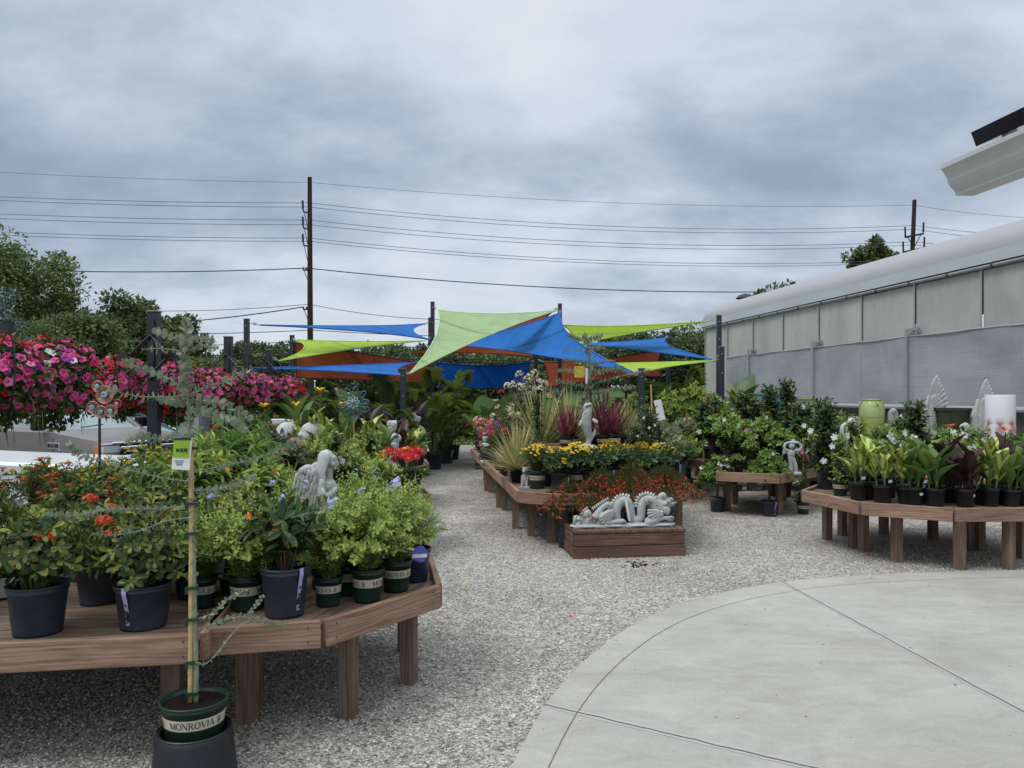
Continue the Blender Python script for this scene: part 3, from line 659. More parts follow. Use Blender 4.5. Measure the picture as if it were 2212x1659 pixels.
# ================================================================== steel posts
POST = {}
def post(key, px, Y, ytop, lab, bracket=0, wd=.094, zb=0):
    X = XW(px, Y); zt = ZH(ytop, Y); POST[key] = (X, Y, zt)
    t = thing('steel_post', lab, 'post', (X, Y, zb), group='square black steel posts of the yard')
    mb = MB(); mb.box((0, 0, (zt-zb)/2), (wd, wd, zt-zb), bev=.006); mb.build('shaft', 'post', t)
    mb = MB(); mb.box((0, 0, zt-zb+.008), (wd*1.12, wd*1.12, .016), bev=.004); mb.build('cap', 'cap', t)
    for q_ in (.13, .5): mb = MB(); mb.ball((0, -wd/2-.004, zt-zb-q_), (.012, .006, .012), k=8, n=5); mb.build('bolt', 'steel', t)
    if bracket:
        h = zt-zb
        mb = MB(); mb.box((0, -wd/2-.008, h-.36), (.055, .014, .56)); mb.build('mounting_plate', 'panel_blk', t)
        for s_ in bracket_sides(bracket):
            mb = MB(); mb.tube([(0, -wd/2-.03, h-.22), (s_*.16, -wd/2-.08, h-.40), (s_*.22, -wd/2-.09, h-.42)], .014, 6)
            mb.tube([(0, -wd/2-.03, h-.60), (s_*.20, -wd/2-.08, h-.42)], .014, 6)
            mb.box((s_*.22, -wd/2-.09, h-.42), (.09, .05, .05)); mb.build('basket_arm', 'panel_blk', t)
            mb = MB(); a = (s_*.25, -wd/2-.09, h-.42); mb.tube(bez(a, (s_*.33, -wd/2-.1, h-.6), (s_*.22, -wd/2-.05, h-.95), 8), .006, 4)
            mb.tube(bez(a, (s_*.12, -wd/2-.16, h-.8), (s_*.05, -wd/2-.09, h-.9), 8), .005, 4); mb.build('drip_line', 'panel_blk', t)
    return t
def bracket_sides(b): return {1: (-1,), 2: (-1, 1), 3: (1,)}[b]
post('L0', -40, 4.55, 560, 'black post at the left frame edge with its basket arm', 3)
post('L1', 333, 7.35, 675, 'nearest tall black post among the petunia baskets with pale cap', 2)
post('L2', 493.5, 10.2, 729, 'second black post above the petunia baskets with bracket arms', 2)
post('L3', 582, 14.6, 756, 'third black basket post holding the lime sail corner', 2)
post('T1', 533, 15.4, 690, 'plain black post left of the wooden utility pole with thin blue sail', 0)
post('T2', 631, 18.3, 725, 'plain black post beside the lime sail and rust banner', 0)
post('T3', 928.5, 24, 687, 'black post partly hidden behind the tall centre post', 0)
post('T4', 934.5, 18.8, 653, 'tallest black post holding the top of the pale green sail', 0)
post('T5', 871, 14.3, 797, 'short black post under the low corner of the pale green sail', 0)
post('T6', 1209.5, 18.8, 657, 'black post at the peak of the big blue sail', 0)
post('T7', 1158, 21, 757, 'black post between the dark blue banner and the right rust banner', 0)
post('T8', 1385, 13.0, 797, 'short black post behind the cream spiky plants on the right table', 0)
post('T9', 1444, 20, 719, 'black post holding the small blue sail on the right', 0)
post('T10', 1553, 16.3, 682, 'tall black post in front of the greenhouse corner', 0)
post('T11', 1558.5, 14.9, 750, 'shorter black post beside the tall greenhouse corner post', 0)

# ================================================================== shade sails
def fabric(name, c, tr=.4):
    m, nt, out = new_mat(name); v = coords(nt, 'gc', (1, 1, 1))
    n = noise(nt, v, 2.2, 4, .6, .6); k = noise(nt, coords(nt, 'gc', (2, 40, 2)), 3, 2, .5)
    r = ramp(nt, [(.3, tuple(x*.84 for x in c)), (.7, tuple(min(1, x*1.1) for x in c))], n)
    r2 = ramp(nt, [(.3, (.88, .88, .88)), (.7, (1.08, 1.08, 1.08))], k)
    x = nt.nodes.new('ShaderNodeMixRGB'); x.blend_type = 'MULTIPLY'; x.inputs[0].default_value = 1
    sw = nt.nodes.new('ShaderNodeTexWave'); sw.inputs['Scale'].default_value = .16; sw.bands_direction = 'DIAGONAL'; nt.links.new(v, sw.inputs[0])
    sr = ramp(nt, [(.0, (.62, .62, .62)), (.004, (.66, .66, .66)), (.009, (1, 1, 1))], sw.outputs['Fac']); xm = nt.nodes.new('ShaderNodeMixRGB'); xm.blend_type = 'MULTIPLY'; xm.inputs[0].default_value = .8
    nt.links.new(r.outputs[0], xm.inputs[1]); nt.links.new(sr.outputs[0], xm.inputs[2]); nt.links.new(xm.outputs[0], x.inputs[1]); nt.links.new(r2.outputs[0], x.inputs[2])
    d = nt.nodes.new('ShaderNodeBsdfPrincipled'); d.inputs['Roughness'].default_value = .8; d.inputs['Specular IOR Level'].default_value = .15
    nt.links.new(x.outputs[0], d.inputs['Base Color']); t = nt.nodes.new('ShaderNodeBsdfTranslucent'); nt.links.new(x.outputs[0], t.inputs[0])
    mx = nt.nodes.new('ShaderNodeMixShader'); mx.inputs[0].default_value = tr
    nt.links.new(d.outputs[0], mx.inputs[1]); nt.links.new(t.outputs[0], mx.inputs[2]); nt.links.new(mx.outputs[0], out.inputs[0])
    bump(nt, d, n, .5, .06); return m
M['f_green'] = fabric('pale green knit', (.46, .64, .33)); M['f_lime'] = fabric('lime knit', (.50, .70, .09)); M['f_blue'] = fabric('bright blue knit', (.035, .20, .62))
M['f_dblue'] = fabric('deep blue knit', (.004, .085, .40), .25); M['f_rust'] = fabric('rust knit', (.44, .10, .045), .45)
M['h_green'] = plain('pale green hem', (.38, .58, .3)); M['h_blue'] = plain('blue hem', (.01, .1, .45)); M['h_dblue'] = plain('deep blue hem', (.004, .03, .14)); M['h_rust'] = plain('rust hem', (.16, .03, .02)); M['h_lime'] = plain('lime hem', (.35, .55, .08))
def sail(cs, mat, hem, lab, pull=.12, sag=0., posts=(), grp='shade sails stretched between the posts', anchors=None):
    """cs: list of 3 or 4 world corners"""
    cs = [np.asarray(c, float) for c in cs]; cen = sum(cs)/len(cs); N = 18; mb = MB()
    t = thing('shade_sail', lab, 'shade sail', tuple(cen), group=grp)
    if len(cs) == 3:
        V = []; idx = {}
        for i in range(N+1):
            for j in range(N+1-i):
                a, b = i/N, j/N; c = 1-a-b; p = a*cs[0]+b*cs[1]+c*cs[2]
                for (x, y, q, w_) in ((a, b, c, (cs[0]+cs[1])/2), (b, c, a, (cs[1]+cs[2])/2), (a, c, b, (cs[0]+cs[2])/2)):
                    p = p + (cen-w_)*pull*4*x*y*2.0*(1-q)**2
                p = p+np.array([0, 0, -sag*27*a*b*c]); idx[(i, j)] = len(V); V.append(p-cen)
        Ft = [];
        for i in range(N):
            for j in range(N-i):
                Ft.append((idx[(i, j)], idx[(i+1, j)], idx[(i, j+1)]))
                if i+j < N-1: Ft.append((idx[(i+1, j)], idx[(i+1, j+1)], idx[(i, j+1)]))
        mb.add(V, [np.array(Ft)], 0, np.array(V))
        E = [[idx[(i, N-i)] for i in range(N+1)], [idx[(0, j)] for j in range(N+1)], [idx[(i, 0)] for i in range(N+1)]]
    else:
        V = []
        for i in range(N+1):
            for j in range(N+1):
                u, v = i/N, j/N; p = (1-u)*(1-v)*cs[0]+u*(1-v)*cs[1]+u*v*cs[2]+(1-u)*v*cs[3]
                p = p + ((cs[3]+cs[2]-cs[0]-cs[1])/2*(1-v) - (cs[3]+cs[2]-cs[0]-cs[1])/2*v)*pull*4*u*(1-u)
                p = p + ((cs[1]+cs[2]-cs[0]-cs[3])/2*(1-u) - (cs[1]+cs[2]-cs[0]-cs[3])/2*u)*pull*.22*4*v*(1-v)
                V.append(p-cen)
        mb.add(V, [grid_faces(N+1, N+1)], 0, np.array(V))
        E = [[i*(N+1) for i in range(N+1)], [i*(N+1)+N for i in range(N+1)], list(range(N+1)), [N*(N+1)+j for j in range(N+1)]]
    mb.build('canopy', mat, t, smooth=True)
    hm = MB()
    for e in E: hm.tube([V[k] for k in e], .016, 5)
    hm.build('edge_hem', hem, t)
    for i, pk in enumerate(posts):
        if pk is None: continue
        X, Y, zt = POST[pk]; c = cs[i]; z = c[2] + (0.04 if zt > c[2]+.04 else 0); z = min(z+.06, zt-.06)
        q = np.array([X, Y, z]); dv = nrm(c-q); q = q + dv*.05
        mb = MB(); mb.tube([q-cen, c-cen], .010, 5); mb.box(tuple((q*.5+c*.5)-cen), (.05, .03, .05)); mb.build('corner_cable', 'steel', t)
    return t
sail([P(945, 669, 18.7), P(1201, 671, 18.7), P(885, 807, 14.35)], 'f_green', 'h_green', 'largest pale green shade sail hanging above the gravel path', .11, .1, ('T4', 'T6', 'T5'))
sail([P(1210, 676, 18.6), P(1373, 806, 13.1), P(938, 742, 23.5)], 'f_blue', 'h_blue', 'big bright blue shade sail overlapping the pale green one', .12, .15, ('T6', 'T8', 'T3'))
sail([P(1194, 672, 19.0), P(1155, 772, 21), P(890, 764, 24.0)], 'f_rust', 'h_rust', 'rust red shade sail showing between the pale green and blue sails', .10, 0, ('T6', 'T7', 'T3'))
sail([P(637, 734, 18.2), P(916, 736, 23.8), P(602, 780, 14.7)], 'f_lime', 'h_lime', 'narrow lime sail at the left in front of the rust banner', .13, 0, ('T2', 'T3', 'L3'))
sail([P(562, 702, 15.5), P(921, 699, 23.8), P(926, 733, 18.9)], 'f_blue', 'h_blue', 'thin bright blue sail crossing before the wooden utility pole', .17, 0, ('T1', 'T3', 'T4'))
sail([P(541, 795, 15.5), P(897, 783, 18.7), P(865, 811, 14.4)], 'f_blue', 'h_blue', 'thin low blue sail in front of the left rust banner', .10, 0, ('T1', 'T4', 'T5'))
sail([P(637, 740, 18.4), P(925, 786, 18.9), P(926, 826, 18.9), P(641, 815, 18.4)], 'f_rust', 'h_rust', 'long rust red banner sail hung upright on the left behind the palms', -.0, 0, ('T2', None, None, 'T2'), 'upright banner sails at the back of the yard')
sail([P(941, 782, 20.0), P(1146, 782, 20.9), P(1143, 845, 20.9), P(950, 845, 20.0)], 'f_dblue', 'h_dblue', 'deep blue banner sail hung upright behind the palms', .12, 0, ('T4', 'T7', None, None), 'upright banner sails at the back of the yard')
sail([P(1175, 782, 21), P(1430, 754, 20.1), P(1429, 813, 20.1), P(1177, 838, 21)], 'f_rust', 'h_rust', 'rust red banner sail hung upright right of the centre', .12, 0, ('T7', 'T9', 'T9', 'T7'), 'upright banner sails at the back of the yard')
sail([P(1216, 702, 19.0), P(1530, 694, 16.4), P(1216, 752, 24)], 'f_lime', 'h_lime', 'high narrow lime sail reaching to the greenhouse corner post', .12, 0, ('T6', 'T10', None))
sail([P(1437, 730, 19.8), P(1538, 776, 15.0), P(1216, 742, 24)], 'f_blue', 'h_blue', 'small blue sail before the trees at the right', .13, 0, ('T9', 'T11', None))
sail([P(1238, 785, 21.0), P(1549, 779, 15.0), P(1374, 810, 13.1)], 'f_lime', 'h_lime', 'low lime sail in front of the right rust banner', .12, 0, (None, 'T11', 'T8'))

# ================================================================== utility poles and wires
def upole(px, py, Y, lean, lab, arms):
    X = XW(px, Y); zt = ZH(py, Y); t = thing('utility_pole', lab, 'utility pole', (X+lean[0], Y, -.5), group='wooden utility poles')
    mb = MB(); a = np.array([0, 0, 0.]); b = np.array([-lean[0], 0, zt+.5])
    mb.tube([a+(b-a)*k for k in np.linspace(0, 1, 12)], np.linspace(.19, .125, 12), 10); mb.build('pole_shaft', 'pole_wood', t)
    for kind, z, s_ in arms:
        q = a+(b-a)*((z+.5)/(zt+.5)); mb = MB()
        if kind == 'pin':
            mb.tube([q+[-.08, -.1, -.35], q+[-.32, -.15, -.3], q+[-.36, -.15, -.1]], .05, 6); mb.tube([q+[-.36, -.15, -.12], q+[-.38, -.15, .35]], .06, 8)
            mb.tube([q+[-.1, -.1, -1.25], q+[-.3, -.15, -.3]], .02, 5); mb.build('insulator_arm', 'panel_blk', t)
        elif kind == 'cross':
            mb.box(q+[0, -.15, -.1], (s_, .1, .12), rz=.1, tilt=[[.98, 0, -.2], [0, 1, 0], [.2, 0, .98]]); 
            mb.tube([q+[-.45*s_, -.15, -.2], q+[-.46*s_, -.15, .45]], .06, 8); mb.tube([q+[.45*s_, -.15, .1], q+[.46*s_, -.15, .75]], .06, 8)
            mb.tube([q+[-.35*s_, -.15, -.2], q+[0, -.1, -.8]], .03, 5); mb.tube([q+[.35*s_, -.15, 0], q+[0, -.1, -.9]], .03, 5); mb.build('cross_arm', 'panel_blk', t)
        else:
            mb.box(q+[-.22, -.15, 0], (.3, .08, .08)); mb.ball(q+[-.35, -.2, .1], .07, k=6, n=5); mb.ball(q+[-.15, -.2, .1], .07, k=6, n=5); mb.tube([q+[-.3, -.15, -.05], q+[-.1, -.1, -.6]], .02, 4); mb.build('bracket', 'panel_blk', t)
    return t
upole(669, 383, 45, (.05, 0), 'tall leaning wooden utility pole left of the sails', [('pin', 12.6, 1), ('pin', 11.65, 1), ('pin', 10.65, 1), ('low', 8.9, 1), ('low', 6.6, 1)])
upole(1975.5, 432, 50, (-.6, 0), 'wooden utility pole rising behind the greenhouse roof', [('cross', 12.05, 1.3), ('cross', 11.1, 1.5)])
M['wire'] = plain('blue grey conductor', (.07, .09, .14), .6, .1); M['cable'] = plain('black cable', (.012, .013, .016), .7)
def wire(pts, r, lab, mat='wire', grp='overhead wires'):
    """pts: (px,py,Y) key points the span hangs through"""
    q = [P(*p) for p in pts]; out = []
    for i in range(len(q)-1):
        s_ = pts[i][3] if len(pts[i]) > 3 else 0; n = 24
        for k in range(n):
            t = k/n; p = q[i]*(1-t)+q[i+1]*t; p[2] -= 4*t*(1-t)*s_; out.append(p)
    out.append(q[-1]); mb = MB(); mb.tube(out, r, 4); o = mb.build('power_line', mat); tag(o, lab, 'wire', grp)
def P4(p): return P(p[0], p[1], p[2])
_P = P
def P(px, py, Y, *a): return _P(px, py, Y)
wire([(-300, 350, 42, 0), (0, 372, 43, .1), (670, 394, 45, .55), (1973, 443, 50, .1), (2212, 470, 51)], .011, 'topmost thin wire crossing the whole sky')
nm = ['second', 'third', 'fourth', 'fifth', 'sixth', 'seventh']
for i, (a, b, c, d_) in enumerate(((425, 438, 487, 508), (433, 447, 497, 520), (462, 475, 522, 540), (472, 485, 531, 548), (501, 514, 561, 575), (508, 521, 568, 583))):
    wire([(-300, a-12, 42, 0), (0, a, 43, .1), (665, b, 45, .75-.0*i), (1975, c-(2 if i % 2 else 0), 50, .1), (2212, d_, 51)], .015, nm[i]+' wire from the top crossing the sky between the wooden poles')
wire([(-300, 584, 42, 0), (0, 582, 43, .18), (662, 579, 45, .45), (1700, 630, 49, 0), (2212, 640, 51)], .028, 'thick dark twin cable below the six thin wires', 'cable')
wire([(-200, 690, 42, 0), (345, 672, 44, .1), (668, 657, 45, .2), (960, 690, 46.5, .1), (1500, 720, 48)], .016, 'thin wire low on the wooden pole above the blue sail', 'cable')
wire([(-200, 740, 42, 0), (345, 699, 44, .1), (655, 663, 44.8)], .03, 'twisted drop cable ending on the wooden pole', 'cable')
for i, (a, b, c, d_, e_) in enumerate(((722, 716, 713, 728, 745), (748, 742, 736, 757, 770), (775, 765, 750, 781, 768), (790, 776, 760, 786, 770), (805, 790, 768, 797, 795))):
    wire([(-200, a+8, 42, 0), (345, a, 44, .05), (672, c, 45, .12), (1150, d_, 47, .1), (1900, e_, 50)], .020+.008*(i > 1), ['uppermost', 'second', 'middle', 'fourth', 'lowest'][i]+' of the five low black cables behind the sails', 'cable', 'low black cables behind the sails')
# ================================================================== lettering for the pot labels
def glyph(ch):
    S = {'M': [(.05, 0, .05, 1, .05), (.05, 1, .45, .05, .15), (.45, .05, .85, 1, .05), (.87, 0, .87, 1, .14), (-.05, 0, .17, 0, .04), (.75, 0, 1, 0, .04), (-.05, 1, .1, 1, .04), (.82, 1, 1, 1, .04)],
         'N': [(.08, 0, .08, 1, .05), (.08, 1, .76, 0, .15), (.76, 0, .76, 1, .05), (-.04, 0, .2, 0, .04), (-.04, 1, .12, 1, .04), (.64, 1, .88, 1, .04)],
         'R': [(.12, 0, .12, 1, .14), (-.02, 0, .27, 0, .04), (-.02, 1, .4, 1, .05), (.4, 1, .6, .86, .08), (.6, .86, .6, .66, .12), (.6, .66, .4, .5, .08), (.4, .5, .15, .5, .05), (.36, .5, .74, 0, .13), (.66, 0, .86, 0, .04)],
         'V': [(.05, 1, .42, 0, .14), (.42, 0, .78, 1, .05), (-.06, 1, .2, 1, .04), (.66, 1, .9, 1, .04)],
         'I': [(.14, 0, .14, 1, .14), (0, 0, .28, 0, .04), (0, 1, .28, 1, .04)],
         'A': [(.05, 0, .4, 1, .05), (.4, 1, .78, 0, .14), (.17, .33, .64, .33, .05), (-.06, 0, .18, 0, .04), (.66, 0, .92, 0, .04)],
         'O': [], '*': [(.1, 0, .7, 0, .1), (.1, .1, .5, .45, .12), (.3, .4, .1, .8, .12), (.4, .3, .7, .9, .12), (.1, .9, .6, 1, .1), (.6, .1, .75, .5, .12)]}[ch]
    if ch == 'O':
        S = [(.45+.4*math.cos(a), .5+.5*math.sin(a), .45+.4*math.cos(a+.45), .5+.5*math.sin(a+.45), .06+.09*abs(math.cos(a+.2))) for a in np.linspace(0, 2*PI, 15)[:-1]]
    return S
ADV = {'M': 1.08, 'N': .98, 'R': .92, 'V': .9, 'I': .42, 'A': .9, 'O': 1.02, '*': 1.2, ' ': .5}
def lettered(mb, text, r0, r1, z0, cap, ang0=0., m=0):
    """letters wrapped round a cone, standing 0.6 mm proud"""
    x = 0
    for ch in text:
        if ch != ' ':
            for (x0, y0, x1, y1, w_) in glyph(ch):
                a = np.array([x+x0*.9, y0])*cap; b = np.array([x+x1*.9, y1])*cap; d = nrm(b-a); n_ = np.array([-d[1], d[0]])*w_*cap/2*1.15
                k = []
                for q in (a-n_, b-n_, b+n_, a+n_):
                    rr = r0+(r1-r0)*q[1]+.0006; an = ang0+q[0]/r0; k.append((rr*math.cos(an), rr*math.sin(an), z0+q[1]))
                mb.add(k, [np.array([(0, 1, 2, 3)])], m)
        x += ADV[ch]*.92
    return x*cap/r0
# ================================================================== nursery pots
def pot(kind, r, h, tagc=None, ang=-1.2, tagw=.022, text=True):
    b = .80*r; mat = {'blue': 'pot_blue', 'black': 'pot_black', 'navy': 'pot_navy', 'green': 'pot_green', 'bright': 'pot_bright'}[kind]
    def rad(z): return b+(r-b)*z/h
    mb = MB(); rim = .035*r+.003
    prof = [(b*.93, .004), (b, 0), (b, .012), (rad(.1*h), .1*h), (rad(.86*h), .86*h), (rad(.86*h)+rim*.6, .865*h), (rad(.9*h)+rim*.6, .9*h), (rad(.9*h)+rim*.2, .915*h), (r+rim*.3, .955*h), (r+rim, .965*h), (r+rim, h), (r-.002, h), (rad(.8*h)-.004, .8*h)]
    mb.lathe(prof, 36, cap=(True, False), ripple=.006 if kind == 'blue' else 0, rn=18)
    kids = []
    if kind == 'green':
        z0, z1 = .48*h, .73*h; bb = MB(); bb.lathe([(rad(z0)+.0012, z0), (rad(z1)+.0012, z1)], 36)
        sub = []
        if text:
            lt = MB(); cap_ = (z1-z0)*.60; a = -PI
            per = 8.9*.92*cap_/rad(z0)
            n = max(1, int(2*PI/(per))); ang1 = ang-PI/2-.9
            for i in range(n): zq = z0+(z1-z0)*.20; lettered(lt, 'MONROVIA *', rad(zq)+.0018, rad(zq)+.0018+(r-b)/h, zq, cap_, ang1+i*2*PI/n)
            sub = [part('lettering', lt.mesh('lettering', 'ink'))]
        kids.append(part('label_band', bb.mesh('label_band', 'band'), sub))
    so_ = MB(); so_.lathe([(.001, .90*h), (.5*r, .905*h), (rad(.88*h)-.003, .885*h)], 20, ripple=.03, rn=5)
    out = [part('pot', mat_mesh(mb, 'pot', mat), kids), part('soil', so_.mesh('soil', 'soil'))]
    if tagc:
        tb = MB(); a = ang; n = 7
        V = []
        for i in range(n):
            z = h*1.01-(h*.86)*i/(n-1); rr = (r+rim+.002) if i < 2 else rad(z)+.003+.004*math.sin(i)
            for s_ in (-1, 1): an = a+s_*tagw/2/r; V.append((rr*math.cos(an), rr*math.sin(an), z))
        tb.add(V, [np.array([(2*i, 2*i+1, 2*i+3, 2*i+2) for i in range(n-1)])])
        pk = MB()
        for zf, hh in ((.62, .05), (.22, .05), (.42, .16)):
            z = h*zf; rr = rad(z)+.008; w_ = tagw*.22; V = []
            for zz in (z-h*hh/2, z+h*hh/2):
                for s_ in (-1, 1): an = a+s_*w_/r; V.append((rr*math.cos(an), rr*math.sin(an), zz))
            pk.add(V, [np.array([(0, 1, 3, 2)])])
        out.append(part('price_tag', tb.mesh('price_tag', tagc), [part('print', pk.mesh('print', 'ink'))]))
    return out
def mat_mesh(mb, n, m): return mb.mesh(n, m, smooth=True)
def stake_tag(c, w_, h_, mat, ang, lean=.25, stripes=()):
    """a plastic plant label on a small stake"""
    V = []; mb = MB(); d = np.array([math.cos(ang), math.sin(ang), 0]); s_ = np.array([-d[1], d[0], 0]); c = np.asarray(c, float)
    up = nrm(np.array([d[0]*lean, d[1]*lean, 1]))
    def q(a, b): return c+s_*a*w_+up*b*h_
    mb.add([q(-.12, -.6), q(.12, -.6), q(.12, 0), q(.5, .05), q(.5, .85), q(.35, 1), q(-.35, 1), q(-.5, .85), q(-.5, .05), q(-.12, 0)], [np.array([0, 1, 2, 9]), np.array([9, 2, 3, 4, 5, 6, 7, 8])])
    kids = []
    for (lo, hi, m) in stripes:
        b = MB(); o = d*.0015; b.add([q(-.46, lo)+o, q(.46, lo)+o, q(.46, hi)+o, q(-.46, hi)+o], [np.array([[0, 1, 2, 3]])]); kids.append(part('print', b.mesh('print', m)))
    return part('plant_tag', mb.mesh('plant_tag', mat), kids)

# ================================================================== flowers
def petals(mb, c, ax, r, n=5, m=0, cup=.35, w=1.0, T=None, rot0=0):
    c = np.asarray(c, float); ax = nrm(np.asarray(ax, float)); ref = np.array([0, 0, 1.]) if abs(ax[2]) < .9 else np.array([1., 0, 0])
    u = nrm(np.cross(ax, ref)); v = np.cross(ax, u); a = np.arange(n)*2*PI/n+rot0
    D = np.cos(a)[:, None]*u+np.sin(a)[:, None]*v+cup*ax
    mb.leaves(T or T_PET, np.repeat(c[None], n, 0), D, np.repeat(ax[None], n, 0), r, r*w*2*PI/n*.62, m)
T_PET = leaf_t(((0, .1), (.5, .8), (.82, 1.), (1, .45)), .1, .05)
def trumpet(mb, c, ax, r, m=0, mt=None, n=5, tube=1.1):
    """petunia / mandevilla bloom: flared funnel with lobes"""
    c = np.asarray(c, float); ax = nrm(np.asarray(ax, float)); ref = np.array([0, 0, 1.]) if abs(ax[2]) < .9 else np.array([1., 0, 0])
    u = nrm(np.cross(ax, ref)); v = np.cross(ax, u); k = n*2; a = np.arange(k)*2*PI/k
    rows = []
    for rr, h in ((.08, -tube), (.18, -.25), (.62, .0), (1.0, -.02)):
        q = rr*(1+(.14 if rr > .9 else .03)*np.cos(n*a)); rows.append(c+r*(q*np.cos(a))[:, None]*u+r*(q*np.sin(a))[:, None]*v+ax*h*r)
    V = np.concatenate(rows); Fq = np.array([(i*k+j, i*k+(j+1) % k, (i+1)*k+(j+1) % k, (i+1)*k+j) for i in range(1, 3) for j in range(k)])
    F0 = np.array([(j, (j+1) % k, k+(j+1) % k, k+j) for j in range(k)])
    mb.add(V, [Fq, F0], m)
    if mt is not None:
        mb.add(np.concatenate([[c+ax*(-.16)*r], c+r*.17*(np.cos(a)[:, None]*u+np.sin(a)[:, None]*v)-ax*.13*r+ax*.03*r]), [np.array([(0, 1+j, 1+(j+1) % k) for j in range(k)])], mt)
def cluster(mb, c, ax, r, n=24, fr=.008, m=0, rs=None, flat=.5, m2=None):
    """dome of tiny florets"""
    rs = rs or np.random.RandomState(1); c = np.asarray(c, float); ax = nrm(np.asarray(ax, float))
    d = nrm(rs.randn(n, 3)); d[(d@ax) < -.1] *= -1; Pp = c+d*r-np.outer((d@ax)*r*(1-flat), ax)
    for p, q in zip(Pp, d):
        mm = m if (m2 is None or rs.rand() < .6) else m2
        u = nrm(np.cross(q, [.3, .2, 1.])); v = np.cross(q, u); a = np.arange(4)*PI/2+rs.rand()*2
        V = np.concatenate([[p+q*fr*.2], p+fr*(np.cos(a)[:, None]*u+np.sin(a)[:, None]*v)+q*fr*.5])
        mb.add(V, [np.array([(0, 1, 2), (0, 2, 3), (0, 3, 4), (0, 4, 1)])], mm)

# ================================================================== shrubs
def shrub(seed, H, R, n, leaf, w, T, mats, gap=.03, whorl=2, tips=2, start=.25, base=.03, z0=0., stem=.0022, up=.45, hv=.25, droop=.0, stemmat='stem_green', dome=.35, lop=(0, 0), name='foliage', tipsc=.75, col=False):
    """returns part, tips[(pos,dir)]; mats=(old,young)"""
    rs = np.random.RandomState(seed); mb = MB(); tp = []
    Pp, D, Ln, U, Y_ = [], [], [], [], []
    for i in range(n):
        ph = i*2.39996+rs.rand()*.7; rr = R*math.sqrt((i+.5)/n)*(.85+.3*rs.rand()); hh = H*(1-dome*(rr/R)**2)*(1-hv*rs.rand())
        if col: hh = H*(i+.6)/n; rr = R*(.6+.5*rs.rand())*(1-.45*(i/n)); 
        dx = np.array([math.cos(ph), math.sin(ph), 0])
        p0 = dx*base*rs.rand()+[0, 0, z0]
        if col: p0 = np.array([0, 0, z0+max(0, hh-.12*H-rr*.6)])
        p2 = dx*rr+[lop[0]*hh, lop[1]*hh, z0+hh-droop*rr]; p1 = p0*.35+p2*.65*np.array([.45, .45, 1])+[0, 0, (hh*.35+z0)*.35] if not col else (p0+p2)/2+[0, 0, .05*H]
        ln = np.linalg.norm(p2-p0); m_ = max(5, int(ln/.05)); c = bez(p0, p1, p2, m_)
        c[1:-1] += rs.randn(m_-2, 3)*.004
        mb.tube(c, np.linspace(stem*1.6, stem*.6, m_), 3, 2, cap=False)
        seg = np.concatenate([[0], np.cumsum(np.linalg.norm(np.diff(c, axis=0), axis=1))]); tot = seg[-1]
        s_ = tot*start; k = 0
        while s_ < tot+.001:
            f = s_/tot; p = np.array([np.interp(s_, seg, c[:, q]) for q in range(3)]); p_ = np.array([np.interp(min(tot, s_+.01), seg, c[:, q]) for q in range(3)]); t = nrm(p_-p) if s_ < tot-.002 else nrm(c[-1]-c[-2])
            u = nrm(np.cross(t, [.13, .21, 1.])); v = np.cross(t, u); a0 = k*1.57+rs.rand()*.9
            young = (tot-s_) < gap*tips
            for q in range(whorl if s_ < tot-.002 else max(3, whorl)):
                a = a0+q*2*PI/(whorl if s_ < tot-.002 else max(3, whorl)); o = math.cos(a)*u+math.sin(a)*v
                upk = up+(.6 if young else 0)+.25*rs.randn()*.6
                Pp.append(p+o*.002); D.append(o+t*upk+[0, 0, .12]); U.append(t+[0, 0, .3]+rs.randn(3)*.15); Ln.append(leaf*(tipsc if young else 1)*(.7+.5*rs.rand())); Y_.append(1 if young else 0)
            s_ += gap*(.75+.5*rs.rand()); k += 1
        tp.append((c[-1], nrm(c[-1]-c[-2])))
    Pp, D, U, Ln, Y_ = map(np.array, (Pp, D, U, Ln, Y_))
    for yv in (0, 1):
        s_ = Y_ == yv
        if s_.any(): mb.leaves(T, Pp[s_], D[s_], U[s_], Ln[s_], Ln[s_]*w/leaf, yv)
    return part(name, mb.mesh(name, [mats[0], mats[1], stemmat])), tp
def fl(mb, mats, name='blossoms', kind=None): return part(name, mb.mesh(name, mats), kind=kind)

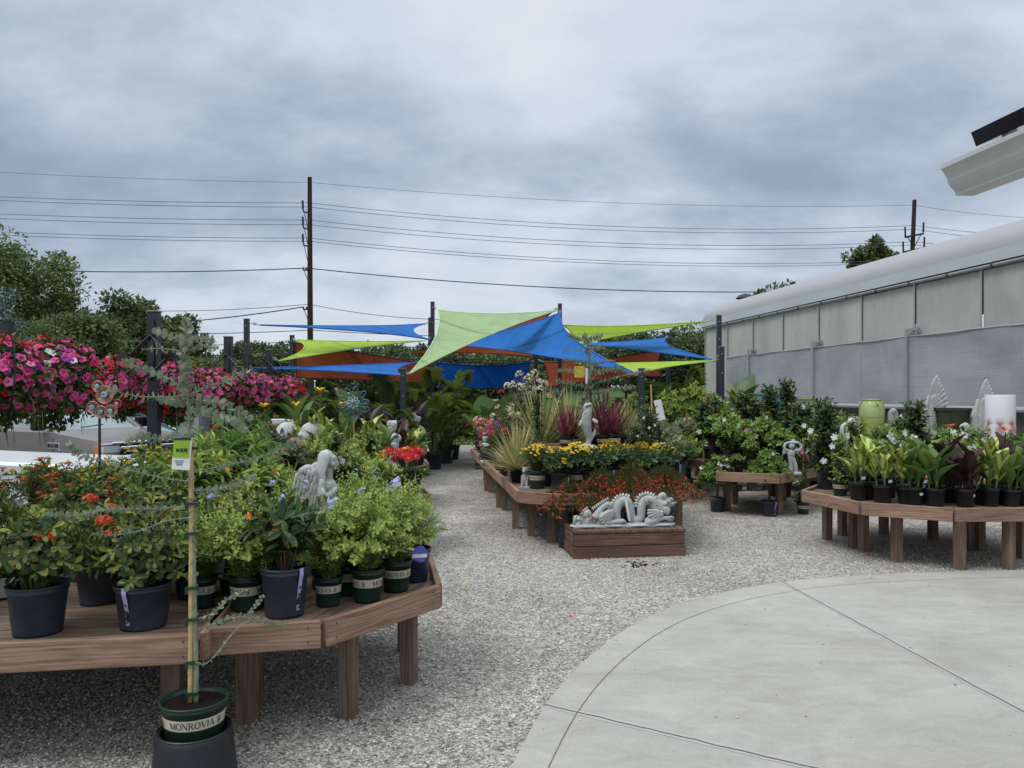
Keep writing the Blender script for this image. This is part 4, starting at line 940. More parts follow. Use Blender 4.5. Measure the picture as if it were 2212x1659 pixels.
PR = {}
def ixora(seed, r=.125, h=.23, kind='blue', H=.38, R=.29, tagc=None, nfl=3, tagang=-1.2):
    pt = pot(kind, r, h, tagc, tagang); z = h*.88
    f, tp = shrub(seed, H, R, 84, .058, .026, T_OBOV, ('ixora', 'ixora_y'), .026, 3, 1.6, .30, .05, z, .003, .5, .45, .10)
    out = pt+[f]; rs = np.random.RandomState(seed)
    for i in rs.choice(len(tp), nfl, replace=False):
        mb = MB(); cluster(mb, tp[i][0]+[0, -.01, .015], [0, -.3, 1], .040, 70, .010, 0, rs, .6); out.append(fl(mb, ['redor'], 'flower_head'))
    return out
def plumbago(seed, kind='green', r=.08, h=.165, H=.42, R=.24, nfl=2, tagc=None, stk=None):
    nfl = max(1, nfl-1)
    f, tp = shrub(seed, H, R, 74, .032, .015, T_OBOV, ('plumb', 'plumb_y'), .017, 3, 3, .12, .04, h*.88, .0014, .5, .5, .08, dome=.35)
    g, tp2 = shrub(seed+50, H*1.2, R*.8, 9, .028, .012, T_OBOV, ('plumb', 'plumb_y'), .024, 2, 5, .3, .04, h*.88, .0012, .6, .2, name='shoots', dome=.1)
    out = pot(kind, r, h, tagc)+[f, g]; rs = np.random.RandomState(seed)
    for i in rs.choice(len(tp2), nfl, replace=False):
        mb = MB()
        for k in range(9):
            a = nrm(rs.randn(3)+[0, 0, .5]); petals(mb, tp2[i][0]+a*.018+rs.randn(3)*.007, a, .009+.003*rs.rand(), 5, 0, .1, 1.2)
        out.append(fl(mb, ['blue'], 'flower_head'))
    if stk: out.append(stk)
    return out
def milkweed(seed, nfl=12, H=.68):
    f, tp = shrub(seed, H, .25, 19, .105, .017, T_LANCE, ('milk', 'milk_y'), .021, 2, 2, .25, .05, .2, .0024, .45, .28, .05, stemmat='stem_brown', dome=.25)
    out = pot('black', .115, .22)+[f]; rs = np.random.RandomState(seed)
    for i in range(min(nfl, len(tp))):
        mb = MB(); cluster(mb, tp[i][0]+[0, 0, .012], [0, 0, 1], .030, 30, .008, 0, rs, .35, 1); out.append(fl(mb, ['orange', 'redor'], 'flower_head'))
    return out
def lantana(seed, fm=('yellow', 'yelor'), nfl=16, H=.5, R=.3, pk='black', lm='lant', ym='plumb'):
    f, tp = shrub(seed, H, R, 52, .045, .026, T_OVAL, (lm, ym), .026, 2, 2, .25, .05, .2, .002, .5, .3, .04)
    out = pot(pk, .115, .22)+[f]; rs = np.random.RandomState(seed)
    for i in range(nfl):
        mb = MB(); cluster(mb, tp[-1-i][0]+[0, 0, .014], [0, 0, 1], .017, 16, .007, 0, rs, .5, 1); out.append(fl(mb, list(fm), 'flower_head'))
    return out
def bushy(seed, H, R, n, leaf, w, T, lm, ym, pk='black', r=.115, h=.22, fl_=(), gap=.03, whorl=2, z=None, tagc=None, col=False, base=.04, tips=2, droop=0, stk=(), big=.05, hv=.25, start=.25, up=.45, dome=.35):
    """fl_: list of (material, count, radius, style)"""
    zz = h*.88 if z is None else z
    f, tp = shrub(seed, H, R, n, leaf, w, T, (lm, ym), gap, whorl, tips, start, base, zz, .0025, up, hv, droop, 'stem_brown', col=col, dome=dome)
    out = pot(pk, r, h, tagc)+[f]+list(stk); rs = np.random.RandomState(seed+1); k = 0
    idx = rs.permutation(len(tp))
    for (m, cnt, rad, style) in fl_:
        for _ in range(cnt):
            p, d = tp[idx[k % len(tp)]]; k += 1; o = nrm(p*[1, 1, 0]+[0, -.02, 0]); mb = MB()
            if style == 'trumpet': trumpet(mb, p+o*.02, o+[0, -.6, .35], rad, 0, None)
            elif style == 'star': petals(mb, p+o*.02, o+[0, -.7, .4], rad, 5, 0, .15, .95)
            elif style == 'hib': petals(mb, p+o*.03, o+[0, -.9, .2], rad, 5, 0, .35, 1.5); mb.tube([p+o*.03, p+o*.03+nrm(o+[0, -.9, .2])*rad*.9], .004, 4)
            elif style == 'clus': cluster(mb, p, o+[0, 0, 1], rad, 22, rad*.3, 0, rs, .8)
            out.append(fl(mb, [m], 'flower'))
    if col:
        mb = MB(); mb.tube([(0, 0, zz-.03), (0, .004, zz+H*.98)], .006, 6); out.append(part('stake', mb.mesh('stake', 'bamboo')))
    return out
def canna(seed, lm='canna', H=.42, pk='black', r=.085, h=.165, nl=11, stk=(), flo=None, leafl=.27, wide=.105):
    rs = np.random.RandomState(seed); mb = MB(); z = h*.88; Pp, D, U, Ln = [], [], [], []
    for s_ in range(3):
        ph = s_*2.1+rs.rand(); b = np.array([math.cos(ph), math.sin(ph), 0])*r*.35; hh = H*(.55+.35*rs.rand()); top = b*2+[0, 0, z+hh]
        mb.tube([b+[0, 0, z], (b+top)/2+[0, 0, 0], top], [.009, .008, .005], 5, 1); m_ = nl//3+1
        for k in range(m_):
            f = .25+.75*k/m_; p = b+[0, 0, z]+(top-b-[0, 0, z])*f; a = ph+k*2.4+rs.rand()*.8; o = np.array([math.cos(a), math.sin(a), 0])
            Pp.append(p); D.append(o*(.75-.5*f)+[0, 0, .95]); U.append(-o+[0, 0, .5]); Ln.append(leafl*(.75+.4*rs.rand()))
    Ln = np.array(Ln); mb.leaves(T_CANNA, Pp, D, U, Ln, Ln*wide/.27, 0)
    out = pot(pk, r, h)+[part('foliage', mb.mesh('foliage', [lm, 'canna' if lm != 'canna_b' else 'canna_b'], smooth=True))]+list(stk)
    if flo:
        m, hf = flo; b = MB(); b.tube([(0, 0, z), (.01, 0, z+hf)], .006, 5); out.append(part('flower_stalk', b.mesh('flower_stalk', 'stem_green' if lm != 'canna_b' else 'canna_b')))
        fb = MB()
        for k in range(9):
            a = rs.rand()*6.28; d = np.array([math.cos(a), math.sin(a), .6]); fb.leaves(T_PET, [np.array([.01, 0, z+hf])+d*.01+[0, 0, .03*rs.rand()]], [d], [(0, 0, 1)], .065, .035)
        out.append(fl(fb, [m], 'flower_spike'))
    return out
def gerbera(seed, cols=('red',), nf=16, H=.3):
    rs = np.random.RandomState(seed); z = .2; mb = MB(); n = 46; a = rs.rand(n)*6.28; e = .35+.9*rs.rand(n)
    D = np.stack([np.cos(a), np.sin(a), e*.8], 1); mb.leaves(T_CANNA, D*[.02, .02, 0]+[0, 0, z], D, np.stack([-np.cos(a)*.3, -np.sin(a)*.3, np.ones(n)], 1), .2+.07*rs.rand(n), .062)
    out = pot('black', .115, .22)+[part('foliage', mb.mesh('foliage', 'lance' if False else 'mand', smooth=True))]
    for k in range(nf):
        aa = k*2.4; rr = .17*math.sqrt((k+.5)/nf); top = np.array([rr*math.cos(aa), rr*math.sin(aa), z+H*(.75+.35*rs.rand())]); st = MB()
        st.tube(bez((top[0]*.15, top[1]*.15, z), (top[0]*.5, top[1]*.5, z+.12), top, 6), .0025, 4)
        fb = MB(); ax = nrm(np.array([rr*math.cos(aa)*2, -.16+rr*math.sin(aa)*2, .32])); petals(fb, top, ax, .052, 15, 0, .12, 1.5, T_SMALL, rs.rand()); petals(fb, top+ax*.003, ax, .03, 12, 0, .3, 1.5, T_SMALL, rs.rand())
        fb.ball(top+ax*.004, .008, 1, 6, 4)
        out.append(part('flower', fb.mesh('flower', [cols[k % len(cols)], 'yelor' if cols[k % len(cols)] == 'red' else 'orange']), [part('flower_stalk', st.mesh('flower_stalk', 'stem_green'))]))
    return out
def spiky(seed, Ln=.6, n=150, w=.02, mats=('spike',), pk='black', r=.085, h=.165, spread=1.15, tagc=None, stk=(), upmin=.0):
    rs = np.random.RandomState(seed); mb = MB(); z = h*.9
    for i in range(n):
        a = i*2.39996; t = upmin+spread*(i/n)**.75+rs.randn()*.06; l = Ln*(.7+.45*rs.rand())*(1-.12*(i/n)); d0 = np.array([math.cos(a)*math.sin(t), math.sin(a)*math.sin(t), math.cos(t)])
        p0 = np.array([math.cos(a), math.sin(a), 0])*.015+[0, 0, z+.05*(1-i/n)]; p1 = p0+d0*l*.55; p2 = p0+d0*l*.96-[0, 0, l*.10*math.sin(t)*(.5+rs.rand())]
        c = bez(p0, p1, p2, 5); sd = nrm(np.cross(d0, [0, 0, 1.])); ww = w*np.array([.8, 1, .95, .6, .02])/2; V = []
        for q, k in zip(c, ww): V += [q-sd*k, q+[0, 0, -k*.5], q+sd*k]
        mb.add(V, [np.array([(3*j+e, 3*j+e+1, 3*j+e+4, 3*j+e+3) for j in range(4) for e in (0, 1)])], i % len(mats))
    return pot(pk, r, h, tagc)+[part('foliage', mb.mesh('foliage', list(mats)))]+list(stk)
def frond(mb, p0, az, L_, rise, arch, leafl, nl=46, m=0, rs=None, w=.022, bare=.22):
    d = np.array([math.cos(az), math.sin(az), 0]); c = bez(p0, np.asarray(p0)+d*L_*.28+[0, 0, rise], np.asarray(p0)+d*L_*arch+[0, 0, rise*(1.15-.55*arch)], 14)
    mb.tube(c, np.linspace(.014, .003, 14), 4, 1); sd = np.array([-d[1], d[0], 0]); Pp, D, U, Ls = [], [], [], []
    for k in range(nl):
        f = bare+(1-bare)*k/nl; i = f*13; j = min(12, int(i)); p = c[j]+(c[j+1]-c[j])*(i-j); t = nrm(c[j+1]-c[j])
        for s_ in (-1, 1):
            l = leafl*(.35+.65*math.sin(PI*min(1, (f-bare)/(1-bare)*.82+.14)))*(.9+.2*rs.rand()); Pp.append(p); D.append(sd*s_*.9+t*(.55+.5*f)+[0, 0, .12+.1*rs.randn()]); U.append([0, 0, 1]); Ls.append(l)
    mb.leaves(T_STRAP2, Pp, D, U, Ls, w, m)
T_STRAP2 = leaf_t(((0, .5), (.4, 1.), (1, 0)), .5, .22)
def palm(seed, H=1.8, n=12, leafl=.34, potr=.2, poth=.33, arch=.8, m=('palm', 'palm_y'), nl=44, w=.026, kind='black', tagc=None):
    rs = np.random.RandomState(seed); out = pot(kind, potr, poth, tagc)
    for i in range(n):
        mb = MB(); az = i*2.39996+rs.rand()*.5; q = i/n; L_ = H*(.75+.25*rs.rand())
        frond(mb, (math.cos(az)*.03, math.sin(az)*.03, poth*.85), az, L_*(.35+.55*q), H*(1.0-.45*q)*(.9+.2*rs.rand()), arch, leafl, nl, 0, rs, w)
        out.append(part('frond', mb.mesh('frond', [m[0] if i % 3 else m[1], 'stem_green'])))
    return out
def fanpalm(seed, H=1.2, n=26):
    rs = np.random.RandomState(seed); out = pot('blue', .16, .30, 'tag_white', -1.0, .03)
    for i in range(n):
        mb = MB(); az = i*2.4+rs.rand(); q = i/n; top = np.array([math.cos(az)*(.12+.55*q), math.sin(az)*(.12+.55*q), .3+H*(.95-.65*q)*(.85+.3*rs.rand())]); mb.tube(bez((0, 0, .28), (top[0]*.3, top[1]*.3, top[2]*.8), top, 6), .006, 4, 1)
        d = nrm(np.array([math.cos(az), math.sin(az), -.15])); s_ = nrm(np.cross(d, [0, 0, 1.])); k = 15; a = np.linspace(-1.5, 1.5, k)
        mb.leaves(T_STRAP, np.repeat(top[None], k, 0), np.cos(a)[:, None]*d+np.sin(a)[:, None]*s_+np.array([0, 0, -.25]), np.repeat([[0, 0, 1.]], k, 0), .30*(.8+.3*rs.rand(k)), .03, 0)
        out.append(part('frond', mb.mesh('frond', [['palm', 'palm_y', 'palm'][i % 3], 'stem_green'])))
    return out
def standard(seed, trunk=.6, R=.24, lm='mand', ym='mand_y', leaf=.075, w=.034, pk='navy', r=.115, h=.22, fl_=(), n=60, twist=True, tagc=None, stk=(), T=T_OVAL, el=1.0, gap=.03):
    """little tree: bare stem and round head"""
    rs = np.random.RandomState(seed); z = h*.88
    f, tp = shrub(seed, R*1.7*el, R, n, leaf, w, T, (lm, ym), gap, 3, 2.4, .2, .02, z+trunk-.06, .0022, .5, .35, .1, 'stem_brown', dome=.7)
    g, _ = shrub(seed+9, R*.5, R*.95, n//2, leaf, w, T, (lm, lm), gap, 3, 0, .3, .02, z+trunk-.03, .0022, .3, .5, R*.9, 'stem_brown', name='lower_foliage')
    mb = MB(); t = np.linspace(0, 1, 16)
    for s_ in ((0, PI) if twist else (0,)):
        mb.tube(np.stack([.012*np.cos(t*14+s_)*twist, .012*np.sin(t*14+s_)*twist, z-.01+t*(trunk+.05)], 1), .009, 6)
    out = pot(pk, r, h, tagc)+[part('trunk', mb.mesh('trunk', 'bark', smooth=True)), f, g]+list(stk); idx = rs.permutation(len(tp)); k = 0
    for (m, cnt, rad, style) in fl_:
        for _ in range(cnt):
            p, d = tp[idx[k % len(tp)]]; k += 1; o = nrm((p-[0, 0, z+trunk])+[0, -.03, 0]); b = MB(); petals(b, p+o*.02, o+[0, -.8, .2], rad, 5, 0, .15, .95); out.append(fl(b, [m], 'flower'))
    return out
def elephant(seed, H=1.1, n=15, pk='black', big=.5):
    rs = np.random.RandomState(seed); out = pot(pk, .19, .32)
    for i in range(n):
        mb = MB(); az = i*2.4; q = i/n; top = np.array([math.cos(az)*.35*q, math.sin(az)*.35*q, .3+H*(.95-.45*q)]); mb.tube(bez((0, 0, .28), (top[0]*.2, top[1]*.2, top[2]*.7), top, 6), .016, 5, 1)
        d = np.array([math.cos(az)*.45, math.sin(az)*.45, .8-1.1*q]); s_ = big*(.8+.35*rs.rand()); mb.leaves(T_HEART, [top], [d], [np.array([-math.cos(az), -math.sin(az)-.4, .4])], s_, s_*.72, 0)
        out.append(part('leaf', mb.mesh('leaf', [['mand', 'palm_y', 'dark'][i % 3], 'stem_green'], smooth=True)))
    return out
def russelia(seed, n=300):
    rs = np.random.RandomState(seed); mb = MB(); z = .18; fb = MB(); out = pot('black', .1, .2)
    for i in range(n):
        a = rs.rand()*6.28; q = rs.rand(); rr = .08+.36*q; hh = .26*(1-.35*q)*(.6+.7*rs.rand()); d = np.array([math.cos(a), math.sin(a), 0]); c = bez(d*.03+[0, 0, z], d*rr*.4+[0, 0, z+hh*1.25], d*rr+[0, 0, z+hh*(.75-.95*q)], 7)
        mb.tube(c, [.0018, .0017, .0016, .0014, .0012, .001, .0007], 3, 0, False)
        for j in range(2, 7):
            for _ in range(4): mb.leaves(T_SMALL, [c[j]], [nrm(c[j]-c[j-1])+rs.randn(3)*.55], [(0, 0, 1)], .05*rs.rand()+.02, .0028, 0)
        if rs.rand() < .42 and q > .15:
            for j in (4, 5, 6):
                for _ in range(2):
                    p = c[j]+rs.randn(3)*.008; e = p+nrm(rs.randn(3)*.6+[0, 0, -.5])*.02; fb.tube([p, e], [.003, .005], 4)
    return out+[part('foliage', mb.mesh('foliage', 'russ')), part('blossoms', fb.mesh('blossoms', 'coralred'), kind='stuff')]
M['coralred'] = L('coral red tube flower', [(.72, .05, .05), (.8, .10, .09), (.6, .03, .04)], .6, .2)
def coreopsis(seed, pk='green', nf=70, R=.19, H=.3, r=.1, h=.2, back=False):
    rs = np.random.RandomState(seed)
    f, tp = shrub(seed, H, R, 95, .04, .005, T_SMALL, ('core', 'core'), .012, 3, 2, .1, .05, h*.88, .001, .8, .2, .02, dome=.3)
    fb = MB()
    for k in range(nf):
        a = rs.rand()*6.28; q = math.sqrt(rs.rand()); p = np.array([math.cos(a)*q*R*1.05, math.sin(a)*q*R*1.05, h*.88+H*(1.03-.3*q*q)+.015*rs.randn()]); petals(fb, p, [.2*math.cos(a), .2*math.sin(a)-.35, 1], .019, 8, 0, .1, 1.0, T_SMALL); fb.ball(p+[0, -.001, .003], .005, 1, 5, 3)
    return pot(pk, r, h)+[f, part('blossoms', fb.mesh('blossoms', ['yellow', 'yelor']), kind='stuff')]

def petbasket(seed, R=.33, drop=.5, nfl=240, fr=.03, white=0):
    """hanging basket mounded with petunias; origin at the pot base"""
    rs = np.random.RandomState(seed); mb = MB(); out = []
    pm = MB(); pm.lathe([(.12, 0), (.125, 0), (.17, .17), (.18, .17), (.18, .19), (.165, .19), (.15, .15)], 20, cap=(True, False))
    def hull(d, k=1.0): 
        return np.stack([d[:, 0]*R, d[:, 1]*R, np.where(d[:, 2] > 0, d[:, 2]*R*.85, d[:, 2]*drop)], 1)*k+[0, 0, .2]
    n = 2600; d = nrm(rs.randn(n, 3)); k = .72+.30*rs.rand(n); lump = 1+.10*np.sin(d[:, 0]*7+seed)*np.cos(d[:, 2]*6+d[:, 1]*5); Pp = hull(d, 1)*1
    Pp = (Pp-[0, 0, .2])*(k*lump)[:, None]+[0, 0, .2]; mb.leaves(T_OVAL, Pp, d+rs.randn(n, 3)*.5+[0, 0, -.25], d+[0, 0, .4], .042, .026, 0)
    for i in range(9):
        a = rs.rand()*6.28; q = np.array([math.cos(a), math.sin(a), 0]); mb.tube(bez(q*.1+[0, 0, .2], q*R*1.1+[0, 0, .1], q*R*1.02+[0, 0, -drop*.9*rs.rand()], 6), .003, 3, 1, False)
    cols = {0: MB(), 1: MB(), 2: MB(), 3: MB()}
    m_ = nfl; i = np.arange(m_)+.5; ph = np.arccos(1-1.72*i/m_); th = i*PI*(1+5**.5); dd = np.stack([np.cos(th)*np.sin(ph), np.sin(th)*np.sin(ph), np.cos(ph)], 1); dd = nrm(dd+rs.randn(m_, 3)*.10)
    lump = 1+.10*np.sin(dd[:, 0]*7+seed)*np.cos(dd[:, 2]*6+dd[:, 1]*5); Q = (hull(dd)-[0, 0, .2])*(lump*1.03)[:, None]+[0, 0, .2]
    for p, q in zip(Q, dd):
        s_ = math.sin(p[0]*9+seed)+math.sin(p[2]*11+p[1]*8+seed*2)+.6*rs.randn()
        if q[2] < -.1 and rs.rand() < .3: continue
        c = 1 if s_ > .75 else (2 if s_ < -2.1 else 0)
        if c == 0 and rs.rand() < white: c = 3
        trumpet(cols[c], p, nrm(q+[0, 0, .15]+rs.randn(3)*.28), fr*(.85+.3*rs.rand()), 0, 1, 5, .9)
    out = [part('hanging_pot', pm.mesh('hanging_pot', 'pot_black')), part('foliage', mb.mesh('foliage', ['lant', 'stem_green']))]
    for c, (nm_, mt_, th_) in enumerate((('pink', 'pink', 'throat'), ('red', 'red', 'throat'), ('purple', 'purple', 'throat'), ('white', 'white', 'yellow'))):
        if cols[c].n: out.append(part('blossoms', cols[c].mesh('blossoms', [mt_, th_]), label=nm_+' petunia blooms', kind='stuff'))
    ch = MB()
    for a in (0, 2.1, 4.2): ch.tube([(.17*math.cos(a), .17*math.sin(a), .19), (0, 0, .75)], .003, 4)
    return out+[part('hanger', ch.mesh('hanger', 'panel_blk'))]

# ================================================================== wooden benches
BK = .955                                                        # benches stand 0.60 m high: ground position of what was first paced out for 0.55 m
def lift(z): return EYE-(EYE-z)*BK
def bench(name, poly, ztop, lab, legs, grp='low cedar sales benches', joints=(), deck_dir=0., bw=.127, fascia_mat='wood', lw=.08, slats=.14, skip=()):
    """poly: outline counter-clockwise; fascia board top at ztop, deck 4 cm below"""
    legs = [q if isinstance(q, np.ndarray) else np.array(q)*BK for q in legs]; ztop = lift(ztop)
    poly = [np.array(p[:2], float)*BK for p in poly]; c_ = sum(poly)/len(poly)
    for i_, q in enumerate(legs):                                # keep every leg under the deck, behind the fascia
        for _ in range(60):
            if all(((b-a)[0]*(q-a)[1]-(b-a)[1]*(q-a)[0])/np.linalg.norm(b-a) > .075 for a, b in zip(poly, poly[1:]+poly[:1])): break
            q = q+(c_-q)*.03
        legs[i_] = q
    cen = sum(poly)/len(poly)
    t = thing(name, lab, 'bench', (cen[0], cen[1], 0), group=grp); q = [p-cen for p in poly]; n = len(q)
    for i in range(n):
        if i in skip: continue
        a, b = q[i], q[(i+1) % n]; d = nrm(b-a); mb = MB(); mb.board(a+d*.003, b-d*.003, bw, .036, z0=ztop-bw)
        kn = MB()
        for s_ in (.06, np.linalg.norm(b-a)-.06):
            for zz in (.035, .1):
                p = a+d*s_+np.array([d[1], -d[0]])*.0375; kn.ball((p[0], p[1], ztop-bw+zz), (.0045, .0045, .0045), k=5, n=3)
        o = mb.build('fascia_board', fascia_mat, t); o2 = kn.build('nails', 'darkrub', o)
    # deck: slats clipped to the outline
    ca, sa = math.cos(deck_dir), math.sin(deck_dir); rot = np.array([[ca, sa], [-sa, ca]]); pr = [rot@p for p in q]
    ys = [p[1] for p in pr]; y = min(ys)+.003; zt = ztop-.035
    def span(yy):
        xs = []
        for i in range(n):
            a, b = pr[i], pr[(i+1) % n]
            if (a[1]-yy)*(b[1]-yy) < 0: xs.append(a[0]+(b[0]-a[0])*(yy-a[1])/(b[1]-a[1]))
        return (min(xs)+.004, max(xs)-.004) if len(xs) >= 2 else None
    while y+slats < max(ys)+.1:
        y1 = min(y+slats-.006, max(ys)-.004); s0, s1 = span(y+.002), span(y1-.002)
        if s0 and s1 and y1 > y+.02:
            V = np.array([(s0[0], y), (s0[1], y), (s1[1], y1), (s1[0], y1)])@rot
            L0 = np.array([(s0[0], y, 0), (s0[1], y, 0), (s1[1], y1, 0), (s1[0], y1, 0)])+[random.random()*30, 0, 0]
            mb = MB(); VV = [(v[0], v[1], zt-.03) for v in V]+[(v[0], v[1], zt) for v in V]
            mb.add(VV, [np.array([(3, 2, 1, 0), (4, 5, 6, 7), (0, 1, 5, 4), (1, 2, 6, 5), (2, 3, 7, 6), (3, 0, 4, 7)])], 0, np.concatenate([L0, L0+[0, 0, .03]])); mb.build('deck_slat', 'wood_deck', t)
        y += slats
    for (lx, ly) in legs:
        a = np.array([lx, ly])-cen; mb = MB(); hh = ztop-.066; mb.box((a[0], a[1], hh/2), (lw, lw, hh), rz=.12+deck_dir, ax=2); mb.build('leg', 'wood_leg', t)
    return t
def legp(*pp): return [np.array(G(x, y)[:2]) for x, y in pp]
# ================================================================== benches
DK = .515; DKT = None
bench('potting_bench', [(-3.9, 3.19), (-2.9, 3.34), (-1.444, 3.556), (-1.74, 5.54), (-4.2, 5.17)], .55, 'nearest cedar bench running off the left edge, two knots in its front board', [(-1.63, 3.68), (-3.3, 3.42), (-1.83, 5.3), (-3.9, 5.0), (-2.6, 5.2)], deck_dir=.149)
bench('potting_bench', [(-1.43, 3.655), (-.934, 3.77), (-.4427, 4.459), (-.578, 5.243), (-1.05, 5.72), (-1.70, 5.62)], .55, 'wedge shaped cedar bench end beside the gravel path at front left', legp((526, 1562), (753, 1547), (883, 1475))+[(-1.52, 4.1), (-.72, 5.2), (-1.5, 5.45)], deck_dir=1.25)
bench('potting_bench', [(-4.6, 5.55), (-1.9, 5.95), (-2.0, 6.9), (-4.7, 6.5)], .55, 'bench of tall leafy plants behind the front left benches', [(-2.05, 6.05), (-4.4, 5.7), (-2.1, 6.8), (-4.5, 6.4)])
bench('potting_bench', [(-4.4, 7.0), (-1.75, 7.3), (-1.2, 7.76), (-.93, 8.52), (-1.1, 9.2), (-4.2, 9.0)], .55, 'left bench whose corner sticks out below the gerberas', [(-1.25, 7.95), (-1.02, 8.5), (-1.25, 9.05), (-3.9, 7.3), (-4, 8.8)])
bench('potting_bench', [(-4.6, 10.4), (-2.3, 10.5), (-1.6, 11.3), (-1.35, 12.2), (-1.5, 13.1), (-4.6, 12.9)], .55, 'left bench further up the path under the cannas', [(-1.5, 12.2), (-1.65, 13), (-1.75, 11.4), (-4.4, 12.7)])
bench('potting_bench', [(-4.9, 14.9), (-2.1, 14.9), (-1.8, 15.9), (-2.0, 16.6), (-4.9, 16.5)], .55, 'farthest left bench just before the palms', [(-1.95, 15.9), (-2.15, 16.4), (-4.7, 16.3)])
BR = [(-.811, 15.68), (-.62, 14.2), (-.36, 12.2), (-.08, 10.15), (.09, 8.79), (.46, 8.54), (1.55, 8.66), (2.08, 9.09), (2.25, 10.5), (2.0, 13.0), (1.2, 15.7)]
bench('potting_bench', BR, .55, 'long central cedar bench running back along the path', legp((1099.5, 1148), (1147, 1158), (1190, 1172), (1090, 1102), (1078, 1096), (1060, 1064), (1051, 1060), (1034, 1030))+[(2.0, 9.25), (2.05, 10.4), (1.5, 8.8)], deck_dir=-.15)
rs_ = bench('display_riser', [(.45, 11.25), (1.95, 11.35), (1.95, 12.3), (.45, 12.2)], .875, 'raised shelf on the central bench carrying the fish statue', [], bw=.09)
for lx, ly in ((-.7, -.4), (.7, -.35), (.7, .4), (-.7, .4)):
    mb = MB(); mb.box((lx*BK, ly*BK, (lift(.515)+lift(.875)-.1)/2), (.07, .07, lift(.875)-.1-lift(.515))); mb.build('leg', 'wood_leg', rs_)
bench('potting_bench', [(2.35, 13.1), (3.3, 12.85), (3.75, 13.9), (3.4, 15.3), (2.1, 15.3)], .55, 'small bench behind the black pot with the orange photo tag', legp((1500, 1031), (1521, 1030))+[(3.3, 15)])
bench('potting_bench', [(2.94, 10.95), (3.71, 10.66), (4.63, 11.64), (4.6, 12.6), (3.6, 13.0), (3.35, 12.2)], .55, 'middle right bench with the cherub statue near its corner', legp((1561, 1104), (1683, 1110))+[(4.5, 11.8), (3.5, 12.1), (4.4, 12.5)])
bench('potting_bench', [(3.366, 8.85), (3.485, 8.393), (3.582, 7.886), (4.278, 7.46), (5.05, 7.5), (5.9, 8.3), (5.8, 9.6), (4.2, 9.9), (3.74, 9.37)], .55, 'octagonal cedar bench at the right packed with cannas', legp((1787, 1166), (1820, 1157), (1844, 1184), (1865, 1191), (1937, 1214), (2073, 1230), (2179, 1229), (2207, 1206), (1909, 1154), (2015, 1166), (2093, 1189), (2116, 1190)), deck_dir=.1)
bench('potting_bench', [(4.4, 13.7), (6.7, 13.7), (6.7, 14.9), (4.4, 14.9)], .3987, 'low bench of square glazed pots close to the greenhouse wall', [(4.6, 13.9), (6.5, 13.9), (4.6, 14.7), (6.5, 14.7)])
bench('potting_bench', [(4.9, 11.3), (9.6, 11.3), (9.6, 13.1), (4.9, 13.1)], .3987, 'low bench of statues and glazed pots behind the right cannas', [(5.1, 11.5), (7.2, 11.5), (9.4, 11.5), (5.1, 12.6)])

def pb(px, py, r=.1, z=None):
    z = lift(DK) if z is None else z
    g = G(px, py, z); d = nrm(g[:2]); return np.array([g[0]+d[0]*r, g[1]+d[1]*r, z])
_pc = [0]
def setp(proto, name, cat, lab, loc, rz=0., sc=1., group=None):
    _pc[0] += 1
    if not isinstance(loc, np.ndarray) and loc[2] > .2: loc = (loc[0]*BK, loc[1]*BK, lift(loc[2])); sc = sc*BK
    t = place(proto, name, lab, cat, loc, rz, group, sc); rr = np.random.RandomState(_pc[0]); a, b = rr.randn(2)*.035
    for c in t.children:
        if c.name.split('.')[0] not in ('pot', 'soil', 'price_tag', 'plant_tag', 'hanging_pot', 'hanger', 'stake', 'trunk'): c.rotation_euler = (c.rotation_euler.x+a, c.rotation_euler.y+b, c.rotation_euler.z); 
    t.scale = tuple(np.array(t.scale)*[1, 1, 1+.05*rr.randn()]) if cat != 'hanging basket' else t.scale
    return t
RS = np.random.RandomState(11)
# ---------------------------------------------------------------- front left: ixora
IX = [ixora(1, nfl=3), ixora(2, nfl=0, tagc='tag_lilac', tagang=-1.78), ixora(3, nfl=2, H=.38), ixora(4, kind='navy', nfl=0, r=.105)]
g1 = 'ixora shrubs on the front left bench'
setp(IX[0], 'potted_ixora', 'potted plant', 'ixora with red orange flower heads in a scuffed slate pot at the front bench edge', pb(82, 1381, .125), .5, 1, g1)
setp(IX[1], 'potted_ixora', 'potted plant', 'ixora without flowers in a slate pot with a long lilac price tag', pb(310, 1368, .125), 0., 1, g1)
setp(IX[2], 'potted_ixora', 'potted plant', 'ixora whose slate pot shows between and behind the two front slate pots', pb(214, 1312, .115), 2.1, .9, g1)
setp(IX[3], 'potted_ixora', 'potted plant', 'ixora in a near black pot directly behind the bamboo stake', pb(419, 1299, .11), 1, 1, g1)
for i, (x, y, lab, k) in enumerate(((-2.9, 4.05, 'ixora at the left frame edge beside a white statue', 2), (-2.62, 4.75, 'ixora in the second row with yellow tips under the milkweed', 0), (-2.15, 4.75, 'ixora in the second row behind the lilac tagged pot', 1), (-1.82, 5.05, 'ixora in the back row of the front bench right of the others', 2), (-3.25, 4.6, 'ixora partly cut by the left frame edge in the second row', 3), (-2.05, 4.3, 'ixora filling the gap behind the two front slate pots', 0), (-1.6, 4.55, 'ixora behind the bright blue pot', 2))):
    setp([p for p in IX[k] if p['name'] != 'price_tag'], 'potted_ixora', 'potted plant', lab, (x, y, DK), 1.3*i+.4, 1.06, g1)
mb = MB(); mb.lathe([(.07, 0), (.08, .0), (.10, .15), (.105, .17), (.095, .17)], 20, cap=(True, False)); t = thing('blue_pot', 'bright blue empty pot behind the bamboo stake on the front left bench', 'pot', pb(476, 1253, .09)); mb.build('pot_body', 'pot_bright', t, smooth=True)
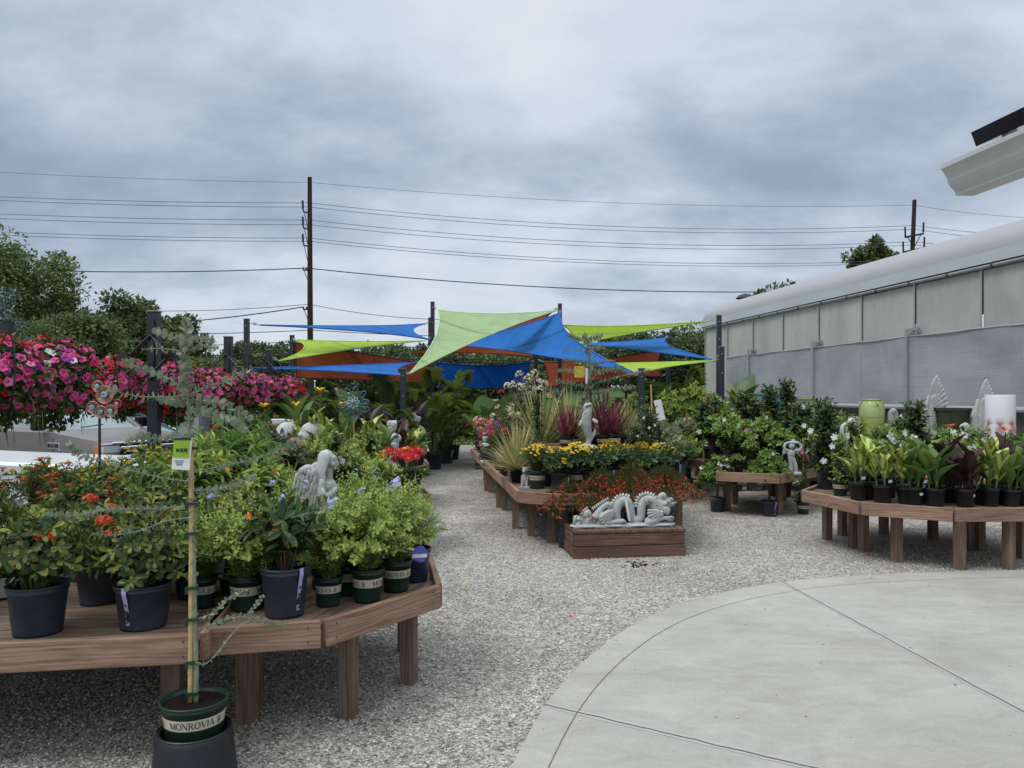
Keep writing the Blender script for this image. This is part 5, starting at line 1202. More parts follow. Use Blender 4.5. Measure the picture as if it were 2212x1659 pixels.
# ---------------------------------------------------------------- plumbago
stk = [stake_tag((.07, -.07, .25), .04, .12, 'tag_dark', -1.4, .2, ((.1, .2, 'tag_yellow'), (.0+.22, .3, 'tag_green')))]
PL = [plumbago(10, nfl=1), plumbago(11, nfl=2), plumbago(12, nfl=3, stk=stk[0]), plumbago(13, nfl=2)]
g2 = 'plumbago shrubs on the front left bench'
for px, py, k, rz, lab in ((532, 1324, 0, 0, 'leftmost plumbago in a banded green pot next to the eucalyptus branches'), (709, 1314, 1, .35, 'plumbago in a banded green pot between two planks right of the big slate pot'), (794, 1305, 2, -.5, 'plumbago with a dark plant tag in a banded green pot'), (856, 1282, 3, .7, 'plumbago in the banded green pot nearest the bench end'), (751, 1289, 0, .9, 'plumbago in a banded green pot half hidden between two others')):
    setp(PL[k], 'potted_plumbago', 'potted plant', lab, pb(px, py, .07), rz, .9 if px == 709 else 1.03, g2)
for i, (x, y, lab) in enumerate(((-1.62, 4.45, 'plumbago in the second row left of the angel'), (-1.42, 4.75, 'plumbago close to the left wing of the angel'), (-1.12, 4.5, 'plumbago in front of the angel statue'), (-.86, 4.72, 'plumbago with pale blue blooms right of the angel'), (-1.0, 5.15, 'plumbago behind and right of the angel below the gerberas'), (-.72, 5.05, 'plumbago near the rosemary pot at the bench end'), (-1.55, 5.25, 'plumbago at the back left of the wedge bench'), (-1.3, 4.15, 'plumbago behind the big slate pot'), (-1.25, 5.48, 'plumbago directly behind the angel statue'), (-1.66, 4.12, 'plumbago in the second row between the dark pot and the bright blue pot'), (-.62, 4.78, 'plumbago beside the rosemary pot with its stems leaning out'), (-1.45, 4.4, 'plumbago close behind the leftmost banded pot'))):
    setp(PL[(i+1) % 4] if (i+1) % 4 != 2 else PL[1], 'potted_plumbago', 'potted plant', lab, (x, y, DK), 1.1*i, [.95, 1.0, .70, .80, 1.1, 1, 1.0, .74, 1.0, .95, .95, .9][i], g2)
B1 = bushy(21, .34, .24, 22, .10, .034, T_OVAL, 'dark', 'mand', 'blue', .113, .22, (('orange', 2, .02, 'star'),), .035, 2, tagc='tag_lilac', base=.05)
setp(B1, 'potted_hibiscus', 'potted plant', 'dark leaved shrub in the big ribbed slate pot with lilac tag on the bench corner', pb(615, 1341, .11), .62, 1)
B2 = bushy(22, .26, .19, 60, .022, .006, T_SMALL, 'silver', 'silver', 'navy', .1, .2, (('blue', 3, .012, 'star'),), .008, 3, base=.05, stk=[])
bt = setp(B2, 'potted_rosemary', 'potted plant', 'fine silvery shrub in the navy pot at the bench end with a round blue tag', pb(893, 1262, .1), 0, 1)
mb = MB(); mb.lathe([(.001, .0), (.045, .004), (.05, 0)], 12, ripple=.1, rn=5); o = mb.build('plant_tag', 'tag_blue', bt, loc=(.05, -.14, .19)); o.rotation_euler = (R_(70), 0, .3)
mb = MB(); mb.box((0, -.012, .008), (.085, .022, .003)); mb.build('print', 'tag_white', o)

# ---------------------------------------------------------------- rows behind, left
MW = [milkweed(31), milkweed(32, 10, .6)]
g3 = 'orange milkweed plants at the left'
for i, (x, y, lab) in enumerate(((-3.62, 5.35, 'milkweed with flat orange heads at the left frame edge'), (-3.2, 5.3, 'milkweed with the tallest orange head in front of the truck door'), (-2.85, 5.45, 'milkweed with orange heads below the truck badge'), (-3.35, 4.95, 'milkweed in the nearer row above the white statues'), (-2.9, 4.98, 'milkweed in the nearer row beside the long eucalyptus branch'), (-3.0, 5.95, 'milkweed standing behind with yellow lantana blooms around'))):
    setp(MW[i % 2], 'potted_milkweed', 'potted plant', lab, (x, y, DK), i*1.9, [.72, .88, .70, .72, .72, .72][i], g3)
LT = lantana(41, nfl=26); g4 = 'yellow lantanas at the left'
for i, (x, y, lab) in enumerate(((-3.75, 6.1, 'yellow lantana beside the white car hood'), (-3.5, 6.25, 'yellow lantana behind the orange milkweed'), (-3.0, 6.35, 'yellow lantana below the truck headlamp'), (-2.7, 6.4, 'yellow lantana beside the headlamp grille'), (-3.25, 6.3, 'yellow lantana under the metal flower stake'), (-3.1, 5.85, 'yellow lantana between the milkweeds and the bright lance leaved shrubs'))):
    setp(LT, 'potted_lantana', 'potted plant', lab, (x, y, DK), i*1.2, [.92, .90, 1.12, 1.14, .95, .84][i], g4)
OL = [bushy(51, .6, .27, 17, .135, .03, T_LANCE, 'lance', 'lance', 'black', .115, .22, (), .035, 3, base=.06, tips=1), bushy(52, .66, .25, 14, .15, .034, T_LANCE, 'lance', 'plumb_y', 'black', .115, .22, (('orange', 3, .02, 'star'),), .04, 3, base=.06)]
g5 = 'bright green lance leaved shrubs'
for i, (x, y, sc, lab) in enumerate(((-2.5, 5.45, .95, 'lance leaved shrub behind the white tag of the eucalyptus'), (-2.2, 5.35, .92, 'lance leaved shrub left of the bamboo stake'), (-2.45, 6.15, 1.15, 'tall lance leaved shrub whose shoot stands before the baskets'), (-2.3, 5.85, .95, 'lance leaved shrub near the metal flower stake'), (-2.15, 6.3, 1.1, 'lance leaved shrub right of the bamboo stake top'), (-1.75, 5.55, .85, 'lance leaved shrub next to a yellowing leaf cluster'), (-2.4, 6.7, 1.05, 'lance leaved shrub at the back of its bench'))):
    setp(OL[i % 2], 'potted_oleander', 'potted plant', lab, (x, y, DK), i*1.4, sc, g5)
HB = [bushy(61, .55, .3, 40, .065, .045, T_OVAL, 'dark', 'lant', 'black', .115, .22, (('red', 2, .055, 'hib'), ('orange', 3, .02, 'clus')), .035, 2), bushy(62, .55, .28, 40, .06, .04, T_OVAL, 'dark', 'mand', 'black', .115, .22, (('coral', 3, .045, 'hib'),), .035, 2), lantana(63, ('orange', 'yelor'), 10, .42, .26)]
g6 = 'hibiscus shrubs on the left benches'
for i, (x, y, k, sc, lab) in enumerate(((-2.55, 7.45, 0, 1, 'hibiscus with a large red bloom right of the eucalyptus tag'), (-2.9, 7.9, 1, 1.05, 'hibiscus with small coral blooms below the petunia row'), (-2.2, 7.6, 1, .95, 'hibiscus with coral buds left of the climbing vine'), (-3.3, 8.3, 0, 1.1, 'hibiscus with red bloom under the near petunia basket'), (-2.6, 8.5, 1, 1.1, 'hibiscus in the back row under the second basket post'))):
    setp(HB[k], 'potted_hibiscus', 'potted plant', lab, (x, y, DK), i*1.7, sc, g6)
for i, (x, y, lab) in enumerate(((-1.85, 6.15, 'orange lantana between the vine and the eucalyptus'), (-1.62, 7.4, 'orange lantana left of the angel head'), (-2.05, 5.9, 'small orange lantana nearest the plumbagos'))):
    setp(HB[2], 'potted_lantana', 'potted plant', lab, (x, y, DK), i, 1, 'orange lantanas')
VN = [bushy(71, .58, .2, 46, .06, .045, T_HEART, 'mand', 'plumb', 'black', .115, .22, (), .035, 2, col=True), bushy(72, .5, .3, 40, .07, .032, T_OVAL, 'plumb', 'plumb_y', 'black', .115, .22, (), .03, 3)]
for i, (x, y, k, lab) in enumerate(((-1.75, 7.75, 0, 'climbing vine with heart leaves above the angel head'), (-2.0, 8.2, 1, 'broad leafy shrub left of the climbing vine'), (-1.45, 7.95, 0, 'climbing vine between the angel and the gerberas'), (-1.7, 8.6, 1, 'leafy shrub behind the climbing vines'), (-2.3, 8.8, 1, 'leafy shrub below the rabbit statues'), (-1.35, 7.55, 1, 'leafy shrub at the front of the gerbera bench'))):
    setp(VN[k], 'potted_vine' if k == 0 else 'potted_shrub', 'potted plant', lab, (x, y, DK), i*1.5, [1.05, 1, .95, 1, 1, .8][i], 'leafy shrubs and vines on the second left bench')
GB = [gerbera(81, ('red',), 26), gerbera(82, ('yelor', 'red', 'orange'), 15, .34)]
setp(GB[0], 'potted_gerbera', 'potted plant', 'gerbera with a dense mass of red daisies on the bench corner', (-1.12, 8.45, DK), 0, 1.08)
setp(GB[1], 'potted_gerbera', 'potted plant', 'gerbera with yellow, orange and red daisies left of the red one', (-1.42, 8.3, DK), .5, 1.02)
setp(GB[1], 'potted_gerbera', 'potted plant', 'gerbera in the back with two tall yellow daisies', (-1.2, 8.85, DK), 2.5, .95)
# cannas
CN = {'g': [canna(91), canna(92, H=.5)], 't': [canna(93, 'canna_t'), canna(94, 'canna_t', H=.36)], 'b': [canna(95, 'canna_b', H=.5, leafl=.31), canna(96, 'canna_b', H=.42)],
      'gy': [canna(97, 'canna', .55, flo=('yelor', .66), nl=13, pk='black', r=.11, h=.2), canna(98, 'canna_t', .55, flo=('yelor', .7), nl=13, r=.11, h=.2)]}
g7 = 'cannas on the left benches'
lst = [(-3.45, 10.7, 'gy', 0, 1.2, 'canna with a yellow orange bloom far left under the last basket'), (-3.0, 10.75, 'gy', 1, 1.2, 'striped canna with a yellow bloom before the white boxes'), (-2.7, 10.7, 'gy', 1, 1.25, 'striped canna tall in the middle of the left rows'), (-2.35, 10.85, 'gy', 0, 1.2, 'canna with a yellow bloom near the bronze cannas'), (-2.1, 11.1, 't', 0, 1.35, 'striped canna left of the bronze cannas'), (-2.6, 11.3, 't', 1, 1.4, 'striped canna behind the yellow bloom'), (-3.2, 11.5, 'g', 1, 1.4, 'green canna behind the white rabbits'),
       (-1.9, 10.95, 'g', 0, 1.15, 'green canna at the bench corner left of the boy bust'), (-1.72, 11.75, 'b', 1, 1.2, 'bronze canna in front of the boy bust'), (-1.53, 11.9, 't', 1, 1.1, 'yellow striped canna above the red gerberas'), (-1.5, 12.35, 'g', 0, 1.1, 'green canna at the right end of the left bench'), (-2.3, 12.3, 'b', 0, 1.3, 'bronze canna under the teal metal flower'), (-1.95, 12.6, 'b', 1, 1.3, 'bronze canna behind the boy bust'), (-2.7, 12.6, 'b', 1, 1.25, 'bronze canna left of the teal metal flower'), (-2.2, 15.2, 'b', 0, 1.35, 'tall bronze canna against the short black post'), (-2.6, 15.3, 'b', 1, 1.35, 'tall bronze canna left of the short black post'), (-1.95, 15.5, 'b', 0, 1.3, 'bronze canna beside the lion statue'), (-3.1, 15.4, 'b', 0, 1.35, 'bronze canna below the left palms'),
       (-2.15, 9.0-.2, 'g', 1, 1.05, 'green canna rising between rabbits and vine'), (-2.45, 10.9, 'g', 0, 1.1, 'green canna low in front of the striped cannas'), (-1.75, 10.75-.0, 'g', 1, .95, 'pointed green canna above the climbing vine')]
for i, (x, y, k, v, sc, lab) in enumerate(lst): setp(CN[k][v], 'potted_canna', 'potted plant', lab, (x, y, DK), i*1.27, sc, g7)

# ---------------------------------------------------------------- right octagonal bench
st_b = lambda: [stake_tag((.03, -.09, .185), .045, .11, 'tag_white', -1.3, .35, ((.05, .25, 'tag_dark'), (.55, .8, 'tag_red')))]
st_k = lambda: [stake_tag((.03, -.09, .185), .042, .11, 'tag_dark', -1.3, .3, ((.1, .35, 'tag_white'),))]
CD = {'t': canna(101, 'canna_t', .27, stk=st_k(), leafl=.25, wide=.11), 't2': canna(102, 'canna_t', .40, leafl=.28, wide=.12), 'g': canna(103, 'canna', .30, stk=st_b(), leafl=.26, wide=.11, nl=13), 'g2': canna(104, 'canna', .36, leafl=.28, wide=.11), 'b': canna(105, 'canna_b', .34, stk=st_b(), leafl=.27, wide=.115, nl=13), 'b2': canna(106, 'canna_b', .45, leafl=.3, wide=.13, flo=('redor', .62))}
WT = [stake_tag((0.0, 0, 0), .045, .026, 'tag_white', -PI/2, 0)]
g8 = 'cannas in small black pots on the right bench'
for i, (px, py, k, sc, lab) in enumerate(((1854, 1082, 't', 1, 'yellow striped canna first in the front row right of the banded green pot'), (1906, 1088, 't', 1.02, 'yellow striped canna second in the front row'), (1976, 1092, 'g', 1, 'green canna with a slanting white and red tag'), (2020, 1095, 'g2', 1, 'plain green canna in a dark green pot at the bench corner'), (2084, 1096, 'b', 1, 'dark bronze canna in the front row with a red and white tag'), (2139, 1095, 't2', .9, 'yellow green canna right of the bronze canna'), (2184, 1095, 'g2', .95, 'green canna last but one in the front row'), (2214, 1094, 'g', .95, 'canna cut by the right frame edge'))):
    tq = setp(CD[k], 'potted_canna', 'potted plant', lab, pb(px, py, .08), i*.21-.3, sc*1.08, g8)
    if i in (2, 4, 6):
        mb = MB(); V = [(.0805*math.cos(a), .0805*math.sin(a), z) for z in (.095, .12) for a in (-1.65, -1.4, -1.15)]; mb.add(V, [np.array([(0, 1, 4, 3), (1, 2, 5, 4)])]); mb.build('price_sticker', 'tag_white', tq)
for i, (x, y, k, sc, lab) in enumerate(((3.86, 8.35, 't2', 1.15, 'tall striped canna behind the first two cannas'), (4.1, 8.0, 't2', 1.1, 'large pale striped canna leaf behind the second pot'), (4.35, 8.15, 'g2', 1.15, 'green canna in the second row at the middle'), (4.62, 8.1, 'b2', 1.0, 'bronze canna with orange red flower spike'), (4.95, 8.1, 't2', 1.05, 'striped canna in the second row at the right'), (5.25, 8.3, 'b2', .92, 'bronze canna at the right frame edge'), (4.15, 8.5, 'g', 1.1, 'green canna low in the second row'), (4.85, 7.95, 'g', 1.0, 'green canna between bronze and striped ones'), (5.1, 8.0, 'g2', 1.05, 'green canna right of the yellow bloom'))):
    setp(CD[k], 'potted_canna', 'potted plant', lab, (x, y, DK), i*1.3, sc, g8)
MV = [bushy(111, .75, .15, 60, .075, .036, T_OVAL, 'mand', 'mand_y', 'navy', .11, .21, (('white', 5, .038, 'star'),), .04, 2, col=True, tips=1.5), bushy(112, .5, .13, 40, .065, .034, T_OVAL, 'mand', 'mand_y', 'green', .08, .16, (('white', 6, .036, 'star'),), .035, 2, col=True, tips=2, stk=[stake_tag((.0, -.09, .27), .075, .15, 'tag_dark', -1.4, .1, ((.02, .12, 'tag_blue'), (.14, .24, 'tag_green'), (.45, .85, 'silver')))]),
      bushy(113, .85, .2, 78, .085, .042, T_OVAL, 'dark', 'mand', 'black', .12, .23, (('white', 3, .038, 'star'),), .04, 3, col=True), bushy(114, .42, .2, 40, .055, .03, T_OVAL, 'mand', 'mand_y', 'black', .1, .2, (('white', 9, .040, 'star'),), .03, 2)]
g9 = 'white mandevillas on the right bench'
setp(MV[2], 'potted_mandevilla', 'potted plant', 'dark leaved climbing mandevilla in the navy pot at the left corner of the right bench', pb(1787, 1058, .11), 0, 1.02, g9)
setp(MV[1], 'potted_mandevilla', 'potted plant', 'white mandevilla in the banded green pot with a flower photo tag', pb(1815, 1072, .08), 0, 1, g9)
for i, (x, y, k, sc, lab) in enumerate(((4.15, 9.2, 0, 1, 'climbing white mandevilla in front of the green urn'), (4.45, 8.75, 1, 1.05, 'white mandevilla whose photo tag shows before the pelican'), (4.95, 9.3, 2, 1.05, 'tall conical mandevilla in front of the eagle wing'), (4.05, 8.75, 3, 1.1, 'bushy white mandevilla behind the striped cannas'), (4.6, 9.1, 3, 1.15, 'bushy white mandevilla below the angel bust'), (5.0, 8.75, 3, 1.15, 'bushy mandevilla left of the orange canna flower'), (4.3, 9.5, 3, 1.2, 'bushy mandevilla at the back of the right bench'), (5.5, 9.2, 3, 1.1, 'bushy mandevilla below the eagle rock'), (3.95, 9.0, 0, .85, 'slim white mandevilla between the dark column and the urn'), (4.7, 9.5, 0, .95, 'climbing mandevilla hiding the foot of the pelican'), (5.25, 9.5, 3, 1.3, 'wide mandevilla in front of the olive pot'), (4.45, 9.3, 3, 1.3, 'wide mandevilla in front of the stone bust'), (5.7, 9.5, 3, 1.25, 'wide mandevilla below the pineapple pot'), (3.8, 9.3, 3, 1.05, 'low mandevilla behind the dark column plant'), (5.0, 9.75, 2, .85, 'dark column mandevilla at the back of the bench'))):
    setp(MV[k], 'potted_mandevilla', 'potted plant', lab, (x, y, DK), i*1.1, sc, g9)
PLM = bushy(115, .55, .32, 12, .2, .06, T_OVAL, 'mand', 'canna', 'black', .12, .22, (), .03, 4, start=.75, base=.03, up=.1)
setp(PLM, 'potted_plumeria', 'potted plant', 'plumeria with long leaves in front of the pineapple pot', (5.45, 8.6, DK), .3, .86)
setp(PLM, 'potted_plumeria', 'potted plant', 'plumeria cut by the right frame edge', (5.75, 8.75, DK), 1.6, .9)

# ---------------------------------------------------------------- middle right bench and its surroundings
ST = standard(121, .26, .29, fl_=(('white', 7, .05, 'star'),), pk='navy', n=84); ST2 = standard(122, .34, .31, fl_=(('white', 2, .04, 'star'),), pk='navy', n=96, tagc='tag_lilac')
setp(ST, 'mandevilla_tree', 'potted tree', 'small standard mandevilla with white star flowers in a black pot on the gravel', pb(1550, 1107, .1, 0), .4, .98)
setp(ST2, 'mandevilla_tree', 'potted tree', 'standard mandevilla on a twisted trunk, lilac tag on its navy pot', pb(1662, 1117, .11, 0), .1, .98)
PK = bushy(123, .95, .15, 46, .07, .034, T_OVAL, 'mand', 'mand', 'green', .085, .17, (('pink', 4, .04, 'trumpet'),), .04, 2, col=True)
setp(PK, 'potted_mandevilla', 'potted plant', 'thin pink mandevilla in a banded green pot standing on the gravel', pb(1735, 1112, .085, 0), 1.4, 1.0)
OT = bushy(124, .62, .26, 34, .08, .036, T_OVAL, 'mand', 'mand_y', 'black', .12, .22, (('white', 3, .045, 'star'),), .035, 2, z=.55)
tq = setp(OT, 'mandevilla_tree', 'potted tree', 'tall shrub in the black pot with the long orange photo tag', pb(1503, 1067, .11, 0), .2, 1)
mb = MB(); mb.box((0, -.07, .39), (.075, .004, .36)); mb.build('photo_tag', 'tag_orange', tq); mb = MB(); mb.tube([(0, 0, .2), (0, 0, .8)], .012, 6); mb.build('stem', 'bark', tq)
MB2 = [bushy(131, .6, .24, 56, .085, .042, T_OVAL, 'dark', 'mand', 'black', .1, .2, (('coral', 2, .03, 'hib'), ('white', 2, .03, 'star')), .03, 2), bushy(132, .8, .2, 66, .08, .04, T_OVAL, 'dark', 'mand', 'black', .1, .2, (('pink', 2, .032, 'trumpet'),), .03, 2, col=True), bushy(133, .5, .24, 48, .09, .05, T_OVAL, 'mand', 'mand_y', 'black', .1, .2, (('peach', 1, .035, 'hib'), ('white', 2, .03, 'star')), .03, 2), bushy(134, .55, .2, 48, .06, .03, T_OVAL, 'citrus', 'mand_y', 'black', .1, .2, (('white', 3, .025, 'star'), ('red', 1, .02, 'clus')), .026, 2)]
g10 = 'flowering shrubs on the middle right bench'
for i, (x, y, k, sc, lab) in enumerate(((3.2, 11.5, 3, 1.0, 'fresh green shrub at the left of the middle right bench'), (3.45, 12.2, 2, 1.25, 'big leaved shrub with a peach bloom before the blue square pot'), (3.75, 12.5, 1, 1.15, 'tall dark column shrub with a pink bloom right of the blue pot'), (4.15, 12.3, 1, 1.1, 'dark column shrub with pink trumpets behind the cherub'), (4.45, 12.0, 0, 1.15, 'dark shrub with small coral blooms right of the cherub'), (3.25, 12.5, 0, 1.2, 'dark shrub below the elephant ears'), (3.5, 11.35, 3, .62, 'low shrub at the front of the middle right bench'), (4.05, 11.5, 2, .85, 'shrub with peach bloom left of the navy pot'), (3.95, 12.75, 0, 1.3, 'dark shrub at the back of the middle right bench'), (4.5, 12.5, 1, 1.05, 'column shrub with pink trumpets next to the white mandevillas'), (3.6, 11.8, 2, .95, 'big leaved shrub in the middle of the middle right bench'), (3.9, 12.0, 3, 1.1, 'green shrub behind the tiny corner pot'), (4.3, 12.7, 2, 1.25, 'big leaved shrub reaching up before the shade cloth'), (4.55, 11.75, 3, .9, 'green shrub at the right end of the middle right bench'))):
    setp(MB2[k], 'potted_shrub', 'potted plant', lab, (x, y, DK), i*1.21, sc*1.12, g10)
SM = bushy(135, .16, .1, 22, .05, .022, T_OVAL, 'mand', 'mand_y', 'black', .07, .11, (('white', 2, .02, 'star'),), .02, 2)
setp(SM, 'potted_jasmine', 'potted plant', 'tiny plant in a small black pot at the corner beside the cherub', (3.62, 10.95, DK), .3, 1.3)
for i, (x, y) in enumerate(((3.1, 11.25), (3.3, 11.2))): setp(SM, 'potted_jasmine', 'potted plant', ['small black pot left on the middle right bench', 'small black pot beside it nearer the cherub'][i], (x, y, DK), i, 1)
# ground pots under the bench
for i, (px, py, lab) in enumerate(((1762, 1074, 'large dark empty pot on the gravel behind the thin pink mandevilla'), (1588, 1062, 'dark green pot on the gravel left of the middle right bench'), (1445, 1030, 'black pot standing on gravel behind the central bench'))):
    t = thing('nursery_pot', lab, 'pot', pb(px, py, .13, 0)); [put(p, t) for p in pot(['black', 'green', 'black'][i], .14, .26, text=False)]
# citrus and jasmine region between the benches
CT = [standard(141, .45, .38, 'citrus', 'plumb_y', .08, .034, 'black', .13, .25, (('white', 2, .02, 'star'),), 74, False, T=T_OVAL), bushy(142, .5, .24, 60, .04, .018, T_OVAL, 'silver', 'plumb', 'black', .11, .2, (('white', 4, .014, 'star'),), .02, 2), bushy(143, .62, .2, 70, .05, .028, T_OVAL, 'dark', 'mand', 'black', .11, .2, (('white', 6, .016, 'star'),), .026, 2, col=True), bushy(144, .5, .26, 46, .06, .026, T_OVAL, 'citrus', 'plumb_y', 'black', .11, .2, (), .028, 2)]
ty = lambda m_, a: [stake_tag((a, -.12, .55), .06, .16, m_, -1.5, .05)]
YT = [bushy(145, .5, .24, 60, .04, .014, T_OVAL, 'silver', 'silver', 'black', .11, .2, (('yellow', 3, .014, 'star'),), .018, 2, stk=ty('tag_yellow', .03)+ty('tag_orange', -.08))]
g11 = 'shrubs and little trees right of the fish statue'
for i, (x, y, z, P_, sc, lab) in enumerate(((1.95, 10.9, DK, CT[2], 1.15, 'jasmine bush with tiny white flowers right of the red cordylines'), (1.7, 11.0, DK, CT[2], .95, 'low jasmine bush behind the allamandas'), (2.0, 12.3, DK, CT[1], 1.1, 'silver leaved shrub on the central bench end'), (2.5, 13.4, DK, CT[1], 1.15, 'silver shrub left on the small back bench'), (2.75, 13.9, DK, YT[0], 1.1, 'silver shrub with a yellow photo tag'), (3.05, 13.6, DK, YT[0], 1.15, 'silver shrub with yellow and orange tags beside it'), (3.35, 13.9, DK, CT[3], 1.1, 'fresh green shrub behind the orange photo tag pot'), (2.35, 14.6, DK, CT[0], 1.0, 'round headed citrus tree left of the short post'), (3.0, 14.7, DK, CT[0], 1.05, 'round headed citrus tree in front of the greenhouse corner'), (3.5, 14.8, DK, CT[0], 1.1, 'citrus tree with the widest pale green crown'), (3.75, 14.6, 0., CT[0], 1.35, 'citrus tree below the elephant ears'), (2.2, 13.6, DK, CT[3], 1.0, 'small citrus shrub next to the black pot row'), (3.9, 13.8, 0., CT[3], 1.8, 'green shrub standing on the gravel behind the middle right bench'), (2.55, 12.0, 0., CT[1], 1.6, 'silver shrub on the gravel between two benches'), (2.75, 12.4, 0, CT[3], 1.5, 'fresh green shrub on the gravel between two benches'), (4.35, 12.5, 0., CT[3], 1.9, 'wide shrub before the low white pipe of the greenhouse'), (5.6, 12.8, 0., MB2[3], 2.0, 'green shrub before the greenhouse wall right of the ribbed pot'))):
    setp(P_, 'potted_shrub' if P_ is not CT[0] else 'citrus_tree', 'potted plant', lab, (x, y, z), i*1.37, sc, g11)
EL = [elephant(151), elephant(152, 1.25, 9)]
for i, (x, y, sc, lab) in enumerate(((4.55, 15.3, 1.15, 'elephant ear plant with the upright ribbed leaf'), (3.3, 15.9, .95, 'elephant ear behind the citrus crown'), (3.75, 16.6, .8, 'elephant ear at the foot of the tall corner post'))):
    setp(EL[i % 2], 'elephant_ear', 'potted plant', lab, (x, y, 0), i*2+.5, sc, 'elephant ears before the greenhouse')

# ---------------------------------------------------------------- central bench
AL = [bushy(161, .27, .22, 40, .095, .036, T_OVAL, 'mand', 'dark', 'navy', .105, .2, (('yellow', 2, .034, 'trumpet'),), .032, 3, droop=.1), bushy(162, .28, .22, 40, .09, .036, T_OVAL, 'mand', 'mand', 'blue', .105, .2, (('yellow', 1, .034, 'trumpet'), ('cream', 1, .035, 'hib')), .032, 3, droop=.1, tagc='tag_lilac')]
g12 = 'allamandas along the front of the central bench'
for i, (px, py, k, lab) in enumerate(((1209, 1060, 0, 'allamanda in the navy pot right of the coreopsis'), (1279, 1057, 0, 'allamanda with a yellow bloom in the second navy pot'), (1322, 1056, 1, 'allamanda with a lilac tag on its slate pot'), (1366, 1054, 0, 'allamanda behind the dragon back'), (1405, 1052, 1, 'allamanda above the dragon head'), (1436, 1046, 0, 'allamanda near the right bench corner'), (1464, 1040, 1, 'allamanda last in the row at the bench corner'))):
    setp(AL[k], 'potted_allamanda', 'potted plant', lab, pb(px, py, .1), i*1.5 if k == 0 else -.3, 1.0, g12)
CO = [coreopsis(171, nf=60), coreopsis(172, 'green', 110, R=.22)]
setp(CO[0], 'potted_coreopsis', 'potted plant', 'round coreopsis cushion in the banded green pot at the bench corner', pb(1160, 1057, .1), .6, 1)
for i, (x, y, lab) in enumerate(((.78, 9.35, 'coreopsis between the first allamandas'), (.98, 9.75, 'coreopsis below the fish statue'), (1.3, 9.8, 'coreopsis below the right red cordyline'), (1.62, 9.7, 'coreopsis in the second row toward the right'), (.62, 9.85, 'coreopsis in the second row toward the left'), (1.15, 9.45, 'coreopsis directly behind the second allamanda'), (1.9, 9.9, 'coreopsis at the right end of the second row'))):
    setp(CO[1], 'potted_coreopsis', 'potted plant', lab, (x, y, DK), i, 1.0 if y > 9.6 else .98, 'coreopsis plants behind the allamandas')
SP = [spiky(181, .62, 230, .018, ('spike',), upmin=.02, spread=1.4), spiky(182, 1.32, 290, .034, ('spike', 'spike', 'spike', 'citrus'), 'black', .14, .26, 1.5, upmin=.12), spiky(183, .5, 34, .026, ('spike_r',), 'green', .085, .17, 1.15), spiky(184, .85, 26, .026, ('spike_r',), 'green', .085, .17, .8)]
setp(SP[0], 'potted_dracaena', 'potted plant', 'cream striped spiky plant in the small black pot at the bench edge', pb(1117, 1043, .085), 0, 1.0, None)
setp(SP[1], 'potted_dracaena', 'potted plant', 'largest cream striped spiky plant behind the jasmine column', (.5, 12.9, DK), 0, .98)
setp(SP[1], 'potted_dracaena', 'potted plant', 'cream striped spiky plant left of the fish statue', (.98, 13.2, DK), 1.3, .86)
setp(SP[0], 'potted_dracaena', 'potted plant', 'low striped spiky plant right of the red cordylines', (1.75, 11.9, .84), 1, .9)
zr = .84
for i, (x, y, k, sc, lab) in enumerate(((.80, 11.5, 2, 1.1, 'red cordyline leftmost on the raised shelf'), (.92, 11.62, 2, 1.0, 'red cordyline second on the raised shelf left of the fish'), (1.36, 11.55, 2, 1.1, 'red cordyline right of the fish statue'), (1.53, 11.55, 2, 1.25, 'red cordyline at the right of the raised shelf'), (1.45, 11.95, 3, 1.15, 'tall red cordyline behind the other two'))):
    setp(SP[k], 'potted_cordyline', 'potted plant', lab, (x, y, zr), i*1.4, sc, 'red cordylines on the raised shelf')
JS = bushy(191, .95, .14, 96, .045, .026, T_OVAL, 'dark', 'mand', 'black', .1, .19, (('white', 8, .012, 'star'),), .03, 2, col=True)
setp(JS, 'potted_jasmine', 'potted plant', 'jasmine column with tiny white flowers behind the small spiky plant', (.39, 10.6, DK), 0, 1.05)
BG = [bushy(201, .95, .35, 40, .05, .034, T_OVAL, 'mand', 'lant', 'black', .13, .25, (('cream', 14, .05, 'clus'), ('magenta', 4, .04, 'clus')), .05, 1, tips=1), bushy(202, .62, .26, 36, .045, .03, T_OVAL, 'lant', 'lant', 'black', .11, .2, (('magenta', 7, .045, 'clus'),), .05, 1), bushy(203, .6, .24, 36, .045, .03, T_OVAL, 'lant', 'peach', 'green', .09, .18, (('coral', 4, .05, 'clus'), ('cream', 4, .04, 'clus')), .05, 1), bushy(204, .5, .2, 30, .045, .03, T_OVAL, 'dark', 'lant', 'black', .09, .18, (('purple', 3, .05, 'clus'), ('cream', 3, .04, 'clus')), .05, 1)]
g13 = 'bougainvilleas on the central bench'
for i, (x, y, k, sc, lab) in enumerate(((.18, 13.6, 0, 1.32, 'tallest bougainvillea with cream bracts against the blue banner'), (-.05, 12.6, 0, .9, 'bougainvillea with cream and red bracts below the tallest one'), (-.18, 11.6, 1, .95, 'magenta red bougainvillea at the left bench edge'), (-.28, 12.6, 3, 1.15, 'bougainvillea with a purple cluster'), (-.5, 14.3, 2, 1.0, 'coral bougainvillea at the far left bench edge'), (-.38, 13.2, 2, .95, 'peach bougainvillea beside the purple one'), (-.02, 11.0, 1, .7, 'small red bougainvillea behind the spiky plant'), (.1, 14.8, 3, 1.2, 'bougainvillea at the far end of the central bench'), (-.6, 15.2, 1, 1.0, 'red bougainvillea farthest up the central bench'))):
    setp(BG[k], 'potted_bougainvillea', 'potted plant', lab, (x, y, DK), i*1.1, sc, g13)
BAN = canna(205, 'lance', .5, leafl=.5, wide=.2, nl=6)
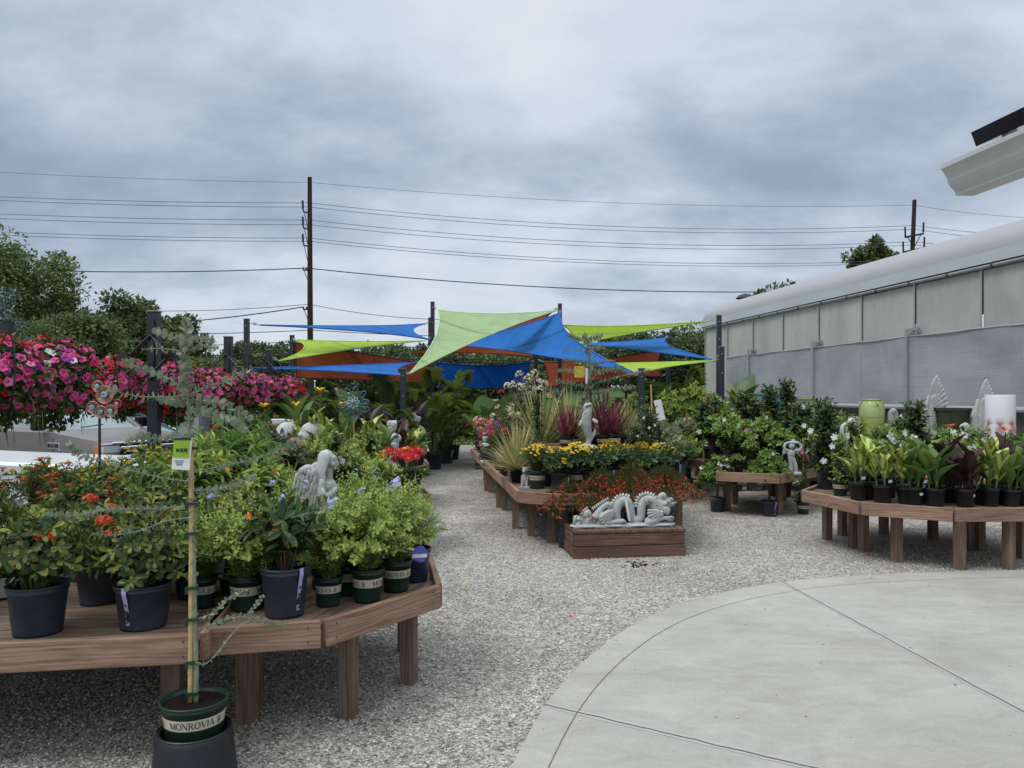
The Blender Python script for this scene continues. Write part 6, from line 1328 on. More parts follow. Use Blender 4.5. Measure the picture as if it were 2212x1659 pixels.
setp(BAN, 'potted_banana', 'potted plant', 'banana plant with one bright broad leaf under the deep blue banner', np.array([-.45, 16.5, 0.]), 2.2, 1.75)
# row of low pots along the bench edge
SMK = [bushy(206, .18, .1, 20, .04, .02, T_OVAL, 'lant', 'peach', 'green', .075, .15, (), .02, 2), bushy(207, .16, .1, 18, .05, .02, T_OVAL, 'dark', 'mand', 'blue', .085, .16, (), .02, 2)]
for i, (x, y) in enumerate(((-.52, 13.5), (-.45, 12.9), (.18, 9.9), (.35, 10.1), (.02, 10.3), (.42, 9.55), (.3, 10.9), (-.1, 10.75))):
    setp(SMK[i % 2], 'potted_croton', 'potted plant', ['small pot far up the left edge of the central bench', 'small banded pot right before the white figurine', 'low pot behind the small spiky plant', 'low slate pot second behind the spiky plant', 'low pot at the bench edge behind the black one', 'low pot behind the coreopsis cushion', 'low pot under the jasmine column', 'low pot under the red bougainvillea'][i], (x, y, DK), i, 1, 'small pots along the central bench edge')
# ---------------------------------------------------------------- palms
PA = [palm(211, 2.0, 12, .36), palm(212, 1.7, 11, .32)]
FP = fanpalm(213)
g14 = 'palms at the back of the yard'
setp(FP, 'potted_palm', 'potted palm', 'dark bushy palm in a slate pot with a white tag on the gravel path', pb(965, 1002, .16, 0), .3, 1.08)
FP2 = [dict(p) for p in FP if p['name'] != 'price_tag']
setp(FP2, 'potted_palm', 'potted palm', 'dark bushy palm right behind the first at the path end', (-.75, 18.0, 0), 2, .92)
for i, (x, y, k, sc, lab) in enumerate(((-3.75, 14.0, 1, 1.0, 'palm right behind the yellow cannas arching over the white boxes'), (-3.05, 13.9, 0, .84, 'palm whose fronds frame the teal metal flower'), (-2.45, 14.0, 1, .98, 'palm behind the bronze cannas left of the short post'), (-1.75, 17.0, 1, 1.1, 'light palm leaning over the path beside the short post'), (-2.3, 18.9, 0, 1.12, 'tall palm directly beside the central black posts'), (-1.55, 19.6, 0, 1.12, 'tall palm with fronds against the deep blue banner'), (-4.6, 17.2, 1, 1.08, 'left palm arching in front of the rust banner'), (-3.7, 17.0, 0, .9, 'palm behind the teal metal flower'), (-2.9, 17.4, 0, 1.02, 'palm between the teal flower and the short post'), (3.9, 18.2, 0, 1.1, 'palm right of the small blue sail'), (3.1, 18.8, 1, 1.05, 'palm behind the citrus trees'), (4.9, 19.0, 1, .9, 'palm at the corner of the greenhouse'), (-1.9, 21.0, 1, 1.15, 'palm in the back behind the path palms'))):
    setp(PA[k], 'potted_palm', 'potted palm', lab, (x, y, 0), i*1.3, sc, g14)
# ---------------------------------------------------------------- petunia baskets
PB = [petbasket(221, .33, .36, 330, .030, .05), petbasket(222, .34, .30, 330, .030), petbasket(223, .34, .27, 330, .029)]
g15 = 'petunia baskets hanging from the left posts'
for i, (px, Y, zt, k, sc, rz, lab) in enumerate(((-8, 5.2, 1.93, 0, .95, 0, 'petunia basket cut by the left frame edge with pink and red blooms'), (118, 6.15, 1.96, 0, 1.05, 2, 'petunia basket with a trailing dark underside second from the left'), (257, 7.6, 1.92, 1, .98, 1, 'petunia basket left of the nearest tall post'), (377, 7.7, 1.86, 1, .98, 3, 'petunia basket right of the nearest tall post behind the eucalyptus'), (455, 10.1, 1.88, 2, 1.05, 4, 'petunia basket left of the second basket post'), (522, 10.4, 1.86, 2, 1.0, 5, 'petunia basket right of the second basket post'), (562, 14.2, 1.86, 2, 1.2, 0, 'petunia basket left of the third basket post'), (612, 14.6, 1.82, 2, 1.25, 2, 'rightmost petunia basket above the yellow cannas'))):
    loc = np.array([XW(px, Y), Y, zt-.2*sc-.3*sc+.012*Y+(.07 if Y < 7 else 0)]); setp(PB[k], 'petunia_basket', 'hanging basket', lab, loc, rz, sc, g15)
# ---------------------------------------------------------------- russelia behind the dragon
RU = [russelia(231), russelia(232, 320)]
for i, (x, y, z, sc, lab) in enumerate(((.62, 8.30, .24, 1.16, 'firecracker plant spilling red blooms over the left of the crate'), (.98, 8.38, .30, 1.12, 'firecracker plant behind the dragon tail'), (1.32, 8.38, .36, 1.18, 'firecracker plant behind the dragon back'), (1.68, 8.40, .33, 1.14, 'firecracker plant behind the dragon head'))):
    setp(RU[i % 2], 'firecracker_plant', 'potted plant', lab, np.array([x, y, z]), i*1.7, sc, 'firecracker plants behind the dragon')
    st = thing('plant_stand', 'dark upturned pot holding up the firecracker plant '+['at the crate left corner', 'behind the dragon tail', 'behind the dragon back', 'behind the dragon head'][i], 'plant stand', (x, y, 0), 0, 'upturned pots under the firecracker plants')
    mb = MB(); mb.lathe([(.12, 0), (.1, z-.01), (.09, z), (.001, z)], 16, cap=(True, False)); mb.build('stand_body', 'pot_black', st)
# ================================================================== young eucalyptus in the foreground
def euc_leaves(mb, pts, r0, r1, gap, rs, m=0, start=.12, flat=.0):
    pts = np.asarray(pts, float); seg = np.concatenate([[0], np.cumsum(np.linalg.norm(np.diff(pts, axis=0), axis=1))]); tot = seg[-1]; s_ = tot*start; k = 0
    while s_ < tot:
        f = s_/tot; p = np.array([np.interp(s_, seg, pts[:, q]) for q in range(3)]); p2 = np.array([np.interp(min(tot, s_+.01), seg, pts[:, q]) for q in range(3)]); p1 = np.array([np.interp(max(0, s_-.01), seg, pts[:, q]) for q in range(3)])
        t = nrm(p2-p1); u = nrm(np.cross(t, [.02, .03, 1.] if abs(t[2]) < .9 else [0, 1., .1])); v = np.cross(u, t); a = (PI/2 if k % 2 else 0)+rs.randn()*.25
        r = r0+(r1-r0)*f
        if f > .9: r *= 1-(f-.9)*6
        r = max(r, .004)*(.85+.3*rs.rand())
        for sg in (1, -1):
            o = (math.cos(a)*u+math.sin(a)*v)*sg; D = o+t*(.25+.5*abs(t[2])); U = t*(1-.5*abs(t[2]))+rs.randn(3)*(.12+.45*abs(t[2]))+np.array([0, -.55, 0])*abs(t[2])
            mb.leaves(T_ROUND, [p], [D], [U], r*2, r*2.0, m if rs.rand() < .9 else 1-m)
        s_ += gap*(.85+.3*rs.rand())*(1.0 if f < .85 else .6); k += 1
def euc(name, lab, Y, stem, branches, loc, fine=1.0):
    t = thing(name, lab, 'potted tree', loc); rs = np.random.RandomState(8); L0 = np.asarray(loc, float)
    def w(pts, depth=0):
        out = []
        for i, q in enumerate(pts): out.append(P(q[0], q[1], Y+depth*(i/(len(pts)-1))**1.0)-L0)
        q = np.array(out); n = len(q)
        if n > 2:
            tt = np.linspace(0, n-1, n*5); q = np.stack([np.interp(tt, range(n), q[:, k]) for k in range(3)], 1); ker = np.array([.25, .5, .25])
            for _ in range(4): q[1:-1] = .25*q[:-2]+.5*q[1:-1]+.25*q[2:]
        return q
    s_ = w(stem); mb = MB(); mb.tube(s_, np.linspace(.011, .003, len(s_))*fine, 6); mb.build('trunk', 'stem_grey', t, smooth=True)
    return t, w, rs
ex, ey = P(420, 1520, 3.3)[:2]; zrim = .325
ebr = [  # (points, leaf radius start, end, gap, depth offset)
 ([(409, 745), (387, 735), (360, 722), (332, 714)], .013, .016, .019, .1), ([(403, 738), (430, 730), (461, 735)], .013, .012, .017, -.1), ([(403, 770), (387, 757), (345, 752), (306, 755)], .014, .016, .022, -.1), ([(403, 760), (435, 745), (470, 752)], .014, .012, .02, .15),
 ([(406, 850), (390, 838), (372, 820), (330, 806), (292, 790), (264, 779)], .017, .017, .021, .15), ([(407, 855), (350, 858), (300, 857), (263, 849), (231, 838)], .017, .018, .02, -.15), ([(409, 872), (372, 868), (340, 862)], .015, .012, .024, .2),
 ([(407, 853), (442, 834), (484, 827), (521, 808), (547, 797)], .019, .020, .019, .1), ([(408, 864), (434, 865), (484, 872), (521, 893), (543, 908)], .020, .018, .019, -.1), ([(409, 880), (450, 890), (500, 905), (532, 930)], .019, .014, .02, -.25),
 ([(412, 1040), (380, 1037), (342, 1031), (280, 1016), (211, 994), (165, 977), (147, 955)], .012, .02, .019, -.15), ([(411, 1018), (440, 1016), (471, 1008), (520, 999), (560, 988), (593, 977), (633, 958), (652, 942)], .012, .02, .02, .1), ([(412, 1060), (450, 1059), (484, 1054), (523, 1042), (553, 1026)], .012, .013, .02, -.1),
 ([(412, 1092), (370, 1097), (320, 1100), (260, 1099), (223, 1101), (156, 1117), (98, 1109)], .011, .016, .018, .05), ([(413, 1118), (380, 1121), (348, 1128), (312, 1144), (252, 1157), (196, 1153)], .011, .013, .018, -.15), ([(409, 945), (380, 940), (340, 950), (310, 940), (270, 958)], .012, .015, .02, .2),
 ([(428, 1337), (445, 1331), (462, 1324), (485, 1300), (506, 1286), (535, 1275)], .010, .014, .015, .05), ([(428, 1361), (452, 1352), (477, 1341), (520, 1331), (563, 1338), (592, 1350), (618, 1347)], .010, .013, .0145, -.1), ([(520, 1348), (505, 1366), (491, 1382), (475, 1405), (462, 1419), (442, 1437), (425, 1431)], .009, .007, .016, -.15), ([(530, 1334), (545, 1318), (569, 1286)], .009, .008, .013, -.05)]
t, w_, rs = euc('potted_eucalyptus', 'young silver dollar eucalyptus tied to a bamboo cane in the nearest banded green pot', 3.3, [(423, 1522), (424, 1440), (421, 1330), (418, 1200), (416, 1100), (412, 1000), (409, 930), (406, 860), (400, 790), (401, 730), (405, 688)], (), (ex, ey, .165))
stem3 = w_([(406, 860), (400, 790), (401, 730), (405, 688)])
mb = MB(); euc_leaves(mb, stem3, .0195, .017, .018, rs, 0, 0); mb.build('foliage', ['euc', 'euc_t'], t)
mb = MB(); s4 = w_([(421, 1330), (418, 1200), (416, 1100), (412, 1000), (409, 930), (406, 860)]); euc_leaves(mb, s4, .010, .014, .045, rs, 0, 0); euc_leaves(mb, s4, .008, .012, .06, rs, 0, 0); mb.build('foliage', ['euc', 'euc_t'], t)
for pts, r0, r1, gp, dp in ebr:
    q = w_(pts, dp); mb = MB(); mb.tube(q, np.linspace(.0032, .0016, len(q)), 4, 2, False); euc_leaves(mb, q, r0*.80, r1*.84, gp*1.02, rs, 0, .1)
    mb.build('branch', ['euc', 'euc_t', 'stem_grey'], t)
mb = MB(); c = w_([(411, 1524), (413, 1300), (414, 1100), (412, 945)]); mb.tube(c, .0115, 8)
for k in range(2, len(c), 3): mb.ball(c[k], (.0135, .0135, .004), k=8, n=4)
mb.build('bamboo_cane', 'bamboo', t, smooth=True)
for yy in (1498, 1431, 1338, 1270, 1152, 1088, 968):
    mb = MB(); c = P(416, yy, 3.292)-np.array([ex, ey, .165]); mb.box(c, (.045, .03, .011), rz=.2); mb.box(c+[-.018, -.018, -.008], (.014, .004, .03), rz=.5); mb.build('green_tie', 'pot_green', t)
tgc = P(393, 980, 3.24)-np.array([ex, ey, .165]); mb = MB(); mb.box(tgc, (.074, .003, .135), rz=.05, tilt=[[.996, 0, .08], [0, 1, 0], [-.08, 0, .996]]); o = mb.build('plant_tag', 'tag_white', t)
mb = MB(); mb.box(tgc+[-.001, -.0035, .022], (.066, .002, .075), rz=.05, tilt=[[.996, 0, .08], [0, 1, 0], [-.08, 0, .996]]); mb.build('print', 'tag_green', o)
mb = MB(); mb.box(tgc+[.004, -.0035, .062], (.07, .002, .012), rz=.05); mb.build('print', 'tag_dark', o)
mb = MB()
for k in range(3): mb.box(tgc+[-.016+.017*k, -.0055, .015], (.013, .001, .014), rz=.05)
mb.build('print', 'tag_dark', o)
mb = MB()
for k in range(3): mb.box(tgc+[-.01, -.0035, -.03-.008*k], (.04-.008*k, .001, .0025), rz=.05)
mb.build('print', 'ink', o)
rt = thing('red_tag', 'round red plant tag with a white band among the ixora leaves', 'plant tag', P(371, 1145, 4.0)); mb = MB(); mb.lathe([(.001, 0), (.042, .003), (.047, 0)], 14, ripple=.07, rn=7); o = mb.build('disc', 'tag_red', rt); o.rotation_euler = (R_(80), 0, .2)
mb = MB(); mb.box((0, -.01, -.012), (.085, .002, .016), rz=.1); mb.build('print', 'tag_white', rt); mb = MB(); mb.tube([(0, .003, -.04), (.01, .02, -.35)], .003, 4); mb.build('stake', 'stem_green', rt)
for p in pot('green', .135, .185): put(p, t).rotation_euler.z = -.42
# its black stand with three lips
st = thing('pot_stand', 'dark plastic pot stand at the bottom edge under the eucalyptus pot', 'pot stand', (ex, ey, 0)); mb = MB()
mb.lathe([(.178, 0), (.176, .02), (.156, .19), (.150, .215), (.142, .22), (.134, .215), (.132, .14)], 36, cap=(True, False)); mb.build('stand_body', 'pot_black', st, smooth=True)
for a in (-.35, 1.75, 3.85):
    mb = MB(); mb.box((.205*math.cos(a), .205*math.sin(a), .03), (.085, .045, .022), rz=a, bev=.003); mb.box((.235*math.cos(a), .235*math.sin(a), .045), (.025, .05, .02), rz=a, bev=.003); mb.build('foot_lip', 'pot_black', st)
mb = MB(); mb.lathe([(.1515, .213), (.153, .219), (.150, .222)], 36); mb.build('rim', 'pot_black', st)
# second eucalyptus on the raised shelf
t, w_, rs = euc('potted_eucalyptus', 'second eucalyptus on a leaning cane right of the fish statue', 11.25, [(1283, 958), (1278, 900), (1273, 850), (1277, 790), (1268, 745), (1262, 722)], (), (XW(1283, 11.25), 11.25, lift(.84)))
for pts, r0, r1 in (([(1268, 760), (1240, 755), (1215, 757)], .02, .012), ([(1263, 738), (1240, 728), (1225, 722)], .03, .02), ([(1264, 736), (1285, 728), (1300, 726)], .03, .03), ([(1268, 755), (1290, 750), (1305, 748)], .025, .02), ([(1272, 786), (1245, 780), (1216, 778)], .03, .025), ([(1272, 788), (1300, 782), (1330, 778)], .035, .025), ([(1275, 805), (1240, 802), (1205, 800)], .026, .03), ([(1277, 805), (1320, 798), (1350, 795)], .035, .03), ([(1275, 838), (1240, 828), (1200, 822)], .03, .03), ([(1277, 832), (1320, 818), (1370, 806), (1410, 800)], .03, .03), ([(1276, 855), (1230, 850), (1190, 843), (1170, 838)], .03, .028), ([(1278, 850), (1330, 840), (1372, 835)], .035, .03), ([(1279, 862), (1310, 872), (1305, 905), (1295, 935)], .045, .03), ([(1278, 885), (1240, 880), (1205, 876)], .03, .026), ([(1279, 900), (1240, 906), (1210, 905)], .025, .02), ([(1281, 915), (1325, 912), (1370, 900)], .025, .025), ([(1280, 925), (1260, 930), (1245, 925)], .022, .016), ([(1268, 850), (1258, 870), (1262, 880)], .04, .04)):
    q = w_(pts, .3*rs.randn()); mb = MB(); mb.tube(q, .006, 3, 2, False); euc_leaves(mb, q, r0*.82, r1*.82, .034, rs, 0, .05); mb.build('branch', ['euc', 'euc_t', 'stem_grey'], t)
mb = MB(); q = w_([(1272, 850), (1277, 790), (1268, 745), (1262, 720)]); euc_leaves(mb, q, .045, .035, .05, rs, 0, 0); mb.build('foliage', ['euc', 'euc_t'], t)
mb = MB(); q = w_([(1284, 958), (1276, 880), (1275, 825)]); mb.tube(q, .018, 6); mb.build('bamboo_cane', 'bark', t)
mb = MB(); mb.box(P(1252, 803, 10.9)-np.array([XW(1283, 11.25), 11.25, lift(.84)]), (.15, .004, .16), rz=.2); mb.build('plant_tag', 'tag_yellow', t)
mb = MB(); mb.box(P(1267, 812, 10.88)-np.array([XW(1283, 11.25), 11.25, lift(.84)]), (.03, .004, .22), rz=.2); mb.build('plant_tag', 'tag_white', t)
for p in pot('black', .11, .18): put(p, t)
# narrow paper tag on a stake at the right
tg = thing('plant_tag', 'white paper tag on a bamboo stake above the jasmine bush', 'plant tag', P(1415, 905, 11.2)); mb = MB(); mb.tube([(-.01, 0, -.73), (-.06, 0, .5)], .012, 5); mb.build('stake', 'bamboo', tg); mb = MB(); mb.box((.06, -.03, .13), (.11, .004, .30), tilt=[[.97, 0, -.22], [0, 1, 0], [.22, 0, .97]]); mb.build('card', 'tag_white', tg)
wt = thing('hanging_tag', 'white printed tag hanging behind the banded pot near the bamboo cane', 'plant tag', P(474, 1216, 4.15)); mb = MB(); mb.box((0, 0, 0), (.06, .003, .155), tilt=[[.985, 0, .17], [0, 1, 0], [-.17, 0, .985]]); o = mb.build('card', 'tag_white', wt); mb = MB(); mb.box((.002, -.003, .01), (.022, .001, .018)); mb.box((-.004, -.003, -.03), (.04, .001, .003)); mb.box((.006, -.003, -.055), (.03, .001, .012)); mb.build('print', 'ink', o)

# ================================================================== statues
def lump(mb, c, r, rx=0, ry=0, rz=0):
    rot = np.array(Matrix.Rotation(rz, 3, 'Z') @ Matrix.Rotation(ry, 3, 'Y') @ Matrix.Rotation(rx, 3, 'X')); mb.ball(c, r, 0, 14, 9, rot)
def limb(mb, pts, r):
    pts = np.asarray(pts, float); n = len(pts); tt = np.linspace(0, n-1, (n-1)*4+1); q = np.stack([np.interp(tt, range(n), pts[:, k]) for k in range(3)], 1)
    for _ in range(2): q[1:-1] = .25*q[:-2]+.5*q[1:-1]+.25*q[2:]
    rr = np.interp(tt, range(n), np.broadcast_to(r, (n,)) if np.ndim(r) == 0 else r); mb.tube(q, rr, 12)
    mb.ball(q[0], rr[0], 0, 10, 7); mb.ball(q[-1], rr[-1], 0, 10, 7)
def feather(mb, p, d, ln, w, th=.006, U=(0, 1, 0)):
    d = nrm(np.asarray(d, float)); s_ = nrm(np.cross(d, U)); n_ = np.cross(s_, d); rot = np.stack([s_, d, n_], 1); mb.ball(np.asarray(p)+d*ln/2, (w/2, ln/2, th), 0, 10, 8, rot)
# --- angel (faces +x, near wing turned to the camera)
mb = MB(); ex_ = MB()
mb.lathe([(.001, 0), (.12, 0), (.12, .03), (.10, .05), (.095, .2), (.08, .33), (.068, .42), (.062, .47), (.058, .52), (.04, .56), (.001, .575)], 20)
for k in range(16):
    q = k*2*PI/16; ex_.tube([(.104*math.cos(q), .104*math.sin(q), .03), (.085*math.cos(q+.1), .085*math.sin(q+.1), .22), (.066*math.cos(q+.12), .066*math.sin(q+.12), .40), (.055*math.cos(q+.1), .055*math.sin(q+.1), .46)], [.018, .014, .009, .004], 6)
lump(mb, (.012, 0, .525), (.052, .078, .055)); lump(mb, (.042, -.028, .505), (.026, .028, .03)); lump(mb, (.042, .028, .505), (.026, .028, .03)); limb(mb, [(.012, 0, .56), (.02, 0, .63)], [.03, .026])
for sg in (-1, 1):
    limb(mb, [(-.005, sg*.075, .555), (.0, sg*.092, .48), (.035, sg*.07, .475), (.068, sg*.02, .515)], [.028, .030, .022, .014])
    for k in range(3): ex_.tube([(-.012+.012*k, sg*(.098+.004*k), .53), (.005+.012*k, sg*.112, .49), (.02+.012*k, sg*.098, .47)], [.006, .007, .003], 5)
    for k in range(4): ex_.tube([(.066, sg*.018, .505+.009*k), (.078, sg*.004, .512+.009*k)], [.006, .005], 5)
lump(mb, (.022, 0, .688), (.041, .038, .047)); lump(mb, (.046, 0, .668), (.022, .026, .030)); lump(ex_, (.067, 0, .677), (.010, .0065, .011), 0, .35); lump(ex_, (.064, 0, .657), (.006, .011, .004)); lump(ex_, (.063, 0, .651), (.006, .010, .0035)); lump(mb, (.056, 0, .640), (.012, .015, .011)); lump(mb, (.052, 0, .705), (.014, .026, .016))
for sg in (-1, 1): lump(ex_, (.060, sg*.014, .688), (.005, .009, .004)); lump(ex_, (.060, sg*.014, .697), (.006, .011, .003)); lump(mb, (.05, sg*.02, .668), (.014, .012, .016))
lump(mb, (.006, 0, .705), (.048, .046, .042)); lump(mb, (-.015, 0, .65), (.042, .046, .06)); lump(mb, (-.03, 0, .585), (.036, .056, .05))
for k in range(27):
    q = 1.12+(2*PI-2.24)*k/26; c, s_ = math.cos(q), math.sin(q); w_2 = .006*math.sin(k*2.1)
    limb(ex_, [(.006+.010*c, .010*s_, .748), (.006+.036*c, .034*s_, .737), (.008+.049*c, .046*s_, .708), (.0+.048*c, .050*s_, .665), (-.012+.050*c+w_2, .056*s_, .62), (-.02+.056*c-w_2, .064*s_, .575), (-.018+.058*c+w_2, .068*s_, .53+.02*math.sin(k*1.7))], [.006, .008, .0085, .0085, .009, .0085, .004])
xl_ = lambda z: np.interp(z, [.33, .38, .42, .48, .56, .60, .64, .67], [-.075, -.10, -.125, -.147, -.156, -.148, -.12, -.08]); xr_ = lambda z: np.interp(z, [.33, .45, .55, .62, .67], [-.03, -.025, -.03, -.035, -.05])
for sg in (-1, 1):
    limb(mb, [(-.03, sg*.05, .54), (-.045, sg*.08, .62), (-.08, sg*.092, .655), (-.125, sg*.095, .625), (-.145, sg*.093, .56)], [.022, .024, .024, .022, .014])
    for z in (.60, .54, .48, .42, .37): lump(mb, ((xl_(z)+xr_(z))/2, sg*.082, z), ((xr_(z)-xl_(z))/2*.96, .012, .05))
    for row, (z, n_, ln) in enumerate(((.40, 5, .115), (.455, 6, .105), (.51, 7, .085), (.56, 7, .068), (.605, 6, .052), (.64, 4, .04))):
        for k in range(n_):
            f = k/(n_-1); z_ = z-.03*(1-f)*(row < 3)+.012*math.sin(k*2); x = xl_(z_)*(1-f)+xr_(z_)*f
            feather(ex_, (x, sg*(.090+.0045*row), z_+ln*.3), (-.06+.22*(1-f)*(1 if z < .5 else -.5), sg*-.02, -1), ln*1.3, (xr_(z)-xl_(z))/n_*1.3, .0075, (0, 1, 0))
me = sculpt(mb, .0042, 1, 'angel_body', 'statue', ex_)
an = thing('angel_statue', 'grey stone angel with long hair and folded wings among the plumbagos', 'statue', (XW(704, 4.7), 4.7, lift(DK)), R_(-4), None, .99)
put(part('body', me), an)
# --- dragon on the crate
U_ = .00059
def dz(x, y, r, yy=0.): return ((x-1000)*U_, yy, (595-(x-50)/1850*50-y)*U_)
mb = MB(); ex_ = MB()
for (xc, rx, zc) in ((330, 300, 0), (800, 270, 0), (1250, 280, 6), (1680, 260, 12)): lump(mb, ((xc-1000)*U_, 0, .018+.0), (rx*U_, .095, .024))
mb.box((-.02, 0, .012), (1.04, .15, .024))
def dl(pts, r, y=0.): limb(mb, [dz(a, b, 0, y if np.isscalar(y) else y[i]) for i, (a, b) in enumerate(pts)], [q*U_ for q in (r if not np.isscalar(r) else [r]*len(pts))])
def spikes(pts, n, ln=.03, w_=.016, y=0.):
    q = np.array([dz(a, b, 0, y) for a, b in pts]); seg = np.concatenate([[0], np.cumsum(np.linalg.norm(np.diff(q, axis=0), axis=1))]); s_ = np.linspace(0, seg[-1], n)
    for v in s_:
        p = np.array([np.interp(v, seg, q[:, k]) for k in range(3)]); p2 = np.array([np.interp(min(seg[-1], v+.01), seg, q[:, k]) for k in range(3)]); p1 = np.array([np.interp(max(0, v-.01), seg, q[:, k]) for k in range(3)]); t_ = nrm(p2-p1); o = np.array([-t_[2], 0, t_[0]]); ex_.tube([p-o*.004, p+o*ln*.55, p+o*ln+t_*.004], [w_, w_*.72, .004], 8)
for k in range(9): a = k*.7; lump(mb, dz(150+42*math.cos(a), 470+62*math.sin(a), 0, -.02+.02*math.cos(k*2)), (.019, .02, .021))
lump(mb, dz(165, 480, 0), (.03, .035, .05))
dl([(215, 520), (255, 470), (310, 380), (350, 320), (380, 350), (350, 430), (330, 500)], [44, 46, 52, 52, 50, 56, 50])
dl([(330, 490), (430, 450), (500, 400), (540, 320), (620, 240), (710, 175), (745, 200), (730, 260)], [80, 78, 66, 56, 54, 54, 48, 36])
dl([(440, 500), (560, 510), (700, 480), (820, 470)], [60, 60, 66, 70])
spikes([(225, 410), (270, 340), (310, 290), (350, 265)], 6, .022, .011); spikes([(455, 270), (560, 195), (650, 135), (720, 95)], 9, .022, .012)
dl([(880, 470), (865, 400), (860, 300), (890, 190), (960, 125), (1040, 125), (1100, 190), (1120, 300), (1130, 400), (1190, 455), (1260, 450), (1310, 390), (1310, 280), (1320, 180), (1370, 110), (1450, 90), (1520, 130), (1550, 210), (1560, 300)], [78, 78, 80, 84, 88, 88, 84, 80, 78, 74, 72, 74, 78, 80, 84, 86, 86, 82, 78])
spikes([(785, 400), (775, 300), (800, 190), (850, 110), (930, 50), (1010, 38), (1080, 60)], 13, .034, .017); spikes([(1232, 210), (1245, 120), (1290, 50), (1370, 12), (1450, 5), (1530, 40), (1590, 100)], 12, .034, .017)
for k, (a, b) in enumerate(((560, 400), (575, 450), (600, 500), (640, 545), (690, 540), (720, 490))): dl([(765, 285+k*8), ((765+a)/2, (290+b)/2-14), (a, b)], [30, 34, 20], -.055)
lump(mb, dz(720, 350, 0, -.04), (.06, .03, .05)); lump(mb, dz(650, 420, 0, -.035), (.07, .03, .07))
dl([(700, 500), (800, 480), (880, 470), (960, 462)], [46, 42, 42, 40], -.05); 
for k in range(4): dl([(930, 455+k*6), (975, 450+k*16), (1000, 470+k*15)], [18, 18, 14], -.065+.012*k)
dl([(1440, 480), (1540, 440), (1620, 400)], [90, 90, 70], -.03)
for k, (a, b) in enumerate(((1405, 265), (1400, 315), (1415, 370), (1480, 400), (1550, 420), (1500, 260))): dl([(1650, 300+k*10), ((1650+a)/2, (300+b)/2-10), (a, b)], [26, 30, 18], -.07)
lump(mb, dz(1570, 340, 0, -.055), (.06, .026, .045))
dl([(1560, 430), (1660, 405), (1740, 405), (1800, 415)], [50, 42, 38, 44], -.05)
for k in range(4): dl([(1780, 385+k*14), (1830, 375+k*22), (1865, 400+k*18)], [19, 18, 12], -.07+.012*k)
lump(mb, dz(1690, 190, 0), (.085, .062, .08)); lump(mb, dz(1760, 150, 0), (.065, .05, .05)); dl([(1780, 140), (1860, 170), (1935, 150)], [50, 38, 20]); dl([(1760, 90), (1820, 90), (1870, 75), (1900, 110)], [40, 32, 26, 14]); dl([(1840, 205), (1900, 185), (1960, 135)], [26, 20, 12])
dl([(1650, 100), (1660, 30), (1710, 5), (1735, 40), (1700, 70)], [50, 54, 50, 40, 26], -.01); lump(mb, dz(1790, 110, 0, -.045), (.018, .014, .018)); lump(mb, dz(1720, 150, 0, -.055), (.024, .018, .022))
for k, (a, b) in enumerate(((1600, 110), (1590, 170), (1600, 230), (1640, 290), (1700, 330), (1760, 340), (1800, 300), (1815, 260))): dl([(1700, 200), ((1700+a)/2, (200+b)/2+10), (a, b)], [30, 34, 16], -.045)
for k in range(5): dl([(1700+18*k, 230), (1715+16*k, 290), (1730+12*k, 330+10*(k % 2))], [22, 26, 10], -.06)
me = sculpt(mb, .0046, 1, 'dragon_body', 'statue', ex_)
fl0, fr0 = G(1238, 1208)[:2], G(1482, 1201)[:2]; cyaw = math.atan2(*(fr0-fl0)[::-1]); ux = nrm(fr0-fl0); uy = np.array([-ux[1], ux[0]]); Wc = np.linalg.norm(fr0-fl0); Dc = .46; HC = .285
cc = (fl0+fr0)/2+uy*Dc/2
cr_ = thing('planter_crate', 'low stained wooden crate standing on the gravel under the dragon', 'crate', (cc[0], cc[1], 0), cyaw)
for i, (z0, z1, fr_) in enumerate(((0, .118, 0), (.126, .245, 0))):
    for (cx0, cy0, sx, sy) in ((0, -Dc/2+.018, Wc-.036*(i), .036), (0, Dc/2-.018, Wc-.036*i, .036), (-Wc/2+.018, 0, .036, Dc-.074), (Wc/2-.018, 0, .036, Dc-.074)):
        mb = MB(); mb.box((cx0, cy0, (z0+z1)/2), (sx, sy, z1-z0), ax=0 if sx > sy else 1, bev=.004); mb.build('side_board', 'wood_dark', cr_)
mb = MB(); mb.box((0, 0, .122), (Wc-.08, Dc-.08, .24)); mb.build('lining', 'darkrub', cr_)
for k in range(8):
    mb = MB(); x = -Wc/2+(k+.5)*Wc/8; mb.box((x, 0, .247+.02), (Wc/8-.006, Dc+.012, .036), ax=1, bev=.007); mb.build('top_slat', 'wood_dark', cr_)
dg_ = thing('dragon_statue', 'pale stone dragon lying in three arches on the wooden crate', 'statue', (cc[0]-.01-ux[0]*.0, cc[1]-.06, .2865), cyaw); put(part('body', me), dg_)
mb = MB(); V = [];
for f in np.linspace(0, 1, 8): a = np.array([-.005+.045*f, -.075-.008*math.sin(f*3), .30-.235*f]); V += [a+[-.011, 0, 0], a+[.011, 0, 0]]
mb.add(V, [np.array([(2*i, 2*i+1, 2*i+3, 2*i+2) for i in range(7)])]); mb.build('price_tag', 'tag_white', dg_); mb = MB(); mb.tube([(-.008, -.06, .335), (-.004, -.078, .31), (-.004, -.08, .29)], .002, 4); mb.build('tag_cord', 'panel_blk', dg_)
